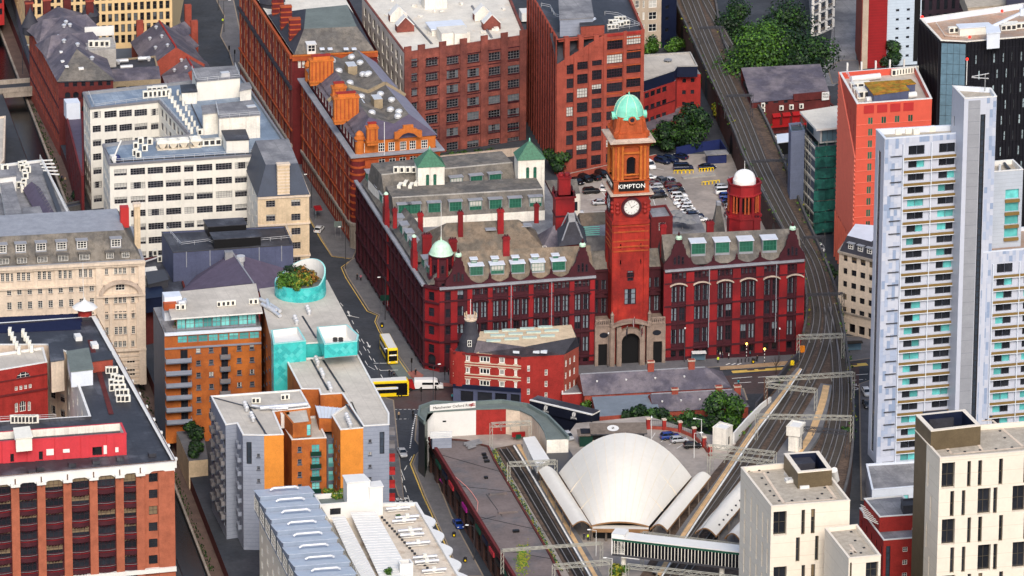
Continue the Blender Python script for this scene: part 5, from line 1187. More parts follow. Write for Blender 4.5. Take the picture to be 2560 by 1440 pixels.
# sand coloured apartment block, top left
T,q=bpx('apartment_block','sand coloured apartment block with a tight grid of dark windows at the top left',((76,168),(432,150),(470,-60),(14,-40)),0)
z1=26.
ops=gp(q,0,(77,18,87,38),23,(430,14),6,(77,18+27*5),'sand');ops=[(a,b,c,d,s)for a,b,c,d,s in ops if c>2.]+gp(q,0,(77,-9,87,11),23,(430,-13),1,(0,0),'sand')+gp(q,0,(77,-36,87,-16),23,(430,-40),1,(0,0),'sand')
wallrun(T,q[0],q[1],0,z1,'clad_sand',[o_ for o_ in ops if o_[3]<z1-.3 and o_[2]>4.2]);band(T,q[0],q[1],0,4.,.03,'clad_greyd','ground_storey')
wallrun(T,q[3],q[0],0,z1,'clad_sand',ug(q[3],q[0],17,1.3,fl(7,4.6,2.9,2.),'sand',.5,.5));wallrun(T,q[1],q[2],0,z1,'clad_sand');wallrun(T,q[2],q[3],0,z1,'clad_sand');band(T,q[3],q[0],0,4.,.03,'clad_greyd','ground_storey')
flatroof(T,q,z1,'roof_grey',.5);T.done()
T,q=bpx('apartment_block','dark red clad block at the far top left corner',((-60,68),(11,62),(10,-60),(-80,-60)),0);block(T,q,0,20,'coral_dk',{0:ug(q[0],q[1],3,1.6,fl(5,3,3.2,1.8),'dark1')},'roof_grey');T.done()
# road bridge over the canal
T=Thing('canal_bridge','low stone road bridge crossing the canal at the far left','bridge',P(45,235))
a,b=P(-30,235,.3),P(85,226,.3);c,d=P(85,205,.3),P(-30,214,.3);g=MB();g.prism([(p.x,p.y)for p in(a,b,c,d)],-1.2,.3,'stone_grey','asphalt');T.add('deck',g)
g=MB();g.beam(XY(a,.9),XY(b,.9),.4,1.3,'stone_grey');T.add('parapet',g);g=MB();g.beam(XY(d,.9),XY(c,.9),.4,1.3,'stone_grey');T.add('parapet',g);T.done()
# white office block (open court to the left)
zG=27.;T,q=bpx('office_block','white rendered office block with strip windows and blue roof full of plant',((274,411),(640,387),(733,381),(603,188),(208,230),(225,270),(397,252),(472,336),(257,360)),zG)
ops=[]
for x0,x1 in((285,317),(326,363),(369,408),(414,452),(460,484),(491,532),(539,580),(587,625)):dy=-(x0-285)*.058;ops+=gp(q,0,(x0,424+dy,x1,441+dy),1,(0,0),7,(x0,424+dy+209),'office')
wallrun(T,q[0],q[1],0,zG,'render_white',ops)
wallrun(T,q[1],q[2],0,zG,'render_white');wallrun(T,q[2],q[3],0,zG,'render_white',ug(q[2],q[3],14,2,fl(6,4,3.6,2),'office'));wallrun(T,q[3],q[4],0,zG,'render_white')
wallrun(T,q[4],q[5],0,zG,'render_white',ug(q[4],q[5],3,2.2,fl(7,1.8,3.63,2.1),'office',.5,.5))
ops=[]
for x0,x1,dy in((231,253,0),(261,293,-1),(298,331,-3),(336,369,-5),(377,397,-7)):ops+=gp(q,5,(x0,280+dy,x1-1,297+dy),1,(0,0),7,(x0,280+dy+210),'office')
wallrun(T,q[5],q[6],0,zG,'render_white',ops)
wallrun(T,q[6],q[7],0,zG,'render_white',ug(q[6],q[7],7,2.4,fl(7,1.8,3.63,2.1),'office',1,1));wallrun(T,q[7],q[8],0,zG,'render_white');wallrun(T,q[8],q[0],0,zG,'render_white',ug(q[8],q[0],4,1.9,fl(7,1.8,3.63,2.1),'office',.5,.5))
aG=math.atan2((q[1]-q[0]).y,(q[1]-q[0]).x)
for x in(366,411,456,534,583):piece(T,'pilaster',q[0],aG,PF(flat(q)[0],flat(q)[1],x,500)[0],.5,.16,0,zG-.4,'render_white')
for i in(0,4,5,6,8):band(T,q[i],q[(i+1)%9],zG-.35,.3,.25,'fr_grey','gutter')
flatroof(T,q,zG,'roof_blue',.7,.5,'steel','fr_grey')
rail(T,[XY(p,zG)for p in(inset(q,1.)[0].to_3d(),inset(q,1.)[1].to_3d())],1.,'steel_l');rail(T,[P(222,235,zG),P(236,268,zG),P(395,246,zG),P(476,338,zG)],.8,'steel_l')
dk=zG-.7
vhouse(T,((492,205),(600,195),(588,166),(480,173)),dk,zG+4.4,'render_white','roof_grey');vhouse(T,((548,296),(650,288),(630,252),(540,262)),dk,zG+5.2,'white_dirty','roof_grey');vhouse(T,((508,286),(548,282),(540,262),(505,266)),dk,zG+4.8,'white_dirty','roof_grey')
vhouse(T,((566,352),(622,350),(612,325),(555,328)),dk,zG+2.6,'render_white','roof_dark');vhouse(T,((455,232),(492,230),(488,212),(452,214)),dk,zG+2.4,'white_dirty','roof_dark');vhouse(T,((600,228),(628,222),(622,208),(604,210)),dk,zG+3.,'white_dirty','roof_grey')
rail(T,[P(480,173,zG+4.6),P(492,205,zG+4.6),P(600,195,zG+4.6),P(588,166,zG+4.6)],1.,'steel_l');rail(T,[P(540,262,zG+5.4),P(548,296,zG+5.4),P(650,288,zG+5.4)],1.,'steel_l')
for x,y in((405,372),(432,371),(458,369),(488,366)):ac(T,P(x,y,dk),aG,1.25,1)
for x,y in((340,372),(352,360),(375,362),(362,378),(338,390),(346,395)):ac(T,P(x,y,dk),aG,1.3)
for i in range(6):ac(T,P(365+i*11,246-i,dk),aG,1.5)
for i in range(9):ac(T,P(424+i*7,246+i*11,dk),aG+R(75),1.2)
for i in range(8):ac(T,P(445+i*7,238+i*13,dk),aG+R(75),1.)
for i in range(5):ac(T,P(500+i*13,338-i*2,dk),aG,1.2,0)
for x,y in((515,365),(530,364)):ac(T,P(x,y,dk),aG,1.5,2)
for x,y in((385,230),(400,228),(520,222),(535,221)):ac(T,P(x,y,dk),aG,1.2,2)
for x0,y0,x1,y1 in((262,371,282,407),(290,404,624,383),(478,260,510,330)):pipe(T,[P(x0,y0,zG),P(x1,y1,zG)],.18,'steel_d','cable_tray',4)
g=MB();c=P(283,398,zG);g.tube(c,c+Vector((2.,1.2,4.6)),.22,'white',6);g.obox(c,1.2,1.8,dk,zG+1.,.4,'white');c2=P(294,398,zG);g.lathe(XY(c2,dk),[(.8,0),(.8,1.2),(.4,1.8)],'bluefence',8);T.add('window_hoist',g)
for x,y in((562,186),(628,270)):c=P(x,y,zG+5.);T.add('access_hatch',MB().obox(c,2.2,1.6,zG+4.6,zG+5.6,.3,'steel_l'))
T.done()
# buff stone corner block with blue mansard
zS=23.;T,q=bpx('corner_office','buff stone corner block with dark blue mansard and tall stone chimney',((644,493),(773,486),(742,408),(612,416)),zS)
wallrun(T,q[0],q[1],0,zS,'stone_buff',[o_ for x in(665,728)for o_ in gp(q,0,(x,502-(x-665)*.04,x+23,519-(x-665)*.04),1,(0,0),6,(x,502+175),'office')])
wallrun(T,q[1],q[2],0,zS,'stone_buff',ug(q[1],q[2],4,1.6,fl(6,2.5,3.6,2),'office'));wallrun(T,q[2],q[3],0,zS,'stone_buff');wallrun(T,q[3],q[0],0,zS,'render_white',ug(q[3],q[0],4,2,fl(6,2.5,3.6,2),'office'))
for z in(zS-.5,15.4,7.):band(T,q[0],q[1],z,.4,.3,'stone_cream');band(T,q[1],q[2],z,.4,.3,'stone_cream')
o=inset(q,-.1);i_=inset(q,2.4);zt=zS+7.4;g=MB()
for k in range(4):j=(k+1)%4;g.poly([(*o[k],zS),(*o[j],zS),(*i_[j],zt),(*i_[k],zt)],'slate_blue')
g.poly([(*p,zt)for p in i_],'roof_grey');T.add('mansard_roof',g)
aQ=math.atan2((q[1]-q[0]).y,(q[1]-q[0]).x);
for x in(681,733):c=P(x,474,zS+1.);dormer(T,XY(c,zS+.9),aQ,1.9,1.9,1.6,'white22','white','white')
g=MB();c=P(708,487,zS);g.obox(c,3.,1.4,zS-.4,zS+7.8,aQ,'stone_buff');g.obox(c,3.3,1.7,zS+7.8,zS+8.2,aQ,'stone_cream')
for k in range(9):g.obox(c,3.08,1.48,zS+.3+k*.8,zS+.6+k*.8,aQ,'stone_cream')
T.add('chimney',g);T.done()
# small red brick neighbour by the towpath
T,q=bpx('brick_block','narrow red brick block with arched windows beside the white office and towpath',((165,280),(207,276),(205,240),(160,246)),17.,z0=-3)
q=[P(203,440,12.),P(210,440,12.),P(207,278,12.),P(163,282,12.)];
block(T,q,-3,12,'brick_red',{3:ug(q[3],q[0],7,1.3,fl(4,0,3.2,2),'arch_b',.5,.5)},'slate_purple',.3)
c=P(180,262,15);cbox(T,'rooftop_hut',(c.x,c.y,11.7),3.6,4.,4.4,G,'clad_pale');T.done()
# left and centre foreground
def railpx(T,pts,z,h=1.1,m='steel',name='guard_rail'):return rail(T,[P(x,y,z)for x,y in pts],h,m,name)
# white roofed industrial block by the canal
T,q=bpx('industrial_block','long pale industrial block with purple rooflight ridge beside the canal',((-70,595),(186,560),(107,399),(-70,420)),20.)
block(T,q,-3,20,'white_dirty',{0:ug(q[0],q[1],8,1.8,fl(5,1,3.6,2),'office')},'roof_grey',.5,.5,'white','white')
a,b=P(78,452,22.3),P(122,530,22.3);ridge_roof(T,a,b,22.3,2.2,20.3,'slate_purple',.6,.6,'rooflight')
g=MB();
for i in range(12):p=P(70,450,21.2).lerp(P(116,532,21.2),i/11);g.beam(p,p+Vector((1.3,0,1.2)),.1,.1,'fr_grey')
T.add('glazing_bar',g)
vhouse(T,((62,560),(114,556),(98,518),(58,522)),19,23.4,'white','roof_grey');vhouse(T,((20,555),(58,552),(28,448),(0,450)),19,22.,'white','roof_grey');vhouse(T,((0,445),(40,440),(38,425),(-20,428)),19,23.5,'white','roof_grey')
a,b=P(112,430,20.2),P(160,560,20.2);g=MB();g.beam(a,b,1.1,.06,'steel_d');T.add('walkway',g)
for x,y in((48,470),(55,480),(58,472),(60,462),(52,420),(60,418),(66,425),(56,428),(70,432),(62,440),(64,448),(5,428),(14,427)):ac(T,P(x,y,19.5),G+R(90)*(x%2),1.3)
railpx(T,((100,398),(182,556)),20.,1.2,'white');c=P(124,548,21);cbox(T,'rooftop_hut',(c.x,c.y,19.6),1.8,2.2,2.6,G,'white');railpx(T,((60,562),(95,565),(115,575)),19.6,1.,'white')
for x in range(108,120,5):pass
g=MB()
for i in range(5):a=P(96+i*4,402+i*8,20);b=P(112+i*4,400+i*9,20.);g.beam(a,b+Vector((2,0,0)),.3,.3,'white')
T.add('steel_frame',g);T.done()
T,q=bpx('bank_wall_shed','low stone shed wall across the towpath beside the white office',((150,524),(212,510),(208,500),(150,512)),3.,z0=-3);block(T,q,-3,3,'concrete_d',{},'roof_dark',.2);T.done()
T,q=bpx('canal_store','low pale roofed store on the far canal bank',((-60,480),(10,400),(14,290),(-60,300)),6.);block(T,q,0,6,'stone_cream',{0:ug(q[0],q[1],3,1.5,[(1,2)],'dark1')},'roof_pale',.3);T.done()
# cream stone classical block
zL=31.;T,q=bpx('stone_block','cream stone classical block with mansard dormers and arched end pavilion',((-70,673),(361,650),(332,566),(-70,590)),zL)
ops=[]
for x in(2,42,94,146,197):
 dy=-(x-2)*.053
 for k in range(3):ops+=gp(q,0,(x+k*12.6,684+dy,x+k*12.6+8.5,704+dy),1,(0,0),1,(0,0),'stone2')
for i in range(9):x=17+i*25.8;dy=-(x-2)*.053;ops+=gp(q,0,(x,722+dy,x+11.5,740+dy),1,(0,0),5,(x,722+dy+35.5*4),'stone2')
for x0,w_ in((262,8.5),(285,9),(296,9),(307,9),(328,8.5)):
 dy=-(x0-262)*.05;ops+=gp(q,0,(x0,672+dy,x0+w_,687+dy),1,(0,0),1,(0,0),'stone2')
 ops+=gp(q,0,(x0,741+dy,x0+w_,760+dy),1,(0,0),3,(x0,741+dy+78),'stone2')
 ops+=gp(q,0,(x0,855+dy,x0+w_,870+dy),1,(0,0),1,(0,0),'stone2')
ops+=gp(q,0,(289,706,312,727),1,(0,0),1,(0,0),'arch_cr')+gp(q,0,(317,898,338,945),1,(0,0),1,(0,0),'arch_cr')
wallrun(T,q[0],q[1],0,zL,'stone_cream',ops);
for i in(1,2,3):wallrun(T,q[i],q[(i+1)%4],0,zL,'stone_cream')
aL=math.atan2((q[1]-q[0]).y,(q[1]-q[0]).x);Q0,Q1=flat(q)[:2];uu=lambda x:PF(Q0,Q1,x,720)[0]
for z,h,pr in((zL-.5,.55,1.1),(zL-1.1,.6,.7),(zL-5.6,.4,.5),(zL-13.,.3,.3),(8.6,.6,.6),(4.6,.3,.3)):band(T,q[0],q[1],z,h,pr,'stone_cream','cornice',0,.1)
for x in(38,90,142,193,243):piece(T,'pilaster',q[0],aL,uu(x),.9,.28,zL-5.2,zL-1.1,'stone_cream')
for x in(248,354):piece(T,'pilaster',q[0],aL,uu(x),1.6,.45,0,zL-1.1,'stone_cream')
for x in(256,276,320,343):piece(T,'pilaster',q[0],aL,uu(x),.75,.5,9.2,20.6,'stone_cream')
for k in range(7):band(T,XY(Q0+(Q1-Q0).normalized()*uu(245),0),Q1,.8+k*1.05,.55,.2,'stone_cream','rustication')
d=(Q1-Q0).normalized();n_=Vector((d.y,-d.x,0));cc=Q0+d*uu(301);zz=PF(Q0,Q1,301,735)[1];g=MB()
for i in range(12):
 t0,t1=math.pi*i/12,math.pi*(i+1)/12;w_=5.2;qs=[(w_*math.cos(t0),3.6*math.sin(t0)),((w_-1.)*math.cos(t0),2.8*math.sin(t0)),((w_-1.)*math.cos(t1),2.8*math.sin(t1)),(w_*math.cos(t1),3.6*math.sin(t1))]
 f=[cc+d*x+n_*.9+Vector((0,0,zz+y))for x,y in qs];b=[p-n_*.9 for p in f];g.faces(f+b,[(0,1,2,3),(4,0,3,7),(1,5,6,2)],'stone_pale')
g.obox(cc+n_*.3,11.6,1.,zz-.5,zz,aL,'stone_cream');T.add('arched_pediment',g)
zt=zL+6.2;o=inset(q,.6);i_=inset(q,4.2);g=MB()
for k in range(4):j=(k+1)%4;g.poly([(*o[k],zL),(*o[j],zL),(*i_[j],zt),(*i_[k],zt)],'stonetile_g')
T.add('mansard_roof',g);g=MB();g.poly([(*p,zt+.02)for p in i_],'lead');g.poly([(*p,zL+.06)for p in q for p in[p.xy]],'lead');T.add('roof',g)
for x in(8,56,107,158,209,294):c=Q0+d*uu(x)-n_*2.1;dormer(T,XY(c,zL+2.9),aL,2.5,2.,3.,'white33','lead','lead')
for x in(12,57,108,160,213,277,316):c=Q0+d*uu(x)-n_*.75;dormer(T,XY(c,zL+.5),aL,2.6 if x<250 else 2.,1.6,2.4,'stonew','stonetile_g','stonetile_g')
g=MB();c=P(343,590,zL+3);g.obox(c,1.4,1.4,zL-1,zL+10.5,aL,'stone_buff');g.obox(c,1.8,1.8,zL+10.5,zL+11.2,aL,'stone_cream');T.add('chimney',g)
g=MB();c=P(311,556,zL+6);g.obox(c,2.,2.,zL+5,zL+10,aL,'coral_dk');T.add('lift_hut',g)
T.add('flagpole',MB().tube(P(209,778,22),P(209,778,22)+Vector((0,0,12)),.08,'white',5));T.done()
# theatre: navy fly tower and purple hipped auditorium roof
zM=17.5;T,q=bpx('theatre','theatre with navy clad box roof and broad purple slate auditorium roof',((433,631),(733,612),(712,566),(404,580)),zM)
block(T,q,0,zM,'navy_clad',{},'roof_dark',.25,.3,'navy_clad','steel_d')
for(pts,h)in((((520,568),(616,562),(606,546),(510,551)),2.2),(((535,600),(652,592),(640,576),(526,583)),2.)):vhouse(T,pts,zM-.3,zM+h,'black','roof_dark')
railpx(T,((418,575),(452,616),(520,607),(540,615),(730,598),(716,573)),zM,1.,'steel_l')
for x in(466,525,648,704):piece(T,'panel_joint',q[0],math.atan2((q[1]-q[0]).y,(q[1]-q[0]).x),PF(flat(q)[0],flat(q)[1],x,640)[0],.18,.1,zM-4,zM,'lead')
a,b=P(582,632,17.),P(634,708,17.);n_=(b-a).normalized();n_=Vector((n_.y,-n_.x,0));g=MB();A_,B_,C_,D_=P(452,728,11.),P(694,720,11.),P(716,672,11.5),P(540,640,11.5)
g.poly([A_,XY(b-(b-a)*.0,17),a,D_],'slate_purple');g.poly([A_,P(640,728,11.),b],'slate_purple');g.poly([P(640,728,11.),B_,C_,a,b],'slate_purple');T.add('roof',g)
g=MB();g.prism([(p.x,p.y)for p in(A_,B_,C_,D_)],0,10.9,'brick_red');T.add('wall',g);g=MB();g.beam(a,b,.3,.2,'lead');T.add('ridge',g)
g=MB();c=P(602,660,15.5);g.lathe(XY(c,14),[(.7,0),(.7,2.2),(1.05,2.3),(1.05,3.6),(.9,3.6)],'steel_l',12);T.add('ventilator',g)
g=MB();c=P(572,648,16);g.obox(c,2.,1.6,14.5,18.,.2,'steel');T.add('ventilator',g);T.done()
T,q=bpx('service_yard_roof','low dark service roofs packed between the stone block and theatre',((362,765),(470,740),(436,634),(340,650)),10.)
block(T,q,0,10,'brick_deep',{},'roof_dark',.4)
for pts,h,m in((((365,748),(412,742),(402,718),(360,722)),3,'navy'),(((415,745),(455,735),(450,705),(408,712)),2.,'roof_dark'),(((372,712),(420,700),(410,676),(366,682)),4.,'steel_d'),(((360,690),(395,684),(388,668),(356,672)),2.4,'white_dirty')):vhouse(T,pts,9.5,10+h,m,m)
for x,y in((388,640),(400,655),(430,725)):ac(T,P(x,y,9.7),G,1.2)
T.add('roof_pipe',MB().tube(P(360,655,10.5),P(430,632,10.5),.2,'steel_l',6));T.done()
# orange brick apartment complex with teal towers
T=Thing('apartment_complex','orange brick and grey clad apartments with turquoise tiled towers and pale roofs','apartments',P(700,1150))
z1=26.8;q=quadpx(((411,837),(653,822),(636,748),(383,772)),z1)
ops=[]
for i,x in enumerate((490,522,592,624)):dy=-(x-490)*.062;ops+=gp(q,0,(x,871+dy,x+11.5,883+dy),1,(0,0),6,(x,871+dy+30.4*5),'apt')
ops+=gp(q,0,(444,841,468,858),8,(624,829),1,(0,0),'aptteal')+gp(q,0,(553,868,570,894),1,(0,0),6,(553,868+152),'aptd')+gp(q,0,(451,875,469,898),1,(0,0),6,(451,875+152),'aptd')
wallrun(T,q[0],q[1],0,z1,'brick_orange',ops);wallrun(T,q[3],q[0],0,z1,'clad_greyd');wallrun(T,q[1],q[2],0,z1,'brick_orange');wallrun(T,q[2],q[3],0,z1,'brick_orange')
band(T,q[0],q[1],z1-.2,.7,.5,'clad_pale','terrace_edge');band(T,q[0],q[1],z1-3.6,.35,.3,'clad_grey','sill_band');T.add('terrace',MB().poly([XY(p,z1+.3)for p in q],'roof_grey'))
aN=math.atan2((q[1]-q[0]).y,(q[1]-q[0]).x);dN=Vector((math.cos(aN),math.sin(aN),0));nN=Vector((dN.y,-dN.x,0))
def balcony(T,c,a,w,d,m='fr_grey',side=1):
 k=('balc',round(w,1),round(d,1),m)
 if k not in BC:
  g=MB();g.box(-w/2,w/2,-d,0,-.2,0,'clad_greyd');g.box(-w/2,w/2,-d,-d+.06,.05,1.05,m);g.box(-w/2,-w/2+.06,-d,0,.05,1.05,m);g.box(w/2-.06,w/2,-d,0,.05,1.05,m);BC[k]=g
 T.inst('balcony',BC[k],c,a)
for k in range(6):
 zb=PF(flat(q)[0],flat(q)[1],562,893+30.4*k)[1]
 u=PF(flat(q)[0],flat(q)[1],562,893+30.4*k)[0];balcony(T,XY(q[0]+dN*u,zb),aN,2.4,1.1);balcony(T,XY(q[0]+dN*3.,zb),aN,6.,1.9,'clad_grey')
zp=30.3;r=quadpx(((428,800),(657,784),(640,712),(412,736)),zp);rw=[Vector((*p,0))for p in inset(r,1.4)]
wallrun(T,rw[0],rw[1],z1+.3,zp,'clad_grey',ug(rw[0],rw[1],9,2.3,[(z1+.5,2.5)],'aptteal'));
for i in(1,2,3):wallrun(T,rw[i],rw[(i+1)%4],z1+.3,zp,'brick_orange')
g=MB();g.prism([(p.x,p.y)for p in r],zp,zp+.35,'white','roof_pale');T.add('roof',g)
railpx(T,((404,812),(414,834),(640,820)),z1+.3,1.1,'fr_grey')
for x,y in((440,815),(470,813),(455,817),(560,806),(620,802)):T.inst('planter',BC.setdefault('plt',MB().box(-.8,.8,-.3,.3,0,.6,'wood').lathe((0,0,.6),[(.3,0),(.5,.4),(.2,.8)],'leaf',6)),P(x,y+4,z1+.3),0)
c=P(471,821,z1+.3);T.add('terrace_sofa',MB().obox(c,2.2,.9,z1+.3,z1+1.1,aN,'terra_orange'))
s=quadpx(((684,866),(893,850),(816,704),(650,726)),zp);
for i in range(4):wallrun(T,s[i],s[(i+1)%4],0,zp,('teal_tile','clad_grey','brick_orange','brick_orange')[i],ug(s[3],s[0],5,1.4,fl(6,8,3.1,1.5),'apt')if i==3 else())
g=MB();g.prism([(p[0],p[1])for p in inset(s,-.2)],zp,zp+.36,'white','roof_pale');T.add('roof',g)
def tiles(A,B,z0,z1_,n,name='tile'):
 L=(B-A).length;a=math.atan2(B.y-A.y,B.x-A.x);
 for mt in('teal_dk','teal_l2'):
  BC.setdefault('tile'+mt,MB().faces([(-.62,-.04,0),(0,-.04,-.62),(.62,-.04,0),(0,-.04,.62),(-.66,0,0),(0,0,-.66),(.66,0,0),(0,0,.66)],[(0,1,2,3),(4,5,1,0),(5,6,2,1),(6,7,3,2),(7,4,0,3)],mt))
 rows=int((z1_-z0)/.7);
 for j in range(rows):
  for i in range(int(L/1.4)):
   u=.75+1.4*i+(.7 if j%2 else 0);z=z0+.7+.7*j
   if u<L-.7 and z<z1_-.65 and RND.random()<n:T.inst(name,BC['tile'+RND.choice(['teal_dk','teal_l2','teal_dk'])],(A.x+math.cos(a)*u,A.y+math.sin(a)*u,z),a)
def tealbox(pts,z0,z1_,U=None,ph=1.2,rm='white'):
 b=quadpx(pts,z1_)
 for i in range(len(b)):
  if i==U:continue
  wallrun(T,b[i],b[(i+1)%len(b)],z0,z1_,'teal_tile')
 flatroof(T,b,z1_,rm,ph,.35,'white','teal_lt');return b
tb=tealbox(((684,860),(765,852),(745,818),(678,826)),10,32.2);tiles(tb[0],tb[1],22,32,.55);tiles(tb[3],tb[0],12,32,.5)
tb=tealbox(((811,861),(893,853),(897,838),(868,812),(792,818)),zp,33.6,None,2.6);tiles(tb[0],tb[1],zp+.3,33.5,.5)
for i in range(4):T.inst('fan',BC.setdefault('fan',MB().lathe((0,0,0),[(.55,0),(.55,.3),(.42,.3),(.4,.05)],'acgrille',10)),P(838+(i%2)*14,848+(i//2)*5,31.),0)
c=P(751,736,zp+.3);g=MB();n=36;rr=5.9
def rim(t):return 3.5+3.6*max(0,math.cos(t-.9))
ins=[];outs=[]
for i in range(n):
 t0,t1=2*math.pi*i/n,2*math.pi*(i+1)/n;f=lambda r_,t,z:(c.x+r_*math.cos(t),c.y+r_*math.sin(t),c.z+z)
 g.poly([f(rr,t0,-.3),f(rr,t1,-.3),f(rr,t1,rim(t1)),f(rr,t0,rim(t0))],'teal_tile',True);g.poly([f(rr-.35,t1,0),f(rr-.35,t0,0),f(rr-.35,t0,rim(t0)),f(rr-.35,t1,rim(t1))],'white',True);g.poly([f(rr,t0,rim(t0)),f(rr,t1,rim(t1)),f(rr-.35,t1,rim(t1)),f(rr-.35,t0,rim(t0))],'teal_lt')
T.add('roof_garden_wall',g);T.add('roof_garden_floor',MB().lathe((c.x,c.y,c.z),[(rr-.4,3.),(.01,3.)],'roof_green',20))
for j in range(5):
 for i in range(24):
  t=-math.pi*.98+math.pi*(i+.5*(j%2))/24*.98;z=.2+j*.7
  if z+.7<rim(t)and RND.random()<.5:T.inst('tile',BC['tile'+RND.choice(['teal_dk','teal_l2'])],(c.x+(rr+.01)*math.cos(t),c.y+(rr+.01)*math.sin(t),c.z+z+.4),t+math.pi/2)
GARDEN=c
z3=27.5;s2=quadpx(((908,1065),(973,1061),(973,1033),(894,886),(715,899),(753,972),(797,972),(801,986),(855,983)),z3)
sty={0:('clad_grey',[(a,b,c_,d_,'apt')for a,b,c_,d_,_ in gp(s2,0,(921,1099,929,1107),1,(0,0),4,(921,1193),'apt')]+gp(s2,0,(949,1080,961,1135),1,(0,0),1,(0,0),'strip')),1:('clad_grey',()),2:('clad_grey',ug(s2[2],s2[3],9,1.6,fl(7,3,3.2,1.8),'apt')),3:('brick_orange',())}
for i in range(9):wm,ops=sty.get(i,('brick_orange',()));wallrun(T,s2[i],s2[(i+1)%9],0,z3,wm,ops)
flatroof(T,s2,z3,'roof_pale',.22,.35,'white','white')
for k in range(7):balcony(T,XY(s2[1].lerp(s2[2],.55),z3-3.6-k*3.15),math.atan2((s2[2]-s2[1]).y,(s2[2]-s2[1]).x),2.4,1.3,'coral_dk' if k>1 else 'fr_grey')
z4=27.3;s3=quadpx(((607,1087),(660,1088),(709,1086),(684,1028),(776,1018),(751,974),(527,990),(564,1062),(592,1058)),z4)
w3=['clad_grey','brick_orange_lt','brick_orange','brick_orange','brick_orange','brick_orange','clad_grey','clad_grey','clad_grey']
for i in range(9):
 ops=()
 if i==0:ops=gp(s3,0,(616,1105,629,1160),1,(0,0),1,(0,0),'strip')+gp(s3,0,(642,1134,650,1143),1,(0,0),5,(642,1134+126),'apt')
 if i==6:ops=ug(s3[6],s3[7],5,1.8,fl(7,2.4,3.2,1.9),'aptd')
 if i==2:ops=ug(s3[2],s3[3],2,1.3,fl(7,2.4,3.2,1.6),'apt')
 wallrun(T,s3[i],s3[(i+1)%9],-3 if i in(6,7,8)else 0,z4,w3[i],ops)
flatroof(T,s3,z4,'roof_pale',.22,.35,'white','white')
for k in range(7):
 for t in(.2,.55,.85):balcony(T,XY(s3[6].lerp(s3[7],t),z4-3.9-k*3.2),math.atan2((s3[7]-s3[6]).y,(s3[7]-s3[6]).x),2.3,.9,'fr_grey')
 balcony(T,XY(s3[8].lerp(s3[0],.5),z4-4.2-k*3.2),math.atan2((s3[0]-s3[8]).y,(s3[0]-s3[8]).x),2.6,.8,'clad_grey')
z5=23.6;s4=quadpx(((729,1099),(816,1094),(790,1040),(700,1050)),z5)
for i in range(4):wallrun(T,s4[i],s4[(i+1)%4],0,z5,'brick_orange',(gp(s4,0,(744,1088+29,754,1101+29),1,(0,0),4,(744,1117+94),'apt')+gp(s4,0,(779,1112,799,1136),1,(0,0),5,(779,1112+124),'aptteal'))if i==0 else())
flatroof(T,s4,z5,'roof_pale',.3,.35,'white','white')
a4=math.atan2((s4[1]-s4[0]).y,(s4[1]-s4[0]).x)
for k in range(5):u,z=PF(flat(s4)[0],flat(s4)[1],789,1133+31*k);balcony(T,XY(s4[0]+dN*u,z-.4),a4,2.4,.9,'bottle')
s5=quadpx(((732,1060),(778,1055),(770,1020),(705,1028)),27.);block(T,s5,z5,27.,'brick_orange',{0:[(3.2,5.4,z5+.2,z5+2.9,'aptteal')]},'roof_pale',.2)
s6=quadpx(((851,1074),(908,1069),(880,1005),(829,1037)),27.2);wl6=['brick_orange_lt','brick_orange','brick_orange','brick_orange']
for i in range(4):wallrun(T,s6[i],s6[(i+1)%4],0,27.2,wl6[i],ug(s6[3],s6[0],3,1.1,fl(7,2.4,3.2,1.5),'apt')if i==3 else())
flatroof(T,s6,27.2,'roof_pale',.25,.35,'white','white')
q7=quadpx(((817,1098),(848,1096),(840,1060),(810,1065)),22.);block(T,q7,0,22,'clad_greyd',{0:ug(q7[0],q7[1],1,2.2,fl(6,2.4,3.2,2.4),'aptteal')},'roof_grey',.2)
q8=quadpx(((798,1045),(838,1046),(855,1020),(788,1014)),26.2);g=MB();g.poly(q8,'clad_pale');g.prism([(p.x,p.y)for p in q8],23,26.1,'brick_orange');T.add('glass_canopy',g);g=MB()
for i in range(7):g.beam(q8[0].lerp(q8[1],i/6)+Vector((0,0,.1)),q8[3].lerp(q8[2],i/6)+Vector((0,0,.1)),.12,.1,'steel_l')
T.add('canopy_bars',g)
g=MB();g.obox(P(712,1056,24.5),2.,2.4,23.6,26.8,a4,'white');T.add('stair_hood',g)
for x,y in((548,767),(560,766),(571,765),(583,764),(628,761),(640,760),(445,775),(458,774)):ac(T,P(x,y,zp+.35),aN,1.)
for x,y in((635,1008),(645,1008),(708,1000),(718,999)):ac(T,P(x,y,z4-.2),aN,1.)
for x0,y0 in((803,933),(822,967),(737,800),(768,775),(612,1016),(628,1042),(790,902),(866,1045),(871,1058)):
 zz=zp+.35 if y0<860 else z3-.2
 for k in range(3):cowl(T,P(x0+k*2.5,y0+k*6,zz),.5,1.3,'steel_l')
for pts,zz in((((650,748),(668,757),(690,770),(700,778)),zp+.9),(((655,760),(680,775),(700,790)),zp+.9),(((668,750),(672,768),(690,776)),zp+1.2)):pipe(T,[P(x,y,zz)for x,y in pts],.45,'duct')
pipe(T,[P(x,y,z4+.5)for x,y in((650,1020),(700,1016),(740,1013),(768,1010))],.5,'duct');pipe(T,[P(x,y,z4+.5)for x,y in((630,1014),(690,1022),(720,1020))],.3,'duct')
for x0,y0,x1,y1,zz in((756,790,790,845,zp+.4),(808,900,860,980,z3-.1),(615,1005,665,1085,z4-.1),(527,992,640,1022,z4-.1),(778,898,820,975,z3-.1),(865,1010,906,1066,z3)):T.add('roof_gully',MB().beam(P(x0,y0,zz),P(x1,y1,zz),.45,.06,'roof_dark'))
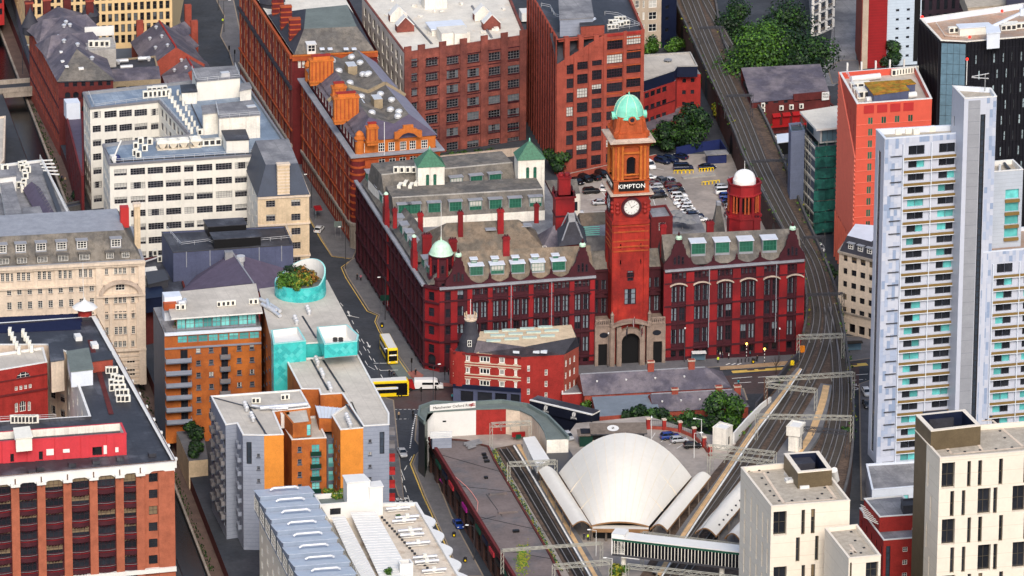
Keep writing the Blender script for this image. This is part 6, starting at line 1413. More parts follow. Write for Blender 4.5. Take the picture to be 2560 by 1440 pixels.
c=P(430,762,zp);g=MB();g.obox(c,4.,3.6,z1,zp+2.6,aN,'clad_pale');g.obox(P(425,772,zp),3.,2.,zp,zp+1.5,aN,'terra_orange');T.add('lift_overrun',g);pipe(T,[P(445,758,zp+1.5),P(460,756,zp+1.5),P(462,750,zp+1.5)],.6,'duct')
T.done()
g=MB();qy=quadpx(((472,1153),(520,1148),(508,1074),(441,1079)),4.);g.prism([(p.x,p.y)for p in qy],-3,4,'stone_buff','pavement');solo('courtyard_terrace',g,kind='structure')
# red brick office, bottom left
zO=30.;T,q=bpx('office_block','red brick office with bowed windows, white scalloped fascia and crimson rooftop plant room',((-70,1199),(436,1153),(233,791),(-70,812),(-70,862),(118,862),(165,880),(222,1040),(-70,1058)),zO,z0=-3)
Q0,Q1=flat(q)[:2];aO=math.atan2((Q1-Q0).y,(Q1-Q0).x);dO=(Q1-Q0).normalized();nO=Vector((dO.y,-dO.x,0));ops=[]
uo=lambda x,y=1250:PF(Q0,Q1,x,y)[0]
pxs=[-20.3,45.3,110.6,176,241.2,306.5]
for x in pxs:
 for k in range(6):y=1203+39.4*k-(x-243)*.075;ops+=gp(q,0,(x,y-12,x+47,y+15),1,(0,0),1,(0,0),'offc')
for k in range(6):ops+=gp(q,0,(372,1184+41*k,394,1206+41*k),1,(0,0),1,(0,0),'offs')
sp_=Q0+dO*uo(354);us_=uo(354)
wallrun(T,Q0,sp_,-3,zO,'terra_dark',[o for o in ops if o[0]<us_-1]);wallrun(T,sp_,Q1,-3,zO,'brick_offc',[(o[0]-us_,o[1]-us_,*o[2:])for o in ops if o[0]>us_-1])
for x in pxs+[372-14]:
 u=uo(x-8.5);piece(T,'pilaster',q[0],aO,u,1.75,.75,-3,zO-2.2,'brick_offc')
 g=MB();c=Q0+dO*u+nO*.8;g.obox(c,2.,1.3,zO-2.2,zO-1.6,aO,'white');g.tube(XY(c+nO*.5,zO-2.6),XY(c+nO*.2,zO-.4),.14,'rust',6);T.add('bracket',g)
piece(T,'pilaster',q[0],aO,(Q1-Q0).length-1.9,3.6,.4,-3,zO-2.,'brick_offc')
for x in pxs:
 u0,u1=uo(x),uo(x+47)
 for k in range(6):
  z=PF(Q0,Q1,x+23,1219+39.4*k-(x-243)*.075)[1];g=MB();n=6
  for i in range(n):
   t0,t1=i/n,(i+1)/n;b0,b1=[.12+.5*math.sin(math.pi*t)for t in(t0,t1)];a=Q0+dO*(u0+(u1-u0)*t0);b=Q0+dO*(u0+(u1-u0)*t1)
   f=[a+nO*b0,b+nO*b1];g.poly([XY(f[0],z-1.2),XY(f[1],z-1.2),XY(f[1],z-.2),XY(f[0],z-.2)],'terra_dark');g.poly([XY(f[0],z-.2),XY(f[1],z-.2),XY(b,z-.2),XY(a,z-.2)],'terra_red');g.poly([XY(a,z-1.6),XY(b,z-1.2),XY(f[1],z-1.2),XY(f[0],z-1.6)],'terra_dark')
   g.beam(XY(f[0],z+.25),XY(f[1],z+.25),.08,.08,'fr_grey')
  T.add('spandrel',g)
g=MB();L=(Q1-Q0).length;n=130
for i in range(n):
 u0,u1=L*i/n,L*(i+1)/n;hh=[]
 for u in(u0,u1):
  ph_=((u-uo(pxs[0]-8.5))/(uo(pxs[1])-uo(pxs[0])))%1;hh.append(2.3-(.55 if .16<ph_<.84 else 0)*min(1,8*(min(ph_,1-ph_)-.16))-.45*max(0,math.sin(math.pi*ph_))*0)
 f0,f1=Q0+dO*u0+nO*.35,Q0+dO*u1+nO*.35;g.poly([XY(f0,zO-hh[0]),XY(f1,zO-hh[1]),XY(f1,zO+.05),XY(f0,zO+.05)],'white');g.poly([XY(f0,zO+.05),XY(f1,zO+.05),XY(Q0+dO*u1,zO+.05),XY(Q0+dO*u0,zO+.05)],'white');g.poly([XY(Q0+dO*u0,zO-hh[0]),XY(Q0+dO*u1,zO-hh[1]),XY(f1,zO-hh[1]),XY(f0,zO-hh[0])],'white')
T.add('fascia',g)
g=MB();g.tube(XY(q[0]+nO*.7,zO+.45),XY(q[1]+nO*.7,zO+.45),.09,'rust',6);g.tube(XY(q[1]+nO*.7,zO+.45),XY(q[2]+Vector((.7,0,0)),zO+.45),.09,'rust',6);T.add('handrail',g)
z_=PF(Q0,Q1,360,1421)[1];band(T,q[0],q[1],z_-1.,1.,.9,'white')
wallrun(T,q[1],q[2],-3,zO,'brick_offc',ug(q[1],q[2],12,2.6,fl(7,0,3.9,2.2),'offs'));band(T,q[1],q[2],zO-1.6,1.7,.5,'white','fascia')
L12=(q[2]-q[1]).length
for i in range(12):piece(T,'bracket',q[1],math.atan2((q[2]-q[1]).y,(q[2]-q[1]).x),2+(L12-4)*i/11,.8,1.,zO-.5,zO,'white')
for i in range(2,9):
 wm={6:'white_dirty',5:'stone_cream',4:'stone_cream'}.get(i,'brick_deep');ops=()
 if i in(5,6):ops=ug(q[i],q[(i+1)%9],5 if i==6 else 2,1.7,fl(5,10,3.7,2.),'office')
 wallrun(T,q[i],q[(i+1)%9],5 if i>2 else-3,zO,wm,ops)
T.add('court_floor',MB().poly([XY(p,5)for p in(q[8],q[7],q[6],q[5],q[4])],'roof_dark'))
flatroof(T,q,zO,'roof_dark',.55,.5,'roof_dark','white')
zC=34.4;c_=quadpx(((-70,1110),(316,1084),(304,1057),(-70,1085)),zC);i_=[Vector((*p,0))for p in inset(c_,.5)]
a=math.atan2((c_[1]-c_[0]).y,(c_[1]-c_[0]).x)
ops=gp(c_,0,(231,1118,255,1140),1,(0,0),1,(0,0),'door')+gp(c_,0,(97,1129,107,1151),1,(0,0),1,(0,0),'door')+gp(c_,0,(25,1135,35,1156),1,(0,0),1,(0,0),'door')
for i in range(4):wallrun(T,c_[i],c_[(i+1)%4],zO-.55,zC,'crimson',ops if i==0 else())
for x in(6,68,138,203,268):u=PF(flat(c_)[0],flat(c_)[1],x+9,1120)[0];piece(T,'pilaster',c_[0],a,u,1.7,.3,zO-.5,zC+.1,'crimson')
flatroof(T,c_,zC,'roof_dark',1.6,.5,'white_dirty','crimson')
for x,y,w_,h_ in((125,1130,1.6,1.4),(163,1127,1.9,.8),(263,1124,.7,2.),(292,1124,.7,1.1)):u,z=PF(flat(c_)[0],flat(c_)[1],x,y);piece(T,'vent_panel',c_[0],a,u,w_,.12,z-h_/2,z+h_/2,'white')
vhouse(T,((40,1098),(80,1094),(72,1068),(35,1072)),zC-1.6,zC+1.4,'acw','acw','chiller')
for x in range(34,96,9):ac(T,P(x,1058,zO-.5),aO,1.4,0)
railpx(T,((0,1052),(60,1050),(140,1046)),zO,1.,'steel_l')
for r_ in range(4):
 for i in range(24):
  x=-20+i*9.6-r_*1.5;y=802+r_*9.5-(x)*.045
  if x<200+r_*4:T.inst('solar_panel',BC.setdefault('solar',MB().faces([(-.5,-.75,.1),(.5,-.75,.1),(.5,.75,.65),(-.5,.75,.65),(-.5,-.75,0),(.5,-.75,0),(.5,.75,0),(-.5,.75,0)],[(0,1,2,3),(4,5,1,0),(5,6,2,1),(6,7,3,2),(7,4,0,3)],'solar')),P(x,y,zO-.55),aO)
for x,y in((271,934),(279,934),(287,934),(284,952),(293,955),(302,957),(279,965),(290,968),(303,968),(280,978),(293,978),(307,978),(295,990),(305,990),(315,990),(298,1005),(308,1005),(318,1005)):ac(T,P(x,y,zO-.5),aO,1.25)
for x0,y0,x1,y1 in((25,838,48,885),(58,842,80,880)):
 for k in range(5):p=P(x0,y0,zO-.5).lerp(P(x1,y1,zO-.5),k/4);ac(T,p,aO+R(75),1.3,0)
vhouse(T,((178,930),(232,924),(220,872),(168,880)),zO-.5,zO+3.2,'clad_pale','roof_green');vhouse(T,((225,905),(282,898),(276,880),(220,886)),zO-.5,zO+2.2,'brick_mid','roof_dark');vhouse(T,((128,905),(160,900),(150,846),(122,852)),zO-6,zO+1.4,'stone_cream','roof_dark')
g=MB();c=P(212,768,zO+2);g.lathe(XY(c,zO-1),[(1.6,0),(1.6,2.4),(2.,2.6)],'brick_bright',6);g.lathe(XY(c,zO+1.6),[(2.2,0),(3.,.4),(2.6,.8),(1.,1.6),(.2,2.2),(0,3.)],'white',8);T.add('cupola',g)
g=MB();g.beam(P(225,850,zO-.4),P(278,1035,zO-.4),1.1,.05,'brick_deep');T.add('walkway',g)
for x,y in((195,848),(236,868)):c=P(x,y,zO-.5);cbox(T,'roof_box',c,1.5,2.6,1.,aO,'white');
for x,y in((246,920),(100,1175),(180,1165),(240,1158),(300,1150),(380,1140),(80,1185)):c=P(x,y,zO-.5);cbox(T,'roof_box',c,1.6,1.4,.8,aO,'roof_dark')
T.done()
T,q=bpx('courtyard_house','weathered red brick house with half-moon window inside the office courtyard',((-60,935),(118,905),(108,868),(-60,892)),30.,z0=5)
ops=gp(q,0,(40,933,76,948),1,(0,0),1,(0,0),'arch_w')+gp(q,0,(37,967,44,977),4,(72,964),1,(0,0),'white22')+gp(q,0,(37,1008,45,1032),1,(0,0),1,(0,0),'arch_w')+gp(q,0,(49,1004,64,1030),1,(0,0),1,(0,0),'arch_w')+gp(q,0,(69,1004,77,1028),1,(0,0),1,(0,0),'arch_w')
block(T,q,5,30,'brick_bright',{0:ops},'roof_pale',.4,.4,'white');band(T,q[0],q[1],23.5,.4,.3,'brick_red');band(T,q[0],q[1],27,.3,.2,'brick_red')
vhouse(T,((-30,965),(30,958),(20,945),(-30,950)),8,22,'brick_red','roof_pale');T.add('downpipe',MB().tube(P(103,906,29.5),XY(P(103,906,29.5),6),.16,'black',6));T.done()
# white and blue apartment block with sawtooth pods, bottom centre
zP=18.;T,q=bpx('apartment_block','white apartment block with sawtooth blue roof pods, ribbed canopies and ducts',((640,1600),(1260,1640),(1042,1256),(800,1275)),zP)
q=[P(775,1500,zP),P(1190,1505,zP),P(1042,1256,zP),P(648,1262,zP)]
for i in range(4):wallrun(T,q[i],q[(i+1)%4],0,zP,'render_ivory' if i==3 else 'white',ug(q[3],q[0],9,1.7,fl(5,1,3.1,1.7),'podw')if i==3 else())
flatroof(T,q,zP,'roof_rust2',.6,.6,'white','white')
sh=(P(694,1337,zP+5.)-P(637,1223,zP+5.))/4.
A=P(637,1226,zP+4.6);B=P(769,1216,zP+4.6);hd=sh*.98
for k in range(9):
 o=sh*k;a0,b0=A+o,B+o;a1,b1=a0+hd,b0+hd;up=Vector((0,0,1.0));g=MB();zb=zP-.4
 vs=[XY(a0,zb),XY(b0,zb),XY(b1,zb),XY(a1,zb),a0,b0,b1+up,a1+up]
 g.faces(vs,[(4,7,6,5),(0,4,5,1),(1,5,6,2),(2,6,7,3),(3,7,4,0)],'podblue');ow=g
 pod=T.add('roof_pod',g)
 g=MB();ed=(b1-a1).normalized()
 g.faces([a0+Vector((0,0,.12))-ed*.3,b0+Vector((0,0,.12))+ed*.3,b1+up+Vector((0,0,.12))+ed*.3,a1+up+Vector((0,0,.12))-ed*.3,a0-ed*.3,b0+ed*.3,b1+up+ed*.3,a1+up-ed*.3],[(3,2,1,0),(0,1,5,4),(1,2,6,5),(2,3,7,6),(3,0,4,7)],'podroof');T.add('pod_roof',g)
 m=(a0+a1)/2;dr=(a1-a0);dr.z=0;ang=math.atan2(dr.y,dr.x);T.inst('window',winmesh('podw',dr.length*.72,3.2,-1),(m.x-ed.x*.35,m.y-ed.y*.35,zP+.7),ang)
 c=(a0+b1)/2+Vector((0,0,1.1));p0,p1=c-ed*3.,c+ed*3.2;pipe(T,[p0,p0 .lerp(p1,.1)+Vector((0,0,.4)),p1 .lerp(p0,.1)+Vector((0,0,.4)),p1],.3,'duct');
for x0,y0,x1,y1,x2,y2,x3,y3 in((828,1293,862,1290,940,1440,905,1460),(875,1281,940,1279,1030,1440,950,1445)):
 q_=[P(x3,y3,zP+1.4),P(x2,y2,zP+1.4),P(x1,y1,zP+1.4),P(x0,y0,zP+1.4)];g=MB();n=26
 for i in range(n):
  a,b=q_[3].lerp(q_[0],i/n),q_[2].lerp(q_[1],i/n);a2,b2=q_[3].lerp(q_[0],(i+.8)/n),q_[2].lerp(q_[1],(i+.8)/n);g.poly([a2,b2,b,a],'white');a3,b3=q_[3].lerp(q_[0],(i+1)/n),q_[2].lerp(q_[1],(i+1)/n);dd=Vector((0,0,-.14));g.poly([a3+dd,b3+dd,b2+dd,a2+dd],'white');g.poly([a2+dd,b2+dd,b2,a2],'white');g.poly([a3,b3,b3+dd,a3+dd],'white')
 T.add('ribbed_canopy',g)
g=MB();a,b=P(792,1280,zP+1.4),P(898,1470,zP+1.4);s_=Vector((1.,.2,0))
for sd_ in(-1,1):
 g.beam(a+s_*sd_,b+s_*sd_,.15,.15,'galv');g.beam(a+s_*sd_+Vector((0,0,1.1)),b+s_*sd_+Vector((0,0,1.1)),.1,.1,'galv')
for i in range(34):p=a.lerp(b,i/33);g.beam(p-s_*1.6,p+s_*1.,.1,.1,'galv');g.beam(p+s_,p+s_+Vector((0,0,1.1)),.08,.08,'galv');g.beam(p-s_,p-s_+Vector((0,0,1.1)),.08,.08,'galv')
T.add('walkway',g)
b1_=vhouse(T,((868,1208),(924,1203),(908,1187),(858,1190)),zP-1,zP+7.4,'white','white','stair_tower');vhouse(T,((924,1220),(957,1217),(950,1204),(918,1207)),zP-1,zP+6.,'white','white','stair_tower')
bq=quadpx(((800,1262),(925,1252),(905,1228),(785,1237)),zP+3.);block(T,bq,zP-1,zP+3.,'white',{0:[(2.2,4.6,zP+.4,zP+1.9,'dark1')]},'roof_green',1.,.3,'white','white')
bq=quadpx(((1000,1412),(1033,1409),(1025,1398),(995,1400)),zP+3.4);block(T,bq,zP-1,zP+3.4,'white',{},'roof_grey',.8,.3,'white','white')
for x,y in((995,1270),(1018,1292),(1025,1325),(1030,1336),(1045,1357),(1062,1392),(1067,1403),(1085,1425),(1010,1301)):
 c=P(x,y,zP+.2);e=Vector((math.cos(G),math.sin(G),0))*2.2;pipe(T,[c-e*1.2,c-e,c+e,c+e*1.2],.34,'duct');T.add('duct_stand',MB().beam(c-e+Vector((0,-.8,-.3)),c+e+Vector((0,-.8,-.3)),.15,.15,'white_dirty'));cbox(T,'roof_box',c-Vector((0,0,.2)),.8,.8,.9,G,'acw')
for i in range(20):c=P(955+i*6.3,1295+i*7,zP-.5);cbox(T,'roof_vent',c,.5,.5,.35,G,'acgrille')
for i in range(6):
 p=q[2].lerp(q[1],.13+.145*i);g=MB();e=(q[1]-q[2]).normalized();n_=Vector((-e.y,e.x,0))if(-e.y)>0 else Vector((e.y,-e.x,0));n=7
 for k in range(n):
  t0,t1=k/n,(k+1)/n;w0,w1=[1.7*math.sin(math.pi*t*.92+.1)for t in(t0,t1)];a=p+e*7*t0;b=p+e*7*t1
  f=[XY(a,zP-.3),XY(b,zP-.3),XY(b+n_*w1,zP-.3),XY(a+n_*w0,zP-.3)];up=Vector((0,0,.35));g.faces(f+[v+up for v in f],[(4,5,6,7),(3,2,6,7),(0,1,2,3)],'white')
 T.add('sunshade',g)
T.done()
# right-hand towers
def panels(T,A,B,u0,u1,z0,z1,w=.8,h=2.4):
 a=math.atan2(B.y-A.y,B.x-A.x);ca,sa=math.cos(a),math.sin(a);n=max(1,round((u1-u0)/w));w=(u1-u0)/n
 for i in range(n):
  z=z0+RND.random()*h*.0
  while z<z1-.3:
   hh=min(RND.choice([.6,.8,1.])*h,z1-z);mt=RND.choices(['panel_a','panel_b','panel_c','panel_d'],[4,3,1.6,4])[0]
   if 1:
    k=('pan',round(w,2),round(hh,1),mt)
    if k not in BC:BC[k]=MB().box(-w/2+.02,w/2-.02,-.05,.01,0.02,hh-.02,mt,False)
    u=u0+w*(i+.5);T.inst('cladding_panel',BC[k],(A.x+ca*u,A.y+sa*u,z),a)
   z+=hh
# tall white and blue student tower
zT=84.;T,q=bpx('residential_tower','tall white and pale blue panelled tower with gold balcony bands and turquoise windows',((2212,347),(2403,332),(2384,312),(2190,323)),zT)
A,B=flat(q)[:2];L=(B-A).length;dT=(B-A).normalized();aT=math.atan2(dT.y,dT.x);nT=Vector((dT.y,-dT.x,0));up=lambda x,y=500:PF(A,B,x,y)[0]
pitch=3.05;zw0=PF(A,B,2270,386)[1];ops=[]
cols=((2268,2308),(2344,2384))
nfl=27
for k in range(nfl):
 zb=zw0-pitch*k
 for x0,x1 in cols:
  u0,u1=up(x0),up(x1);m=(u0+u1)/2+RND.uniform(-.25,.25)
  for a,b in((u0,m),(m,u1)):ops.append((a,b,zb-.25,zb+1.95,RND.choice(['tealp','tower','tower'])))
wallrun(T,A,B,6,zT,'panel_d',ops)
for k in range(nfl):
 zb=zw0-pitch*k
 for x0,x1 in((2255,2323),(2325,2392)):
  g_=('gold',round(up(x1)-up(x0),1));w_=up(x1)-up(x0)
  if g_ not in BC:BC[g_]=MB().box(-w_/2,w_/2,-.75,.05,0,.18,'clad_pale').box(-w_/2,w_/2,-.75,-.68,.18,.8,'gold')
  u=(up(x0)+up(x1))/2;T.inst('balcony_band',BC[g_],XY(A+dT*u,zb-1.35),aT)
 piece(T,'ledge',A,aT,(up(2223)+up(2251))/2,up(2251)-up(2223),.35,zb-.3,zb-.12,'steel_d')
for x in(2254,2324,2393):piece(T,'fin',A,aT,up(x),.18,.7,zw0-pitch*26-1.4,zw0+2.6,'clad_pale')
panels(T,A,B,.1,up(2252),8,zT-.1);panels(T,A,B,up(2395),L-.05,8,zT-.1);panels(T,A,B,up(2252),up(2395),zw0+2.7,zT-.1)
wallrun(T,q[3],q[0],6,zT,'panel_d',[(2.3,4.3,8,zT-4,'strip')]);wallrun(T,q[1],q[2],6,zT,'panel_d');wallrun(T,q[2],q[3],6,zT,'panel_d');flatroof(T,q,zT,'roof_gravel',1.2,.5,'clad_pale','clad_pale')
for x,y in((2245,335),(2270,333),(2330,328),(2290,335)):cbox(T,'roof_box',P(x,y,zT-1.2),1.4,1.,1.2,aT,'acw')
B0=A-dT*.5;bx=quadpx(((2180,1225),(2330,1212),(2320,1150),(2165,1160)),6.5);block(T,bx,0,6.5,'clad_pale',{0:ug(bx[0],bx[1],3,3.2,[(1,3.6)],'aptteal')},'roof_grey',.4)
zc=94.;c=quadpx(((2411,246),(2492,241),(2478,220),(2381,214)),zc);Ac,Bc=flat(c)[:2];uc_=lambda x:PF(Ac,Bc,x,600)[0];Lc=(Bc-Ac).length
wallrun(T,Ac,Bc,6,zc,'panel_d',[(uc_(2441)+.05,uc_(2454),9,zc-4,'stripb')]);panels(T,Ac,Bc,uc_(2456),Lc-.05,8,zc-.2)
piece(T,'core_cladding',Ac,math.atan2((Bc-Ac).y,(Bc-Ac).x),uc_(2425.5),uc_(2440)-uc_(2411),.12,6,zc-.6,'clad_core')
for i in(1,2,3):wallrun(T,c[i],c[(i+1)%4],6,zc,'panel_d',[(1.5,2.3,zc-9,zc-6.5,'dark1')]if i==3 else())
flatroof(T,c,zc,'roof_gravel',1.,.4,'clad_pale','white')
g=MB();p=P(2462,228,zc);g.tube(p,p+Vector((0,0,4)),.12,'steel',6);g.beam(p+Vector((-3,0,3.4)),p+Vector((.8,0,4.2)),.15,.15,'steel_l');g.beam(p+Vector((-3,0,3.2)),p+Vector((.8,0,3.)),.15,.15,'steel_l');T.add('mast',g)
T.add('warning_light',MB().tube(P(2416,212,zc),P(2416,212,zc)+Vector((0,0,5.8)),.1,'white',6).lathe(P(2416,212,zc)+Vector((0,0,5.8)),[(.3,0),(.3,.4),(0,.6)],'redlamp',8))
A2_=Bc-dT*2.;B2_=A2_+dT*26;zw=PF(A2_,B2_,2490,628)[1];u2=lambda x:PF(A2_,B2_,x,800)[0];ops=[];zr0=PF(A2_,B2_,2500,680)[1]
for k in range(19):
 zb=zr0-pitch*k
 for x0,x1 in((2488,2527),(2556,2594)):
  u0,u1=u2(x0),u2(x1);m=(u0+u1)/2
  for a,b in((u0,m),(m,u1)):ops.append((a,b,zb-.25,zb+1.95,RND.choice(['tealp','tower','tower'])))
wallrun(T,A2_,B2_,3,zw,'panel_d',ops)
for k in range(19):
 zb=zr0-pitch*k
 for x0,x1 in((2478,2542),(2544,2606)):
  w_=u2(x1)-u2(x0);g_=('gold',round(w_,1))
  if g_ not in BC:BC[g_]=MB().box(-w_/2,w_/2,-.75,.05,0,.18,'clad_pale').box(-w_/2,w_/2,-.75,-.68,.18,.8,'gold')
  T.inst('balcony_band',BC[g_],XY(A2_+dT*(u2(x0)+u2(x1))/2,zb-1.35),aT)
for x in(2477,2543):piece(T,'fin',A2_,aT,u2(x),.18,.7,5,zr0+2.2,'clad_pale')
panels(T,A2_,B2_,u2(2476),25,zr0+2.3,zw-.1)
nb_=-nT;C2,D2=B2_+nb_*14,A2_+nb_*14
for a,b in((B2_,C2),(C2,D2),(D2,A2_)):wallrun(T,a,b,3,zw,'panel_d')
flatroof(T,[A2_,B2_,C2,D2],zw,'roof_rust',.8,.4,'clad_pale','clad_pale')
E0=A2_+dT*u2(2484)+nb_*4;E1=E0+dT*7.2;ze=PF(E0,E1,2500,428)[1]
eo=[(3.2,6.4,zw+1.6+k*3.05,zw+3.8+k*3.05,RND.choice(['tealp','tower']))for k in range(int((ze-zw-4)/3.05))]
Eq=[E0,E1,E1+nb_*7,E0+nb_*7]
for i in range(4):wallrun(T,Eq[i],Eq[(i+1)%4],zw-1,ze,'clad_grey2',eo if i==0 else())
for o_ in eo:piece(T,'balcony_band',E0,aT,4.8,3.4,.5,o_[2]-.8,o_[2]-.1,'gold')
flatroof(T,Eq,ze,'roof_gravel',1.,.35,'white','white');pipe(T,[XY(Eq[0]+dT*2+nb_*1,ze-.4),XY(Eq[0]+dT*3.4+nb_*5,ze-.4)],.3,'white');pipe(T,[XY(Eq[0]+dT*4.6+nb_*2,ze-.4),XY(Eq[0]+dT*4.8+nb_*6,ze-.4)],.35,'steel_d')
T.done()
# coral red tower with diagonal lattice flank
zV=48.;T,q=bpx('hotel_tower','coral red tower with lattice flank and moss roofed plant deck',((2142,259),(2330,246),(2290,165),(2098,181)),zV)
A,B=flat(q)[:2];aV=math.atan2((B-A).y,(B-A).x)
ops=gp(q,0,(2170,294,2183,313),4,(2270,286),1,(0,0),'coralw');zb0=gp(q,0,(2170,322,2182,342),1,(0,0),1,(0,0),'coralw')
for k in range(11):ops+=[(o[0],o[1],o[2]-2.98*k,o[3]-2.98*k,o[4])for o in zb0]
ops+=gp(q,0,(2204,322,2216,342),3,(2271,316),9,(2204,322+28.6*8),'coralw')
wallrun(T,A,B,0,zV,'coral',ops)
for o in gp(q,0,(2160,264,2185,284),4,(2259,257),1,(0,0),'coralw'):piece(T,'red_panel',A,aV,(o[0]+o[1])/2,o[1]-o[0],.12,o[2],o[3],'coral_dk')
for k in range(14):band(T,A,B,zV-5.6-2.98*k,.12,.12,'coral_lt')
wallrun(T,q[3],q[0],0,zV,'coral');wallrun(T,q[1],q[2],0,zV,'coral');wallrun(T,q[2],q[3],0,zV,'coral')
S0,S1_=q[3],q[0];Ls=(S1_-S0).length;ds=(Vector((S1_.x-S0 .x,S1_.y-S0 .y,0))).normalized();ns=Vector((ds.y,-ds.x,0));lat=MB()
for i in range(int(zV/1.1)+14):
 z0_=zV-i*1.15
 u0,z00,u1,z11=0.,z0_,Ls,z0_-14.
 if z11<12:
  t=(z00-12)/14.;
  if t<=0:continue
  u1,z11=Ls*t,12.
 m=MB();m.beam(XY(S0+ds*u0+ns*.12,z00),XY(S0+ds*u1+ns*.12,z11),.3,.4,'coral_lt');T.add('lattice_rib',m)
for i in range(10):piece(T,'pier',S0,math.atan2(ds.y,ds.x),.5+(Ls-1)*i/9,.5,.4,0,12,'coral_lt')
for k in range(12):
 for i in range(5):piece(T,'slot',S0,math.atan2(ds.y,ds.x),2.5+(Ls-6)*i/4+.6*(k%2),.5,.03,14+k*2.6,15.6+k*2.6,'coral_dk')
flatroof(T,q,zV,'roof_pale',1.6,.5,'coral','white')
vhouse(T,((2185,238),(2272,226),(2250,202),(2162,208)),zV-1.6,zV+1.4,'navy_clad','moss','plant_room');vhouse(T,((2262,213),(2288,210),(2276,200),(2252,203)),zV-1.6,zV+1.2,'navy_clad','moss','plant_room')
for x,y in((2150,225),(2158,238),(2166,245)):ac(T,P(x,y,zV-1.6),aV,1.7,2)
for i in range(9):ac(T,P(2235+i*7,190-i,zV-1.6),aV,1.3)
for x0,y0,x1,y1 in((2165,250,2240,242),(2240,242,2290,236),(2128,198,2200,190)):pipe(T,[P(x0,y0,zV-.6),P(x1,y1,zV-.6)],.8,'white')
for i in range(6):p=P(2118,180,zV-1).lerp(P(2295,168,zV-1),i/5);cbox(T,'screen_post',p,.4,.4,2.4,aV,'white')
rail(T,[P(2116,185,zV),P(2150,250,zV)],1.2,'clad_pale');T.done()
# black tower with glazed corner
zK=60.;T,q=bpx('office_tower','black office tower with blue glass corner strip and rusty gravel roof',((2352,101),(2417,104),(2640,86),(2560,8),(2300,46)),zK)
wallrun(T,q[0],q[1],0,zK,'black_clad',[(.15,(q[1]-q[0]).length-.15,6,zK-.6,'curtain')])
ops=[];Lk_=(q[2]-q[1]).length
for r_ in range(13):
 for i in range(11):u=2.2+i*2.35+(.9 if r_%2 else 0);ops.append((u,u+.7,zK-6.2-r_*4.05,zK-3.6-r_*4.05,'blackw'))
wallrun(T,q[1],q[2],0,zK,'black_clad',ops);wallrun(T,q[4],q[0],0,zK,'black_clad')
a1=math.atan2((q[2]-q[1]).y,(q[2]-q[1]).x);a4_=math.atan2((q[0]-q[4]).y,(q[0]-q[4]).x);L4_=(q[0]-q[4]).length
for i in range(26):piece(T,'fin',q[1],a1,.4+Lk_*i/26,.22,.25,4,zK-.3,'black_clad')
for i in range(15):piece(T,'fin',q[4],a4_,.5+(L4_-1)*i/14,.3,.5,4,zK-.3,'black_clad')
for r_ in range(15):band(T,q[1],q[2],zK-2.6-r_*4.05,.35,.1,'black_clad')
wallrun(T,q[2],q[3],0,zK,'black_clad');wallrun(T,q[3],q[4],0,zK,'black_clad');flatroof(T,q,zK,'roof_rust',1.3,.5,'clad_pale','white_dirty')
vhouse(T,((2400,72),(2482,66),(2470,58),(2392,62)),zK-1.3,zK+.6,'acw','clad_pale');vhouse(T,((2468,85),(2500,82),(2494,62),(2466,66)),zK-1.3,zK+2.6,'clad_pale','clad_pale','crane_base')
g=MB();p=P(2484,64,zK+2.6);g.beam(p,p+Vector((6.8,0,3.4)),.6,.6,'clad_pale');g.obox(p+Vector((6.8,0,3)),1.,.8,zK+5.2,zK+7.,.2,'clad_pale');T.add('crane_arm',g)
for x,y in((2390,82),(2420,80),(2520,76),(2525,70),(2545,72)):ac(T,P(x,y,zK-1.3),aV,1.3,2)
railpx(T,((2340,60),(2362,92),(2420,96)),zK-1.2,.5,'white_dirty');
for x,y in((2305,45),(2424,95),(2505,30)):T.inst('warning_light',BC.setdefault('wl',MB().lathe((0,0,0),[(.35,0),(.35,.5),(0,.7)],'redlamp',8)),P(x,y,zK),0)
T.done()
# beige corner building below the coral tower
zB=20.5;T,q=bpx('corner_block','beige rendered corner block with dark mansard beside the railway curve',((2098,628),(2185,650),(2250,600),(2125,590)),zB)
ops=[o for x,w_ in((2109,10),(2129,13),(2151,13),(2173,13))for o in gp(q,0,(x,637+(x-2109)*.26,x+w_,652+(x-2109)*.26),1,(0,0),5,(x,637+(x-2109)*.26+129),'offs')]
ops+=gp(q,0,(2122,808,2138,830),3,(2170,822),1,(0,0),'door')
wallrun(T,q[0],q[1],0,zB,'stone_cream',ops)
for i in(1,2,3):wallrun(T,q[i],q[(i+1)%4],0,zB,'stone_cream',ug(q[3],q[0],3,1.3,fl(5,3.5,3.4,1.7),'offs')if i==3 else())
band(T,q[0],q[1],zB-.4,.5,.4,'stone_grey');band(T,q[0],q[1],5.2,.4,.3,'stone_grey');band(T,q[3],q[0],zB-.4,.5,.4,'stone_grey')
o=inset(q,.1);i_=inset(q,1.6);g=MB()
for k in range(4):j=(k+1)%4;g.poly([(*o[k],zB),(*o[j],zB),(*i_[j],zB+3.8),(*i_[k],zB+3.8)],'slate_d')
g.poly([(*p,zB+3.8)for p in i_],'clad_pale');T.add('mansard_roof',g)
aB=math.atan2((q[1]-q[0]).y,(q[1]-q[0]).x);dB=Vector((math.cos(aB),math.sin(aB),0));nB=Vector((-dB.y,dB.x,0))
for x in(2124,2148,2171):u=PF(flat(q)[0],flat(q)[1],x,620)[0];dormer(T,XY(q[0]+dB*u+nB*.5,zB+1.),aB,1.6,1.5,1.6,'white22')
T.done()
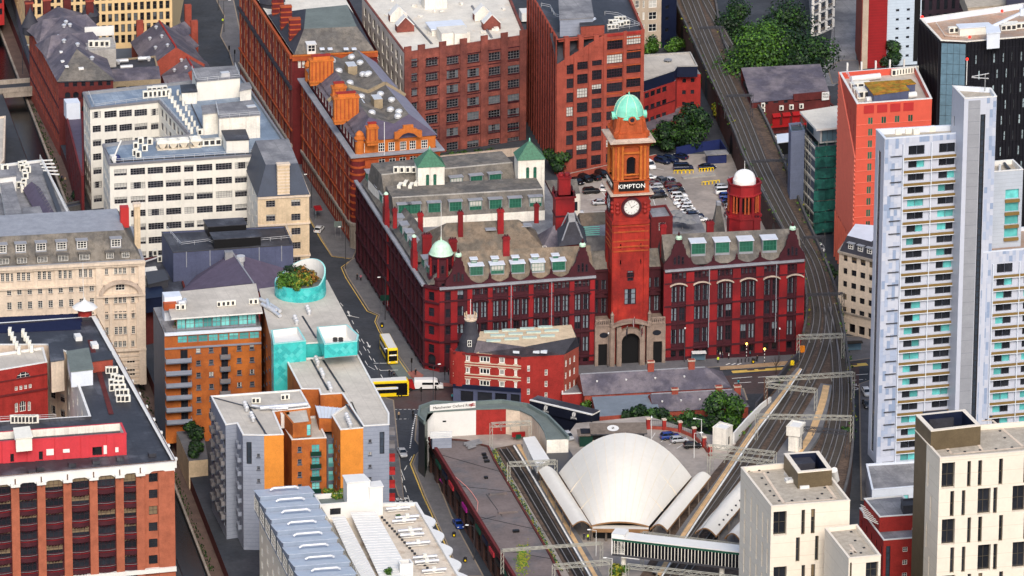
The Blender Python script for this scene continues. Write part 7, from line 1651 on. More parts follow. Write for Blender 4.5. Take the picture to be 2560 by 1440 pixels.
# scaffolded green-netted block with white roof
zN=28.;T,q=bpx('scaffolded_block','block wrapped in green scaffold netting under a white roof',((2043,322),(2150,312),(2110,262),(2003,279)),zN)
b=[XY(p,0)for p in q]
for i in range(4):wallrun(T,b[i],b[(i+1)%4],0,zN-4.4,'clad_greyd')
for i in range(4):wallrun(T,Vector((*inset(q,1.2)[i],0)),Vector((*inset(q,1.2)[(i+1)%4],0)),zN-4.4,zN-.5,'steel_l',[(.5,6,zN-4,zN-1,'curtain')]if i in(0,3)else())
g=MB();g.prism([(p[0],p[1])for p in inset(q,-.3)],zN-.5,zN,'white','roof_white');T.add('roof',g)
for i in(0,3):
 A,B=b[i],b[(i+1)%4];d=(B-A).normalized();n_=Vector((d.y,-d.x,0));L=(B-A).length
 if i==0:
  for k in range(8):
   g=MB();z0_=zN-4.2-k*2.9;a0,b0=XY(A+n_*1.5-d*1.,0),XY(B+n_*1.5,0);nn=9
   for j in range(nn):
    p0,p1=a0 .lerp(b0,j/nn)+n_*.25*math.sin(j*2.1+k),a0 .lerp(b0,(j+1)/nn)+n_*.25*math.sin((j+1)*2.1+k);g.poly([XY(p0,z0_-2.7),XY(p1,z0_-2.7),XY(p1+n_*.1,z0_),XY(p0+n_*.1,z0_)],'scaff')
   T.add('netting',g)
 sg=MB()
 for j in range(int(L/2.2)+1):
  p=A+d*min(L,2.2*j)+n_*1.3;sg.tube(XY(p,0),XY(p,zN-2.6),.06,'galv',5,cap=False)
 for k in range(10):sg.beam(XY(A+n_*1.3,1.5+2.6*k),XY(B+n_*1.3,1.5+2.6*k),.07,.07,'galv')
 T.add('scaffold',sg)
aN_=math.atan2((b[0]-b[3]).y,(b[0]-b[3]).x)
for k in range(8):band(T,b[3],b[0],2+k*2.9,.5,.25,'white_dirty','floor_edge')
lt=quadpx(((1978,330),(2012,327),(2002,306),(1972,309)),25.5);block(T,lt,0,25.5,'lift_grey',{},'roof_dark',.4,.3,'lift_grey');rail(T,[XY(p,25.5)for p in lt[:3]],1.1,'scaff');rail(T,[XY(p,zN-4.3)for p in inset(q,-1.)[:2]for p in[p.to_3d()]],1.1,'scaff')
T.done()
# brick pub under the big trees
zU=9.;T,q=bpx('brick_pub','old brick pub with patched slate roof and red awnings beside the railway',((1880,258),(2076,240),(2050,190),(1852,200)),zU)
ops=gp(q,0,(1908,246+2,1920,262),1,(0,0),1,(0,0),'dark1')+gp(q,0,(1934,244,1946,258),1,(0,0),1,(0,0),'dark1')+gp(q,0,(1960,243,1970,258),1,(0,0),1,(0,0),'dark1')+gp(q,0,(1985,241,1998,256),3,(2038,239),1,(0,0),'dark1')
wallrun(T,q[0],q[1],0,zU,'brick_deep',ops);
for i in(1,2,3):wallrun(T,q[i],q[(i+1)%4],0,zU,'brick_deep')
g=MB();g.poly([XY(q[0],zU+.1),XY(q[1],zU+.1),XY(q[2],zU+3.4),XY(q[3],zU+3.4)],'slate');g.poly([XY(q[1],zU),XY(q[2],zU),XY(q[2],zU+3.4)],'brick_deep');g.poly([XY(q[2],zU),XY(q[3],zU),XY(q[3],zU+3.4),XY(q[2],zU+3.4)],'brick_deep');T.add('roof',g)
aU=math.atan2((q[1]-q[0]).y,(q[1]-q[0]).x);dU=Vector((math.cos(aU),math.sin(aU),0));nU=Vector((dU.y,-dU.x,0))
g=MB();u=PF(flat(q)[0],flat(q)[1],2024,240)[0];g.obox(q[0]+dU*u,9.,.6,zU-.5,zU+1.4,aU,'brick_deep');T.add('parapet',g)
u=PF(flat(q)[0],flat(q)[1],2062,241)[0];c=XY(q[0]+dU*u+nU*.5,zU+.3);g=MB();g.obox(c,2.,.15,zU-.8,zU+1.4,aU,'white');T.add('sign_board',g)
text('REAL',c+nU*.1+Vector((0,0,.55)),.75,aU,'black','lettering',math.pi/2,T);text('TALE',c+nU*.1+Vector((0,0,-.25)),.75,aU,'black','lettering',math.pi/2,T)
for x in(1952,1977,2002):u=PF(flat(q)[0],flat(q)[1],x,254)[0];ac(T,XY(q[0]+dU*u+nU*.5,zU-2.6),aU,1.)
for x in(1940,1965,1990):u=PF(flat(q)[0],flat(q)[1],x,275)[0];g=MB();c=q[0]+dU*u;g.poly([XY(c-dU*1.1,5.6),XY(c+dU*1.1,5.6),XY(c+dU*1.1+nU*1.2,4.9),XY(c-dU*1.1+nU*1.2,4.9)],'redpaint');g.obox(c+nU*.12,2.,.2,2.,4.9,aU,'redpaint');T.add('awning',g)
g=MB();g.obox(q[0]+dU*8+nU*1.5,17,.25,2.2,2.7,aU,'redpaint');T.add('fascia',g)
for y in(262,274):u=PF(flat(q)[0],flat(q)[1],1906,y)[0];ac(T,XY(q[0]+dU*u+nU*.5,PF(flat(q)[0],flat(q)[1],1906,y+5)[1]),aU,.9)
qq=quadpx(((2004,275),(2090,268),(2070,252),(1995,258)),5.);block(T,qq,0,5,'brick_deep',{},'roof_grey',.3);T.done()
T,q=bpx('yard_sheds','cluttered dark sheds squeezed between viaduct and scaffolded block',((1935,420),(1985,410),(1970,330),(1920,345)),6.);block(T,q,0,6,'brick_deep',{},'roof_dark',.3)
vhouse(T,((1945,358),(1975,354),(1970,335),(1943,338)),5.5,9.,'black','clad_pale');
for i in range(9):c=P(1935+i*3,352+i*9,6.);cbox(T,'stored_box',c,1.4,1.,1.2,.5+i,'white_dirty')
T.done()
# red and grey blocks at the top right
T,q=bpx('tower_block','slim red clad tower block with tan edge at the top right',((2152,172),(2215,168),(2205,120),(2138,126)),0);block(T,q,0,32,'redclad',{},'roof_grey');band(T,q[3],q[0],0,32,.05,'brick_mid','side_strip');piece(T,'tan_strip',q[0],math.atan2((q[1]-q[0]).y,(q[1]-q[0]).x),.9,1.6,.3,0,32,'clad_tan');T.done()
T,q=bpx('tower_block','pale grey clad tower block with tiny square windows at the top right',((2214,166),(2300,160),(2290,110),(2206,120)),0)
block(T,q,0,34,'clad_pale2',{0:gp(q,0,(2240,23,2248,29),2,(2267,23),6,(2237,138),'dark1')},'roof_grey');piece(T,'stair_strip',q[0],math.atan2((q[1]-q[0]).y,(q[1]-q[0]).x),(q[1]-q[0]).length-1.2,1.6,.2,1,33,'black');T.done()
T,q=bpx('office_block','dark plum office block with tan roof terraces at the far top right',((2296,80),(2600,60),(2560,-60),(2280,-50)),0);block(T,q,0,14,'plum',{0:ug(q[0],q[1],16,1.,fl(3,2,4,3),'dark1')},'roof_dark');
vhouse(T,((2420,20),(2520,12),(2500,-40),(2400,-30)),13,17,'clad_tan','roof_gravel');vhouse(T,((2520,32),(2620,20),(2600,-40),(2515,-20)),13,20,'plum','plum');T.done()
T=Thing('parking_deck','white concrete multi-storey car park beside the curving road','car park',P(2060,70))
for k in range(4):
 z=k*3.;q=quadpx(((2030,95),(2082,72),(2078,-40),(2020,-30)),0);g=MB();g.prism([(p.x,p.y)for p in q],z,z+.6,'white','roof_grey');T.add('floor_slab',g);g=MB()
 g.beam(XY(q[0],z+1.4),XY(q[1],z+1.4),.15,.3,'wood');T.add('barrier',g)
 for i in range(4):p=q[0].lerp(q[1],i/3);T.inst('column',BC.setdefault('pcol',MB().box(-.35,.35,-.35,.35,0,2.4,'white')),XY(p,z+.6),.3)
T.done()
# cream clad student blocks, bottom right
def cwin(T,q,i,specs,n,pitch):
 """specs: (x0,x1,y0,y1,row parity) in photo pixels for the first two rows"""
 ops=[]
 for x0,x1,y0,y1 in specs:
  for k in range(n):ops+=gp(q,i,(x0,y0+pitch*k,x1,y1+pitch*k),1,(0,0),1,(0,0),'cream_b' if x1-x0>20 else 'cream_w')
 return ops
z1=40.;T,q=bpx('student_block','cream clad student block with gravel roof and bronze plant box beside the footbridge',((1928,1266),(2125,1251),(2046,1150),(1852,1168)),z1)
rA=((1934,1967,1280,1340),(2004,2013,1275,1337),(2028,2038,1273,1335));rB=((1990,2000,1344,1405),(2038,2047,1340,1402),(2083,2114,1335,1397))
ops=cwin(T,q,0,rA,2,138)+cwin(T,q,0,rB,2,138)
wallrun(T,q[0],q[1],0,z1,'clad_cream',ops);wallrun(T,q[3],q[0],0,z1,'clad_cream',[(u,u+.8,z1-zz-5.6,z1-zz,'cream_side')for zz in(3.6,10.4,17.2)for u in(3.2,8.,12.4,16.6,20.4)]);wallrun(T,q[1],q[2],0,z1,'clad_cream');wallrun(T,q[2],q[3],0,z1,'clad_cream');flatroof(T,q,z1,'roof_gravel',1.,.45,'clad_cream','clad_cream')
def paving_path(T,pts,z):
 for a,b in zip(pts,pts[1:]):T.add('roof_path',MB().beam(P(*a,z),P(*b,z),.6,.05,'stone_cream'))
paving_path(T,((1882,1180),(1908,1180),(1960,1258),(2090,1247),(2060,1205)),z1-.96)
def plantbox(T,pts,z0,z1_):
 b=quadpx(pts,z1_)
 for i in range(4):wallrun(T,b[i],b[(i+1)%4],z0,z1_,'clad_bronze')
 flatroof(T,b,z1_,'black',3.,.9,'navy','clad_cream');return b
b_=plantbox(T,((1995,1182),(2080,1174),(2047,1128),(1960,1134)),z1-1,z1+2.6);c=P(2000,1160,z1+1.);cbox(T,'plant_unit',XY(c,z1-.4),4.,5.4,2.2,R(104),'slate_d')
c=P(1978,1203,z1-1);T.add('roof_hatch',MB().obox(c,2.6,1.8,z1-1,z1-.4,R(14),'white'));rail(T,[P(1960,1190,z1-1),P(1972,1207,z1-1),P(1988,1200,z1-1),P(1976,1185,z1-1)],1.,'steel_l');c=P(2008,1217,z1-1);T.add('roof_hatch',MB().obox(c,2.4,2.,z1-1,z1-.4,R(104),'white'))
for x,y in((1898,1177),(1920,1182),(1905,1196),(1915,1212),(1925,1228),(1935,1240),(1948,1253),(1980,1252),(2012,1249),(2044,1247),(2078,1246),(2062,1220),(2055,1235),(1872,1178)):cbox(T,'roof_drain',P(x,y,z1-.98),.45,.45,.18,.3,'acgrille')
pipe(T,[P(2085,1175,z1+1.),P(2090,1200,z1-2)],.8,'white')
lz=36.;l_=quadpx(((2122,1396),(2202,1388),(2143,1311),(2062,1320)),lz);ops=[o for x,w_ in((2125,5),(2165,31))for o in gp(l_,0,(x,1407,x+w_,1450),1,(0,0),3,(x,1550),'cream_b' if w_>20 else 'cream_w')]
for i in range(4):wallrun(T,l_[i],l_[(i+1)%4],0,lz,'clad_cream',ops if i==0 else())
flatroof(T,l_,lz,'roof_gravel',.8,.45,'clad_cream','clad_cream');paving_path(T,((2125,1375),(2140,1382),(2125,1360)),lz-.76)
for x,y in((2128,1330),(2138,1352),(2160,1370),(2128,1385),(2152,1383)):cbox(T,'roof_drain',P(x,y,lz-.78),.45,.45,.18,.3,'acgrille')
T.done()
z2=48.;T,q=bpx('student_block','taller cream clad student block with bronze flank at the bottom right corner',((2350,1145),(2600,1126),(2490,1030),(2290,1050)),z2)
q=[P(2350,1145,z2),P(2640,1122,z2),P(2530,1022,z2),P(2317,1108,z2)];q[2]=q[1]+(q[3]-q[0])*1.9;q3=q[0]+(q[3]-q[0])*1.9;q=[q[0],q[1],q[2],q3]
rA=((2355,2388,1158,1222),(2419,2428,1153,1217),(2446,2456,1151,1215),(2498,2508,1147,1212),(2560,2570,1143,1208));rB=((2376,2386,1228,1292),(2405,2414,1226,1290),(2445,2477,1222,1287),(2484,2494,1219,1284),(2532,2564,1215,1280))
ops=cwin(T,q,0,rA,3,141)+cwin(T,q,0,rB,2,141)
wallrun(T,q[0],q[1],0,z2,'clad_cream',ops);Lw=(q[0]-q[3]).length;m_=q[3].lerp(q[0],.47)
wallrun(T,q[3],m_,0,z2,'clad_bronze');wallrun(T,m_,q[0],0,z2,'clad_cream',[(1.2+2.2*(k%2),1.9+2.2*(k%2),z2-9.2-k*6.9,z2-3.6-k*6.9,'cream_side')for k in range(5)])
wallrun(T,q[1],q[2],0,z2,'clad_cream');wallrun(T,q[2],q[3],0,z2,'clad_cream');flatroof(T,q,z2,'roof_gravel',1.,.45,'clad_cream','clad_cream')
plantbox(T,((2328,1078),(2452,1064),(2412,1024),(2289,1037)),z2-1,z2+3.4);c=P(2345,1052,z2+1);cbox(T,'plant_unit',XY(c,z2+.2),5.,5.4,2.2,R(104),'slate_d');cbox(T,'plant_unit',XY(P(2400,1060,z2),z2+.2),3.4,2.,1.2,R(14),'acw')
paving_path(T,((2365,1118),(2380,1135),(2560,1118),(2480,1050),(2455,1052)),z2-.96);paving_path(T,((2440,1102),(2455,1125)),z2-.96)
for x,y in((2370,1128),(2412,1130),(2450,1126),(2490,1123),(2530,1119),(2478,1042),(2490,1062),(2500,1078),(2512,1095),(2465,1050)):cbox(T,'roof_drain',P(x,y,z2-.98),.45,.45,.18,.3,'acgrille')
rail(T,[P(2362,1105,z2-1),P(2372,1118,z2-1),P(2395,1112,z2-1),P(2385,1098,z2-1)],1.,'steel_l');c=P(2375,1108,z2-1);T.add('roof_hatch',MB().obox(c,2.8,1.8,z2-1,z2-.4,R(14),'white'));T.done()
# bright red brick house between the cream blocks
z3=16.;T,q=bpx('brick_apartments','bright red brick apartments with grey roof between the two cream blocks',((2209,1350),(2300,1343),(2240,1262),(2149,1270)),z3)
wallrun(T,q[0],q[1],0,z3,'brick_bright',gp(q,0,(2257,1368,2269,1380),1,(0,0),3,(2257,1432),'white22')+[(.6,1.6,1,z3-1.5,'strip')]);wallrun(T,q[3],q[0],0,z3,'brick_bright',ug(q[3],q[0],5,1.,fl(4,2.5,3.2,1.8),'dark1'));wallrun(T,q[1],q[2],0,z3,'brick_bright');wallrun(T,q[2],q[3],0,z3,'brick_bright');flatroof(T,q,z3,'roof_grey',.4,.3,'white','white')
b=quadpx(((2199,1292),(2300,1285),(2256,1238),(2160,1246)),z3+3.2);
for i in range(4):wallrun(T,b[i],b[(i+1)%4],z3-.4,z3+3.2,'brick_bright')
flatroof(T,b,z3+3.2,'roof_grey',.25,.3,'white','white');bb=quadpx(((2258,1265),(2300,1262),(2290,1245),(2252,1248)),z3+5.);block(T,bb,z3+3,z3+5,'roof_dark',{},'roof_dark',.2)
g=MB()
for i in range(7):g.beam(P(2152+i*1.2,1262+i*5,z3+1.6),P(2188+i*1.2,1262+i*5+18,z3+1.6),.25,.08,'white_dirty')
T.add('louvre_canopy',g);T.done()
# railway, station and the little buildings around it
ZT=7.6
VL=[(1672,-60),(1686,0),(1733,105),(1767,180),(1803,258),(1840,344),(1862,400),(1925,520),(1990,640),(2014,720),(2016,800),(1998,870),(1975,915),(1900,1010),(1840,1110),(1760,1210),(1690,1300),(1600,1440),(1560,1500)]
VR=[(1770,-60),(1789,8),(1806,100),(1852,198),(1911,297),(1975,445),(2011,539),(2077,690),(2105,800),(2120,900),(2133,1000),(2133,1100),(2120,1200),(2090,1300),(2050,1440),(2030,1500)]
T=Thing('railway_viaduct','brick railway viaduct curving from the station to the top of the view','viaduct',P(2040,780))
vl=[P(x,y,ZT)for x,y in VL];vr=[P(x,y,ZT)for x,y in VR]
def resample(pts,n):
 d=[0]
 for a,b in zip(pts,pts[1:]):d.append(d[-1]+(b-a).length)
 out=[]
 for i in range(n):
  s=d[-1]*i/(n-1);k=max(j for j in range(len(d)-1)if d[j]<=s+1e-6);out.append(pts[k].lerp(pts[k+1],(s-d[k])/(d[k+1]-d[k])))
 return out
def catmull(pts,sub=6):
 out=[]
 for i in range(len(pts)-1):
  p0,p1,p2,p3=pts[max(0,i-1)],pts[i],pts[i+1],pts[min(len(pts)-1,i+2)]
  for k in range(sub):
   t=k/sub;out.append(.5*((2*p1)+(p2-p0)*t+(2*p0-5*p1+4*p2-p3)*t*t+(3*p1-p0-3*p2+p3)*t**3))
 return out+[pts[-1]]
N=60;l_,r_=resample(catmull(vl,4),N),resample(catmull(vr,4),N)
g=MB()
for i in range(N-1):g.poly([l_[i],r_[i],r_[i+1],l_[i+1]][::-1],'ballast')
T.add('track_bed',g)
for s in(l_,r_[::-1]):
 g=MB()
 for a,b in zip(s,s[1:]):g.poly([XY(a,0),XY(b,0),b,a],'brick_dirty')
 T.add('side_wall',g)
for s in(l_,r_):
 g=MB()
 for a,b in zip(s[(0 if s is r_ else 0):(37 if s is l_ else N)],s[1:]):g.beam(a+Vector((0,0,.5)),b+Vector((0,0,.5)),.5,1.,'concrete_d')
 T.add('parapet',g)
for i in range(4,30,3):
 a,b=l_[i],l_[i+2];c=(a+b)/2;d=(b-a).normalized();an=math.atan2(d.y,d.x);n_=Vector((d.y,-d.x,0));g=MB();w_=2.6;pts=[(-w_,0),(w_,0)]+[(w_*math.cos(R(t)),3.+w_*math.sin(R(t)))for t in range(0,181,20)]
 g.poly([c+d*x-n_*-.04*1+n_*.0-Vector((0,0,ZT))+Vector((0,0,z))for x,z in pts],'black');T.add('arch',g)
T.done()
g=MB()
for i in range(2600):
 k=RND.randrange(3,46);s=RND.choice([l_,r_]);p=s[k].lerp(s[k+1],RND.random());o=(r_[k]-l_[k]).normalized()*(1 if s is l_ else-1)
 if RND.random()<.45+.3*math.sin(k*1.3):p=p+o*(RND.random()**2*1.6-.5)+Vector((0,0,RND.uniform(-.4,.7)));q_=RND.uniform(.2,.55);a=RND.random()*6.3;e=Vector((math.cos(a),math.sin(a),RND.uniform(-.3,.6)))*q_;f=Vector((-e.y,e.x,q_*.6));g.poly([p,p+e,p+e+f,p+f],RND.choice(['leaf','leaf_d','leaf_l','leaf_y']))
solo('viaduct_scrub',g,label='weeds and bushes growing along the viaduct parapets',cat='weeds',kind='stuff')
def track(pts,label,z=ZT+.05,sl='sleeper',group='railway tracks'):
 c=catmull([P(x,y,z)for x,y in pts],8);T=Thing('railway_track',label,'track',c[len(c)//2],group)
 nrm=[]
 for i in range(len(c)):d=(c[min(i+1,len(c)-1)]-c[max(0,i-1)]).normalized();nrm.append(Vector((-d.y,d.x,0)))
 for s in(-.75,.75):
  g=MB()
  for i in range(len(c)-1):g.beam(c[i]+nrm[i]*s+Vector((0,0,.2)),c[i+1]+nrm[i+1]*s+Vector((0,0,.2)),.15,.18,'railsteel')
  T.add('rail',g)
 g=MB();acc=0
 for i in range(len(c)-1):
  L=(c[i+1]-c[i]).length;d=(c[i+1]-c[i])/L;t=-acc
  while t+.7<L+.0:
   t+=.7;p=c[i]+d*t;g.obox(p,.26,2.5,z,z+.13,math.atan2(d.y,d.x),sl)
  acc=L-t
 T.add('sleepers',g,kind='stuff');return c
t1=[(1703,-20),(1752,100),(1795,200),(1840,300),(1885,410),(1930,500),(1972,580),(2014,660),(2036,740),(2042,800),(2025,870),(1990,950),(1945,1030),(1882,1130),(1800,1250),(1710,1380),(1660,1450)]
t2=[(1728,-20),(1775,100),(1820,200),(1866,300),(1910,410),(1955,500),(1998,580),(2042,660),(2064,740),(2072,800),(2062,870),(2030,950),(1985,1030),(1925,1130),(1845,1250),(1752,1380),(1702,1450)]
t3=[(2068,770),(2082,840),(2090,920),(2090,1000),(2078,1080),(2055,1150),(2020,1220),(1960,1310),(1870,1440)]
t4=[(2078,760),(2098,840),(2110,920),(2113,1000),(2105,1080),(2086,1150),(2055,1220),(2000,1310)]
track(t1,'railway track nearest the hotel corner curving into the left through platform');track(t2,'railway track beside the island platform running the whole viaduct');track(t3,'railway track right of the island platform');track(t4,'outermost railway track beside the right hand parapet')
track([(1752,-20),(1800,70),(1845,150),(1880,215)],'short siding track at the far top of the viaduct');track([(1258,1122),(1300,1185),(1350,1270),(1400,1355),(1455,1450)],'bay platform track left of the white shell roof',ZT-.3,'sleeper_d')
g=MB();sp=[(1075,1090),(1250,1075),(1330,1050),(1420,1085),(1440,1058),(1620,1040),(1765,1085),(1800,1090),(1850,1112),(1764,1212),(1694,1302),(1604,1442),(1564,1502),(1300,1502),(1240,1365)]
g.prism([(p.x,p.y)for p in[P(x,y,7.)for x,y in sp]][::-1],0,7.,'brick_deep','carpark',False);solo('station_forecourt',g,kind='structure')
def strip(name,L,Rr,z,m,th=0.9,sub=5):
 a,b=catmull([P(x,y,z)for x,y in L],sub),catmull([P(x,y,z)for x,y in Rr],sub);n=min(len(a),len(b));g=MB()
 for i in range(n-1):
  g.poly([a[i],a[i+1],b[i+1],b[i]],m);g.poly([XY(a[i+1],z-th),XY(a[i],z-th),a[i],a[i+1]][::-1],m);g.poly([XY(b[i],z-th),XY(b[i+1],z-th),b[i+1],b[i]][::-1],m)
 return solo(name,g,kind='structure')
strip('platform',[(1993,918),(1910,1015),(1850,1110),(1790,1200),(1700,1320),(1630,1430)],[(2004,922),(1950,1000),(1888,1085),(1810,1200),(1720,1335),(1655,1440)],8.5,'platform')
strip('platform_edge',[(2000,920),(1938,1000),(1872,1085),(1795,1200),(1706,1330),(1642,1435)],[(2004,922),(1948,1000),(1883,1085),(1806,1200),(1716,1335),(1651,1440)],8.52,'plat_buff',.02)
strip('platform_edge',[(2004,922),(1950,1000),(1885,1085),(1808,1200),(1718,1335),(1653,1440)],[(2006,923),(1953,1001),(1889,1086),(1812,1201),(1722,1336),(1657,1441)],8.53,'paint',.02)
strip('platform',[(2052,958),(2022,1010),(1975,1085),(1930,1150),(1850,1265),(1770,1380)],[(2080,962),(2072,1010),(2050,1085),(2005,1150),(1920,1270),(1830,1390)],8.5,'platform')
strip('platform_edge',[(2058,962),(2046,1010),(2018,1085),(1985,1135),(1945,1200)],[(2074,964),(2064,1010),(2036,1085),(2003,1135),(1960,1200)],8.53,'plat_buff',.02)
strip('platform',[(1283,1112),(1330,1190),(1385,1285),(1440,1380),(1478,1450)],[(1310,1110),(1358,1190),(1415,1285),(1472,1380),(1512,1450)],8.,'platform')
strip('platform_edge',[(1291,1112),(1336,1185),(1391,1280),(1446,1375),(1486,1445)],[(1301,1110),(1345,1183),(1400,1278),(1456,1373),(1496,1443)],8.03,'plat_buff',.02)
strip('platform_edge',[(1283,1114),(1328,1188),(1383,1283),(1438,1378),(1478,1448)],[(1287,1113),(1332,1187),(1387,1282),(1442,1377),(1482,1447)],8.04,'paint',.02)
strip('track_bed',[(1238,1120),(1280,1190),(1330,1275),(1390,1375),(1430,1450)],[(1283,1112),(1330,1190),(1385,1285),(1440,1380),(1478,1450)],7.25,'ballast',.2)
# arches block with flat slab roof along the street
zA=8.4;T=Thing('arches_block','long brick railway arches block with patched flat slab roof along the street','building',P(1190,1340))
q=quadpx(((1330,1500),(1425,1500),(1378,1390),(1240,1150),(1225,1112),(1165,1098),(1072,1092),(1240,1365)),zA);q=[q[7],P(1325,1502,zA),P(1432,1502,zA),P(1378,1388,zA),P(1238,1150,zA),P(1222,1115,zA),P(1165,1100,zA),P(1073,1093,zA)]
wall=[(q[7],q[0]),(q[0],q[1])]
for a,b in wall:
 L=(b-a).length;n=max(2,int(L/6.2));wallrun(T,XY(a,0),XY(b,0),0,zA,'brick_dirty',[(L*(i+.5)/n-2.2,L*(i+.5)/n+2.2,.1,5.,'arch_d')for i in range(n)]);band(T,a,b,zA-1.6,.3,.2,'brick_deep');band(T,a,b,zA-.6,.7,.3,'brick_red','parapet')
 for i in range(n):
  u=L*(i+.5)/n;piece(T,'shop_sign',a,math.atan2((b-a).y,(b-a).x),u,4.4,.35,5.2,6.2,['black','green_paint','navy','crimson','black','magenta'][i%6])
for i in range(1,7):
 a,b=q[i],q[i+1];T.add('wall',MB().poly([XY(a,0),XY(b,0),b,a],'brick_dirty'))
flatroof(T,q,zA,'flatslab',.25,.4,'brick_dirty','brick_deep')
for pts in(((1130,1180),(1290,1440)),((1200,1300),(1240,1290)),((1095,1135),(1290,1190)),((1150,1215),(1330,1235)),((1190,1290),(1370,1330)),((1235,1372),(1385,1398)),((1215,1235),(1255,1290))):T.add('roof_seam',MB().beam(P(*pts[0],zA-.22),P(*pts[1],zA-.22),.12,.05,'black'))
for x,y,w_ in((1245,1236,4.),(1270,1282,4.5),(1210,1138,1.),(1213,1146,1.),(1217,1155,1.2),(1290,1330,1.4),(1215,1196,.8)):cbox(T,'roof_box',P(x,y,zA-.24),w_,.8,.5,G,'flatslab' if w_>2 else 'black')
pipe(T,[P(x,y,zA-.1)for x,y in((1138,1192),(1165,1215),(1180,1232),(1195,1255),(1192,1280),(1203,1303))],.09,'hosepink','hose',5)
g=MB();c=P(1103,1112,zA);g.obox(c,4.4,3.,zA-.3,zA+2.2,R(8),'clad_grey');T.add('roof_cabin',g);g=MB()
for i in range(4):g.obox(c+Vector((0,-1.2+.8*i,0)),5.,.5,zA+2.2+.1*i,zA+2.4+.1*i,R(8),'white')
T.add('cabin_roof',g);T.done()
g=MB()
for i in range(900):
 t=RND.random();p=P(1232,1130,7.5).lerp(P(1400,1430,7.5),t)+Vector((RND.uniform(-.9,.6),RND.uniform(-.8,.8),RND.uniform(0,.4)));s=RND.uniform(.15,.4);g.poly([p,p+Vector((s,0,s*.3)),p+Vector((0,s,s))],RND.choice(['leaf_d','leaf','leaf_y']))
for i in range(500):
 p=P(RND.gauss(1305,8),RND.gauss(1400,18),8.2);s=RND.uniform(.15,.45);g.poly([p,p+Vector((s,0,.1)),p+Vector((0,s,.2))],RND.choice(['leaf_y','leaf_l']))
solo('slab_moss',g,label='moss and weeds along the flat slab roof edge',cat='moss',kind='stuff')
g=MB()
for k in range(4):g.tube(P(1222+k*3,1118,7.6),P(1375+k*3,1384,7.6),.12,'steel',5)
solo('cable_troughs',g,label='bundle of grey cables running beside the bay track',cat='cables')
# curved station entrance building
T=Thing('station_entrance','curved station entrance with white wall, brick wall and green metal roof','station',P(1180,1100))
zE=13.2;outer=[(1069,1100),(1044,1062),(1052,1026),(1085,1010),(1160,1013),(1255,1007),(1320,1017),(1370,1045),(1400,1075),(1415,1095)];inner=[(1069,1034),(1085,1030),(1120,1028),(1190,1024),(1265,1022),(1300,1027),(1330,1041),(1350,1062),(1362,1082),(1367,1100)]
outer=[(1062,1060),(1046,1045),(1050,1022),(1085,1010),(1160,1013),(1255,1007),(1320,1017),(1370,1045),(1400,1075),(1421,1098)]
zo=[P(x,y,zE)for x,y in outer];zi=[P(x,y,zE)for x,y in inner];g=MB();n=len(zo)
for i in range(n-1):g.poly([zi[i],zi[i+1],zo[i+1],zo[i]],'roof_green')
T.add('roof',g)
for i,(m,lo)in enumerate((('white',6.8),('white',6.8),('white',6.8),('brick_bright',6.8),('stone_cream',6.8),('stone_cream',6.8),('stone_cream',6.8),('stone_cream',6.8),('stone_cream',6.8))):
 g=MB();g.poly([XY(zi[i],0 if i==0 else lo),XY(zi[i+1],lo),zi[i+1],zi[i]],m);T.add('wall',g)
g=MB();g.poly([XY(zi[-1],6.8),XY(zo[-1],6.8),zo[-1],zi[-1]],'white_dirty');T.add('wall',g)
g=MB();g.poly([XY(zo[0],0),XY(zi[0],0),zi[0],zo[0]],'bottle');T.add('wall',g)
g=MB()
for i in range(n-1):g.poly([XY(zo[i+1],0),XY(zo[i],0),zo[i],zo[i+1]],'steel_d');g.beam(zo[i]+Vector((0,0,.35)),zo[i+1]+Vector((0,0,.35)),.5,.9,'green_grey')
T.add('fascia',g)
g=MB()
for i in range(n-1):g.beam(zi[i]+Vector((0,0,.15)),zi[i+1]+Vector((0,0,.15)),.3,.35,'green_grey')
T.add('gutter',g)
a,b=P(1074,1030,zE),P(1188,1020,zE);an=math.atan2((b-a).y,(b-a).x);c=(a+b)/2;L=(b-a).length;d=(b-a).normalized();nn=Vector((d.y,-d.x,0))
g=MB();g.obox(c+nn*.2,L,.3,zE+.2,zE+1.75,an,'white');T.add('sign_board',g);text('Manchester Oxford Road',XY(c+nn*.38+d*.1,zE+1.),.92,an,'black','lettering',math.pi/2,T)
g=MB();e=XY(c+nn*.38+d*(L/2-.8),zE+1.);z=Vector((0,0,1))
for k in(-.18,.18):g.beam(e-d*.7+z*k,e+d*.7+z*k,.1,.12,'redpaint')
for s0,s1 in(((-.35,-.42),(.1,-.18)),((.1,-.18),(-.25,.18)),((-.25,.18),(.3,.42))):g.beam(e+d*s0[0]+z*s0[1],e+d*s1[0]+z*s1[1],.1,.12,'redpaint')
T.add('rail_emblem',g)
piece(T,'wall_vent',zi[1],math.atan2((zi[3]-zi[1]).y,(zi[3]-zi[1]).x),2.4,.8,.05,10.6,10.95,'black')
T.done()
T=Thing('platform_shed','long narrow white platform shed behind the entrance wall','shed',P(1330,1130,7));q=quadpx(((1349,1172),(1372,1150),(1335,1092),(1308,1093)),11.);g=MB();g.prism([(p.x,p.y)for p in(P(1342,1168,11),P(1374,1148,11),P(1337,1090,11),P(1307,1094,11))],7,11,'white_dirty','white');T.add('wall',g);g=MB();g.obox(P(1362,1180,9.),5.,5.,7.,9.5,G,'steel_d');T.add('annexe',g);T.done()
T=Thing('flat_canopy','dark grey flat roof beside the shell canopy','canopy',P(1400,1150,7));q=[P(1372,1180,10.),P(1395,1185,10.),P(1432,1138,10.),P(1420,1120,10.),P(1366,1126,10.)];g=MB();g.prism([(p.x,p.y)for p in q],7,10,'concrete_d','steel_d');T.add('roof',g);T.done()
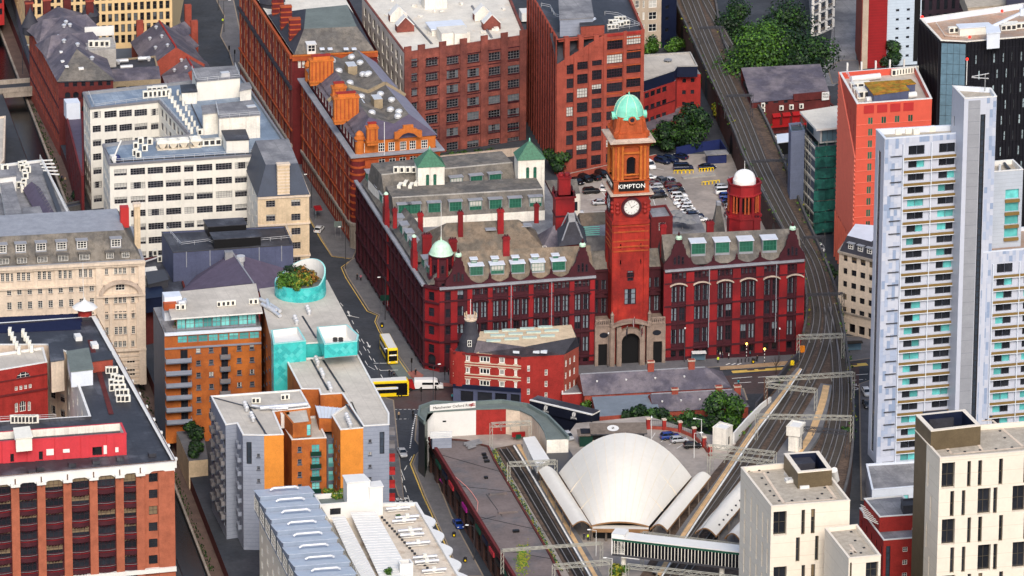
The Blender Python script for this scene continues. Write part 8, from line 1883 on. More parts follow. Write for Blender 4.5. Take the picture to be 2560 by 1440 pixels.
# white timber shell roof
T=Thing('shell_roof','great white timber shell roof of the station concourse','roof',P(1560,1260,7))
zs=10.6;bl,br=P(1397,1182,zs),P(1729,1192,zs);flb,frb=P(1480,1314,zs),P(1622,1316,zs);ap=P(1563,1190,zs);hp=ZV(XY((bl+br)/2,0),1082,1563)-zs
def shell(s0,s1,dz,n=14,m_=24):
 g=MB();grid=[]
 for i in range(n+1):
  s=s0+(s1-s0)*i/n;L_,R_=bl.lerp(flb,s),br.lerp(frb,s);hh=hp*(1-s**2.1*.9)+dz*(1-(s-s0)/(s1-s0))*.4;row=[]
  for j in range(m_+1):
   t=j/m_;x=abs(2*t-1);prof=(1-x**2.2)*.95+(1-x)*.05;row.append(L_.lerp(R_,t)+Vector((0,0,hh*prof)))
  grid.append(row)
 vs=[p for r in grid for p in r];fs=[(i*(m_+1)+j,(i+1)*(m_+1)+j,(i+1)*(m_+1)+j+1,i*(m_+1)+j+1)for i in range(n)for j in range(m_)]
 g.faces(vs,fs,'canopy',True)
 edge=grid[-1]
 for j in range(m_):g.beam(edge[j]-Vector((0,0,.12)),edge[j+1]-Vector((0,0,.12)),.25,.3,'canopy2' if s1<1 else 'woodrib')
 if s0==0:
  e=grid[0]
  for j in range(m_):g.poly([e[j],e[j+1],XY(e[j+1],7.2),XY(e[j],7.2)],'wood')
 for j in range(2,m_,2):
  for i in range(n):g.beam(grid[i][j]+Vector((0,0,.03)),grid[i+1][j]+Vector((0,0,.03)),.07,.05,'canopy2')
 T.add('shell',g);return grid
shell(0,.36,.0);shell(.36,.68,.55);e3=shell(.68,1.,.55)
g=MB();a,b=flb,frb;d=(b-a).normalized();n_=Vector((d.y,-d.x,0));g.prism([(p.x,p.y)for p in(a+n_*1.2,b+n_*1.2,b-n_*1,a-n_*1)],zs-1.1,zs-.2,'woodrib','canopy');T.add('front_beam',g)
for i in range(5):p=a.lerp(b,i/4);T.inst('column',BC.setdefault('scol',MB().lathe((0,0,0),[(.25,0),(.25,2.5)],'wood',8)),XY(p,7.),0)
g=MB();g.prism([(p.x,p.y)for p in(bl.lerp(flb,.2)+Vector((2,0,0)),flb+Vector((.5,1.5,0)),frb+Vector((-.5,1.5,0)),br.lerp(frb,.2)+Vector((-2,0,0)))],7.02,9.4,'black');T.add('concourse_wall',g);T.done()
def barrel(label,L0,L1,R0,R1,z,h,nm='platform_canopy',vents=0,group='barrel vaulted platform canopies'):
 T=Thing(nm,label,'canopy',XY(P(*L0,z).lerp(P(*R1,z),.5),7.),group);a0,a1,b0,b1=P(*L0,z),P(*L1,z),P(*R0,z),P(*R1,z);n=12
 for k in range(3):
  g=MB();s0,s1=k/3,(k+1)/3
  for i in range(4):
   u0,u1=s0+(s1-s0)*i/4,s0+(s1-s0)*(i+1)/4
   for j in range(n):
    t0,t1=j/n,(j+1)/n;pt=lambda u,t:a0 .lerp(a1,u).lerp(b0 .lerp(b1,u),t)+Vector((0,0,h*math.sin(math.pi*t)+.12*(1-(u-s0)/(s1-s0))))
    g.poly([pt(u0,t0),pt(u1,t0),pt(u1,t1),pt(u0,t1)],'canopy',True)
  for j in range(n):g.beam(pt(s1,j/n)-Vector((0,0,.1)),pt(s1,(j+1)/n)-Vector((0,0,.1)),.2,.22,'woodrib')
  T.add('vault',g)
 g=MB()
 for e0,e1 in((a0,a1),(b0,b1)):g.beam(e0-Vector((0,0,.15)),e1-Vector((0,0,.15)),.2,.35,'woodrib')
 T.add('edge_beam',g)
 for i in range(5):
  for s,e in((a0,a1),(b0,b1)):T.inst('column',BC.setdefault('ccol',MB().box(-.12,.12,-.12,.12,0,z-7.6,'wood')),XY(s.lerp(e,.06+.22*i),7.5),0)
 for i in range(vents):p=b0 .lerp(b1,.15+.8*i/vents)+Vector((-.7,0,.75));T.inst('vent',BC.setdefault('cvent',MB().box(-.2,.2,-.2,.2,0,.25,'acgrille')),p,0)
 T.done()
barrel('white barrel canopy left of the shell roof over the bay platform',(1346,1178),(1432,1314),(1392,1182),(1480,1318),11.,1.3)
barrel('white barrel canopy right of the shell roof beside the through track',(1732,1196),(1626,1322),(1777,1192),(1668,1326),11.,1.3)
barrel('white barrel canopy over the island platform partly hidden by the cream block',(1862,1190),(1738,1332),(1905,1205),(1790,1340),11.,1.5,vents=9);barrel('outermost white barrel canopy at the edge of the cream block',(1890,1260),(1812,1345),(1930,1270),(1850,1350),11.,1.4)
# footbridge
T=Thing('footbridge','white roofed station footbridge with dark glazed side and green beam','footbridge',P(1545,1435,7));zf=16.5
a,b=P(1532,1345,zf),P(1880,1385,zf);d=(b-a).normalized();n_=Vector((-d.y,d.x,0));w_=3.4;q=[a,b,b+n_*w_,a+n_*w_]
g=MB();o=inset(q,-.25);g.prism([(p[0],p[1])for p in o],zf,zf+.25,'white');T.add('roof',g);g=MB();g.prism([(p.x,p.y)for p in q],zf-3.6,zf-.5,'gl_black');T.add('glazing',g)
g=MB();g.prism([(p[0],p[1])for p in inset(q,-.1)],zf-.55,zf-.02,'green_paint');T.add('top_beam',g);g=MB();g.prism([(p[0],p[1])for p in inset(q,-.1)],zf-4.1,zf-3.6,'steel_d');T.add('bottom_beam',g)
L=(b-a).length;aa=math.atan2(d.y,d.x)
for i in range(int(L/.75)):piece(T,'mullion',a,aa,.4+.75*i,.13,.12,zf-3.6,zf-.55,'white_dirty')
g=MB();g.prism([(p.x,p.y)for p in(a-d*.3,a+d*2.6,a+d*2.6+n_*w_,a-d*.3+n_*w_)],zf-3.9,zf+1.,'white');T.add('stair_head',g)
for t in(2.,24.):p=a+d*t+n_*1.7;T.inst('pier',BC.setdefault('fpier',MB().lathe((0,0,0),[(.75,0),(.75,.8),(.6,1.),(.6,5.3)],'white_dirty',12)),XY(p,7.),0)
g=MB();g.obox(a+d*4.+n_*1.7,4.,3.6,zf-4.3,zf-4.1,aa,'white');T.add('landing',g);T.done()
# overhead line gantries
def gantry(xa,ya,xb,yb,zt,label,posts=(1,1),m='galv',d_=.9,zb=ZT):
 a,b=P(xa,ya,zt),P(xb,yb,zt);T=Thing('line_gantry',label,'gantry',XY(a,zb),'overhead line gantries');L=(b-a).length;n=max(3,int(L/1.3));dn=Vector((0,0,-d_));dd=(b-a).normalized();s=Vector((-dd.y,dd.x,0))*.35
 g=MB()
 for o in(s,-s):
  g.beam(a+o,b+o,.13,.13,m);g.beam(a+o+dn,b+o+dn,.13,.13,m)
  for i in range(n):p0,p1=a.lerp(b,i/n)+o,a.lerp(b,(i+1)/n)+o;g.beam(p0+(dn if i%2 else Vector()),p1+(Vector()if i%2 else dn),.09,.09,m)
 T.add('lattice_beam',g)
 for k,p in((0,a),(1,b)):
  if posts[k]:
   g=MB()
   for ox in(-.3,.3):g.beam(XY(p+dd*ox,zb),p+dd*ox,.14,.14,m if k else 'rust' if m=='galv' and xa<1940 and xa>1900 else m)
   for i in range(5):z0,z1=zb+(zt-zb)*i/5,zb+(zt-zb)*(i+1)/5;g.beam(XY(p-dd*.3,z0),XY(p+dd*.3,z1),.07,.07,m)
   T.add('post',g)
 for i in range(1,4):p=a.lerp(b,i/4);g=MB();g.tube(p+dn,p+dn*2.2,.07,m,5);g.tube(p+dn*1.7-s*3,p+dn*1.7+s*3,.05,m,5);T.add('insulator',g)
 T.done()
gantry(1996,838,2108,834,14.,'lattice gantry over the curve beside the hotel corner');gantry(1914,944,2134,930,15.,'widest lattice gantry spanning all the tracks at the road bridge');gantry(1916,958,2040,972,14.,'slanting lattice gantry just below the widest one')
gantry(1892,1036,2130,1040,14.,'long lattice gantry crossing both platforms');gantry(2004,1066,2118,1078,14.,'dark lattice gantry beside the white lift tower',m='steel_d');gantry(1780,1112,1938,1130,14.,'rusty lattice gantry above the platform end by the white hut');gantry(1772,1132,1932,1152,14.,'lattice gantry nearest the shell roof right corner')
gantry(1606,1330,1862,1362,15.5,'arched lattice gantry just behind the footbridge');gantry(1568,1410,1870,1444,14.,'lattice gantry in front of the footbridge at the bottom edge');gantry(1384,1412,1526,1400,13.,'lattice gantry over the bay track at the bottom edge',zb=7.3);gantry(1228,1058,1326,1052,13.5,'light lattice gantry at the buffer stops by the brick wall',zb=7.3);gantry(1272,1156,1390,1150,13.,'lattice gantry over the bay track beside the barrel canopy',zb=7.3);gantry(1256,1374,1504,1356,13.,'thin gantry over the bay track near the concourse mouth',d_=.35,zb=7.3);gantry(1748,68,1806,66,14.,'far gantry beside the big dark trees',d_=.4,m='steel_d');gantry(1815,238,1880,236,14.,'far gantry beside the brick pub',d_=.4,m='steel_d');gantry(1878,402,1970,398,14.,'gantry beside the white domed turret',d_=.4,m='steel_d');gantry(2018,735,2108,732,14.,'thin gantry between the hotel and beige corner block',d_=.4,m='steel_d');gantry(2008,592,2060,590,14.,'small gantry beside the scaffolded block',d_=.4,m='steel_d')
for k,tr in enumerate((t1,t2,t3,t4)):
 c=catmull([P(x,y,ZT)for x,y in tr],4);g=MB()
 for a,b in zip(c,c[1:]):g.tube(a+Vector((0,0,5.2)),b+Vector((0,0,5.2)),.03,'steel_d',3,cap=False);g.tube(a+Vector((0,0,6.1)),b+Vector((0,0,6.1)),.03,'steel_d',3,cap=False)
 solo('overhead_wire',g,label='pair of contact wires above the %s railway track'%['hotel side','island platform','third','outermost'][k],cat='wire',group='overhead wires')
# white hut, lift tower, barrier wall, platform bits
T=Thing('platform_hut','square white platform hut beside the station trees','hut',P(1806,1110,7));q=quadpx(((1782,1068),(1815,1074),(1832,1063),(1800,1054)),12.2);block(T,q,7,12.2,'white_dirty',{1:[(1.2,2.1,8,10,'dark1')]},'white',.15);T.done()
T=Thing('lift_tower','white lift tower with overhanging top on the island platform','lift tower',P(1985,1130,8.5));q=quadpx(((1966,1066),(2000,1070),(2014,1056),(1980,1050)),14.6);block(T,q,12.4,14.6,'white_dirty',{},'white',.1);b=[Vector((*p,0))for p in inset(q,.4)];block(T,b,8.5,12.4,'white_dirty',{1:[(.8,1.5,9.4,11.4,'dark1')]},None);T.done()
T=Thing('platform_screen','long white hoarding sloping along the through platform edge','hoarding',P(1840,1100,7));g=MB();pts=[P(x,y,9.8)for x,y in((1924,992),(1900,1010),(1865,1045),(1832,1082))]
for a,b in zip(pts,pts[1:]):g.prism([(a.x,a.y),(b.x,b.y),(b.x+.4,b.y),(a.x+.4,a.y)],7.,9.8,'white')
T.add('panel',g);T.done()
g=MB()
for a,b in zip([P(x,y,8.)for x,y in((1998,895),(1975,915),(1935,968),(1905,1005))],[P(x,y,8.)for x,y in((1975,915),(1935,968),(1905,1005),(1890,1022))]):g.prism([(a.x-.2,a.y),(b.x-.2,b.y),(b.x+.3,b.y),(a.x+.3,a.y)],0,9.6,'steel_d')
solo('bridge_girder',g,label='dark steel girder carrying the railway over the road',cat='girder')
# corner building with slate cone
zQ=12.6;T,q=bpx('corner_building','triangular red brick corner building with white banding and slate cone turret',((1133,881),(1303,893),(1410,887),(1447,866),(1440,836),(1162,842)),zQ)
ops=[]
for x0,x1 in((1161,1175),(1199,1225),(1248,1262),(1286,1293)):dy=(x0-1161)*.058;ops+=gp(q,0,(x0,888+dy,x1,903+dy),1,(0,0),3,(x0,888+dy+59.5),'cornerw')
ops+=[o for x0,x1 in((1150,1184),(1192,1231),(1236,1268),(1275,1300))for o in gp(q,0,(x0,976+(x0-1150)*.07,x1,1000+(x0-1150)*.05),1,(0,0),1,(0,0),'shop')]
zs_=PF(flat(q)[0],flat(q)[1],1180,966)[1];ops=[o for o in ops]
A,B=flat(q)[:2];wallrun(T,A,B,zs_,zQ,'brick_bright',[o for o in ops if o[4]=='cornerw']);wallrun(T,A,B,0,zs_,'navy_clad',[(o[0],o[1],.4,min(o[3],zs_-.7),o[4])for o in ops if o[4]=='shop']);band(T,A,B,zs_-.5,.9,.35,'navy','shop_fascia')
for y in(884,907,913,936,943,967):z=PF(A,B,1180,y+1)[1];band(T,A,B,min(z,zQ-.2),.26,.1,'fr_stone')
for o in ops:
 if o[4]=='cornerw':piece(T,'window_surround',A,math.atan2((B-A).y,(B-A).x),(o[0]+o[1])/2,o[1]-o[0]+.5,.08,o[2]-.25,o[2],'stone_cream');piece(T,'window_surround',A,math.atan2((B-A).y,(B-A).x),(o[0]+o[1])/2,o[1]-o[0]+.5,.08,o[3],o[3]+.2,'stone_cream')
wallrun(T,q[1],q[2],0,zQ,'brick_bright',gp(q,1,(1318,914,1325,929),1,(0,0),3,(1318,972),'white22')+gp(q,1,(1362,924,1369,939),1,(0,0),3,(1362,981),'white22'));wallrun(T,q[2],q[3],0,zQ,'brick_mid',gp(q,2,(1413,902,1417,918),3,(1434,886),3,(1413,962),'white22'))
for i in(3,4,5):wallrun(T,q[i],q[(i+1)%6],0,zQ,'brick_bright')
band(T,A,B,zQ-.25,.5,.35,'brick_red','parapet');
g=MB();aQ=math.atan2((B-A).y,(B-A).x);dq=(B-A).normalized();nq=Vector((dq.y,-dq.x,0));u=PF(A,B,1211,880)[0];c=A+dq*u
f=[XY(c-dq*2.6+nq*.2,zQ-.2),XY(c+dq*2.6+nq*.2,zQ-.2),XY(c+nq*.2,zQ+1.6)];bq=[p-nq*.8 for p in f];g.poly(f,'stone_buff');g.poly([f[0],f[2],bq[2],bq[0]][::-1],'lead');g.poly([f[1],bq[1],bq[2],f[2]][::-1],'lead');T.add('pediment',g)
top=quadpx(((1193,851),(1312,867),(1440,843),(1428,812),(1200,829)),16.);lowq=[q[0].lerp(q[1],.25),q[1],q[2].lerp(q[3],.0),q[3],q[4],q[5]]
g=MB();lo=[XY(q[0].lerp(q[1],.3),zQ),XY(q[1],zQ),XY(q[2],zQ),XY(q[3],zQ),XY(q[4],zQ),XY(q[5].lerp(q[4],.12),zQ)]
g.poly([lo[0],lo[1],top[1],top[0]],'slate');g.poly([lo[1],lo[2],top[1]],'slate');g.poly([lo[2],lo[3],top[2],top[1]],'slate_d');g.poly([lo[3],lo[4],top[3],top[2]],'slate_d');g.poly([lo[4],lo[5],top[4],top[3]],'slate');g.poly([lo[5],lo[0],top[0],top[4]],'slate');g.poly([XY(p,zQ+.02)for p in q],'roof_dark');T.add('mansard_roof',g)
g=MB();g.poly([p+Vector((0,0,.03))for p in top],'stone_buff');T.add('roof',g)
for r_ in range(3):
 for i in range(4):
  x,y=((1228,831),(1238,840),(1222,853))[r_];p=P(x+i*45+r_*6,y-i*4+(0 if i<3 else 0),16.);
  if x+i*45<1405:T.inst('rooflight',BC.setdefault('rl',MB().box(-1.7,1.7,-.5,.5,0,.35,'skyl')),p,R(5))
for x in(1291,1341,1360):c=P(x,879,14.2);T.add('skylight',MB().obox(c,1.5,.8,13.9,14.5,aQ,'clad_pale'))
tcn=q[0]+dq*3.6-nq*2.6;zc0=ZV(tcn,862,1172);zc1=ZV(tcn,800,1172);g=MB();g.lathe((tcn.x,tcn.y,0),[(2.9,zQ-.3),(2.6,zc0+1.2),(1.8,zc0+3.),(1.3,zc1)],'slate_d',14);T.add('cone_turret',g)
g=MB();g.lathe((tcn.x,tcn.y,zc1),[(1.45,0),(1.55,.4),(1.4,.5),(1.4,.9)],'stone_cream',12)
for k in range(8):t=R(45*k);g.obox((tcn.x+1.35*math.cos(t),tcn.y+1.35*math.sin(t)),.2,.2,zc1+.8,zc1+1.8,t,'stone_buff')
T.add('crown',g);T.add('flagpole',MB().tube((tcn.x,tcn.y,zc1),(tcn.x,tcn.y,ZV(tcn,748,1172)),.08,'white',6));T.inst('window',winmesh('white22',1.,1.6,-1),(tcn.x-.2,tcn.y-2.75,zc0+.5),aQ)
g=MB();
for k in range(8):
 t=aQ+math.pi+R(20+14*k);g.obox((q[0].x+1.8+2.4*math.cos(t),q[0].y+1.9+2.4*math.sin(t)),.7,.5,zs_,zQ+.3,t+math.pi/2,'brick_bright')
T.add('rounded_corner',g)
q2=quadpx(((1405,985),(1468,982),(1455,955),(1405,962)),3.6);block(T,q2,0,3.6,'brick_bright',{},'roof_grey',.3,.3,'white','white');T.done()
# low slate pubs and sheds by the road
def cottage(name,label,ridge,z,hw,ze,rm,wm,hip=(0,0),wins=0,chim=()):
 a,b=P(*ridge[0],z),P(*ridge[1],z);T=Thing(name,label,'building',XY((a+b)/2,0));d=(b-a).normalized();n_=Vector((-d.y,d.x,0));q=[a-n_*(hw-.3),b-n_*(hw-.3),b+n_*(hw-.3),a+n_*(hw-.3)]
 q=[XY(p,0)for p in q];an=math.atan2(d.y,d.x)
 for i in range(4):wallrun(T,q[i],q[(i+1)%4],0,ze,wm,ug(q[0],q[1],wins,1.1,[(.9,1.7)],'white22')if i==0 and wins else())
 ridge_roof(T,a-d*.3,b+d*.3,z,hw,ze,rm,hip[0],hip[1],wall=wm)
 T.add('ridge',MB().beam(XY(a+d*hip[0],z+.05),XY(b-d*hip[1],z+.05),.25,.2,'lead'))
 for t,h in chim:c=a.lerp(b,t);g=MB();g.obox(c,1.5,.9,ze,z+h,an,'brick_mid');g.obox(c,1.8,1.2,z+h-.4,z+h-.1,an,'stone_pale');T.add('chimney',g)
 for i in range(4):p=a.lerp(b,.1+.2*i)-n_*2.2;cowl(T,XY(p,z-2.2*(z-ze)/hw),.25,.4,'white')
 T.done()
cottage('brick_cottages','long brick row with purple slate roof below the hotel entrance',((1452,935),(1815,915)),7.6,5.4,4.2,'slate','brick_mid',(0,5),9,((.48,2.4),(.76,2.2)))
cottage('brick_cottages','second purple slate roofed row behind the station trees',((1628,985),(1862,972)),5.6,4.6,2.8,'slate','brick_mid',(0,3),0,((.25,1.2),(.72,1.2),(.92,1.)))
T,q=bpx('brick_outhouse','brick outhouse with flat blue grey slate roof beside the cafe',((1492,1042),(1575,1036),(1640,985),(1480,992)),4.);block(T,[q[0],P(1650,1030,4.),P(1638,985,4.),q[3]],0,4.,'brick_mid',{0:[(3.,4.,.2,2.2,'dark1'),(6.,7.2,.8,2.2,'white22')]},'slate_bluegrey',.0);T.done()
T=Thing('cafe_bar','long navy cafe canopy with coffee bean emblems beside the corner building','cafe',P(1400,1075));a,b=P(1327,997,9.),P(1483,1034,9.);d=(b-a).normalized();n_=Vector((d.y,-d.x,0));an=math.atan2(d.y,d.x);L=(b-a).length
g=MB();g.prism([(p.x,p.y)for p in(a,b,b-n_*2.8,a-n_*2.8)],0,8.6,'navy_d');T.add('wall',g);g=MB();g.prism([(p.x,p.y)for p in(a+n_*.3,b+n_*.3,b-n_*3.,a-n_*3.)],8.6,8.9,'white_dirty','roof_dark');T.add('roof',g)
g=MB();g.obox((a+b)/2+n_*.35,L,.25,6.4,8.7,an,'navy_d');T.add('fascia',g);g=MB();g.obox((a+b)/2+n_*.3,L,.5,8.7,8.95,an,'white');T.add('coping',g)
for t in(.26,.71):
 c=XY(a.lerp(b,t)+n_*.5,7.9);g=MB()
 for s in(-1,1):
  g.poly([c+d*(s*.06+s*.42*abs(math.sin(R(k*15))))+Vector((0,0,.62*math.cos(R(k*15))))+d*.12*math.cos(R(k*15))for k in range(13)],'white')
 T.add('bean_emblem',g);text('JAVA',XY(c,6.95),.75,an,'white','lettering',math.pi/2,T)
T.done()
T=Thing('kiosk','timber roofed kiosk with round white emblem beside the shell roof','kiosk',P(1530,1110,7));a,b=P(1447,1083,10.4),P(1618,1080,10.4);d=(b-a).normalized();n_=Vector((-d.y,d.x,0));an=math.atan2(d.y,d.x)
def kk(u0,u1,d0,d1,z0,z1,m):g=MB();p=[a+d*u0+n_*d0,a+d*u1+n_*d0,a+d*u1+n_*d1,a+d*u0+n_*d1];g.prism([(v.x,v.y)for v in p],z0,z1,m);return g
L=(b-a).length;T.add('counter_wall',kk(.6,L-.6,.8,4,7,10.,'black'));T.add('poster_panel',kk(.2,3.2,.2,3.8,7,9.6,'bottle'));g=MB();p=[a+d*2.7-n_*.4,b-n_*.4,b+n_*4.4,a+d*2.7+n_*4.4];g.poly([XY(v,z)for v,z in zip(p,(10.2,10.2,11.1,11.1))],'wood');g.poly([XY(v,z-.2)for v,z in zip(p,(10.2,10.2,11.1,11.1))][::-1],'wood');g.beam(XY(p[0],10.1),XY(p[1],10.1),.1,.25,'steel_d');T.add('timber_roof',g);T.add('side_roof',kk(-.2,2.8,-.2,3.8,9.7,9.9,'wood'))
g=MB();c=XY((p[0]+p[1]+p[2]+p[3])/4-d*1.2,10.72);e=n_*1.3+Vector((0,0,.24));ff=[c+d*1.35*math.cos(R(k*20))+e*math.sin(R(k*20))for k in range(18)];g.poly(ff,'white');g.beam(c-d*.3-e*.25+Vector((0,0,.05)),c+d*.3-e*.25+Vector((0,0,.05)),.12,.04,'black');g.beam(c-d*.3+e*.25+Vector((0,0,.05)),c+d*.3+e*.25+Vector((0,0,.05)),.12,.04,'black');g.beam(c-d*.3-e*.25+Vector((0,0,.05)),c+d*.3+e*.25+Vector((0,0,.05)),.12,.04,'black');T.add('round_emblem',g);T.add('counter',kk(3.2,8.,.3,1.,7.9,8.3,'stone_cream'));T.done()
T=Thing('boundary_wall','red brick wall with piers curving round the station car park','wall',P(1700,1085,7));pts=[P(x,y,7.)for x,y in((1620,1072),(1660,1074),(1700,1080),(1735,1095),(1760,1118),(1775,1140))]
for a,b in zip(pts,pts[1:]):d=(b-a).normalized();n_=Vector((-d.y,d.x,0))*.2;g=MB();g.prism([(p.x,p.y)for p in(a-n_,b-n_,b+n_,a+n_)],7,7.7,'brick_mid');T.add('wall',g);g=MB();[g.beam(XY(a.lerp(b,i/8),7.7),XY(a.lerp(b,i/8),9.2),.06,.06,'steel_d')for i in range(9)];g.beam(XY(a,9.1),XY(b,9.1),.06,.08,'steel_d');T.add('railings',g)
for p in pts:T.inst('pier',BC.setdefault('bpier',MB().box(-.4,.4,-.4,.4,0,2.4,'brick_bright').box(-.5,.5,-.5,.5,2.4,2.65,'stone_cream')),p,.3)
T.done()
for x0,y0,x1,y1 in((1628,1098,1638,1082),(1652,1105,1668,1092),(1672,1112,1695,1100),(1692,1121,1712,1108)):stripe([(x0,y0),(x1,y1)],.12,'paint',None,7.02)
# trees
def tree(px,py,h,rx,label,mats=('leaf','leaf_d','leaf_l'),n=3500,z0=0.,lobes=9,group=None,name='tree',seed=None,leaf=.55,squash=.8,w=None,y_=None):
 rd=random.Random(seed or int(px*7+py));b=P(px,py,z0);T=Thing(name,label,'tree' if name=='tree' else 'shrub',b,group)
 g=MB();th=h*.35;g.tube(b,b+Vector((0,0,th)),max(.12,h*.03),'bark',7,max(.08,h*.02));ctr=b+Vector((0,0,h*.5))
 L=[]
 for i in range(lobes):
  a=rd.random()*6.283;r=rx*.62*math.sqrt(rd.random());zz=rd.uniform(-.4,.36)*h;c=ctr+Vector((r*math.cos(a),r*math.sin(a),zz*(1-.5*r/rx)));L.append((c,rd.uniform(.42,.6)*rx));g.tube(b+Vector((0,0,th*.8)),c,max(.06,h*.012),'bark',5,.04)
 T.add('trunk',g);g=MB()
 for i in range(n):
  c,r=L[rd.randrange(len(L))];v=Vector((rd.gauss(0,1),rd.gauss(0,1),rd.gauss(0,1)));v.normalize();rr=r*(rd.random()**.33)*rd.uniform(.85,1.12);p=c+Vector((v.x*rr,v.y*rr,v.z*rr*squash))
  if p.z<b.z+.2:continue
  s=leaf*rd.uniform(.6,1.3);nrm=(v+Vector((rd.uniform(-.6,.6),rd.uniform(-.6,.6),rd.uniform(-.2,.8)))).normalized();e=nrm.cross(Vector((rd.uniform(-1,1),rd.uniform(-1,1),rd.uniform(-1,1))))
  if e.length<.05:continue
  e=e.normalized()*s;f=nrm.cross(e)*.8;k=L.index((c,r))
  g.poly([p-e*.6,p-f*.6,p+e*.7,p+f*.6],mats[(0 if rd.random()<.55 else 1 if rd.random()<.6 else 2)if k%3 else(0 if rd.random()<.4 else 2)])
 T.add('crown',g);return T
tree(1885,238,20,11.5,'huge bright green tree beside the railway at the top',n=13000,lobes=20,leaf=.6)
tree(2000,236,20,10.,'dark green tree right of the huge bright one',('leaf_d','leaf_d','leaf'),n=10000,lobes=16,leaf=.6)
tree(1975,165,19,10.,'dark tree standing behind the huge bright tree',('leaf_d','leaf_d','leaf'),n=6000,lobes=12,leaf=.6);tree(1838,130,16,6.5,'dark tree behind the big trees against the railway',('leaf_d','leaf_d','leaf'),n=3500,lobes=9,leaf=.55)
tree(1855,200,5.,2.6,'small light green bush at the foot of the big trees by the track',('leaf_l','leaf','leaf_y'),n=700)
tree(1728,372,12.5,6.,'dark green tree beside the low red block and car park',('leaf_d','leaf_d','leaf'),n=6000,lobes=13);tree(1660,378,9.,4.6,'smaller dark tree left of the car park tree',('leaf_d','leaf_d','leaf'),n=3500,lobes=9)
tree(1390,432,7.5,3.6,'dark round tree behind the white stair tower',('leaf_d','leaf_d','leaf'),n=3000,lobes=8);tree(1795,300,5.,2.4,'yellow green bush growing up the viaduct wall',('leaf_y','leaf_l','leaf'),n=1100,lobes=6);tree(1790,255,5,2.,'leafy bush on the viaduct wall above the yellow green one',('leaf_l','leaf','leaf_y'),n=900);tree(1760,215,5,2.2,'bush beside the viaduct near the low red block',('leaf_l','leaf','leaf_d'),n=900);tree(1815,290,4,1.6,'small bush against the viaduct wall near the pub',('leaf_l','leaf_y','leaf'),n=600)
tree(1625,135,5,3.,'green bush below the tan apartment block',('leaf_l','leaf','leaf'),n=900);tree(1690,132,5,3.,'green bush below the navy end wall',('leaf_l','leaf','leaf'),n=900)
tree(2228,168,8.5,3.6,'dark rounded tree in front of the pale grey tower block',('leaf_d','leaf_d','leaf'),n=3000,lobes=8)
tree(1808,1082,10.5,5.,'tallest bright green tree in the row beside the station car park',('leaf','leaf_l','leaf_d'),n=6000,lobes=14)
for i,(x,y,h,r,lb)in enumerate(((1585,1075,7.5,3.2,'leafy tree at the left end of the station tree row'),(1630,1078,7.,3.2,'second tree from the left in the station tree row'),(1668,1082,7.5,3.4,'third tree from the left in the station tree row'),(1712,1088,7.5,3.4,'tree just left of the tallest station tree'),(1745,1098,6.5,3.2,'low dark tree in front of the tallest station tree'))):tree(x,y+6,h,r,lb,('leaf','leaf_d','leaf')if i%2 else('leaf_d','leaf_d','leaf'),n=2600,lobes=9,group='station tree row')
tree(1462,1030,3.,1.6,'small bush beside the cafe canopy',('leaf','leaf_d','leaf_l'),n=500,name='shrub');tree(1548,1450,4.,2.4,'spiky green shrub at the bottom edge by the platform',('leaf','leaf_l','leaf_y'),n=900,z0=7,name='shrub')
for i,(x,y,m,lb)in enumerate(((712,706,('leaf_l','leaf','leaf_l'),'bright green shrub at the left of the turquoise roof garden'),(735,712,('leaf_l','leaf_y','leaf'),'lowest light green shrub in the turquoise roof garden'),(762,700,('leaf_y','leaf_o','leaf'),'orange tinted shrub in the turquoise roof garden'),(778,694,('leaf_o','leaf_y','leaf_d'),'rusty shrub at the right of the turquoise roof garden'),(728,690,('leaf_d','leaf','leaf_d'),'dark shrub at the back of the turquoise roof garden'),(750,690,('leaf','leaf_d','leaf_o'),'tall olive shrub in the middle of the turquoise roof garden'))):tree(x,y+14,4.2,2.3,lb,m,n=1100,z0=33.4,name='shrub',group='roof garden shrubs',leaf=.4)
for i,(x,y,lb)in enumerate(((820,1240,'green planting on the white roof terrace left end'),(840,1245,'green planting in the middle of the white roof terrace'),(858,1240,'green planting on the white roof terrace beside the stair tower'))):tree(x,y,1.6,1.4,lb,('leaf_l','leaf','leaf_y'),n=500,z0=20.,name='shrub',group='roof terrace plants',leaf=.35)
tree(972,1438,2.,1.2,'small green plant on the ribbed canopy roof',('leaf_l','leaf','leaf'),n=300,z0=19,name='shrub',leaf=.35);tree(996,1298,1.2,.8,'weed growing between roof ducts',('leaf_l','leaf','leaf'),n=200,z0=17.5,name='shrub',leaf=.3)
for i,(x,y,h,r,z,lb)in enumerate(((478,1085,3.,2.2,4,'dense green shrub at the top of the courtyard garden'),(495,1100,3.,2.2,4,'shrub beside the orange apartments in the courtyard garden'),(490,1128,3.4,2.,4,'dark shrub in the middle of the courtyard garden'),(486,1142,2.4,1.6,4,'low shrub at the near end of the courtyard garden'))):tree(x,y,h,r,lb,('leaf_d','leaf','leaf_d'),n=1100,z0=z,name='shrub',group='courtyard shrubs')
for i,(x,y,lb)in enumerate(((195,1452,'small street tree at the foot of the red office, leftmost'),(238,1452,'small street tree at the foot of the red office, second'),(292,1455,'small street tree at the foot of the red office, third'),(342,1450,'small street tree at the foot of the red office, nearest the canal'))):tree(x,y,5.5,1.8,lb,('leaf_d','leaf','leaf_d'),n=900,z0=0,group='office street trees')
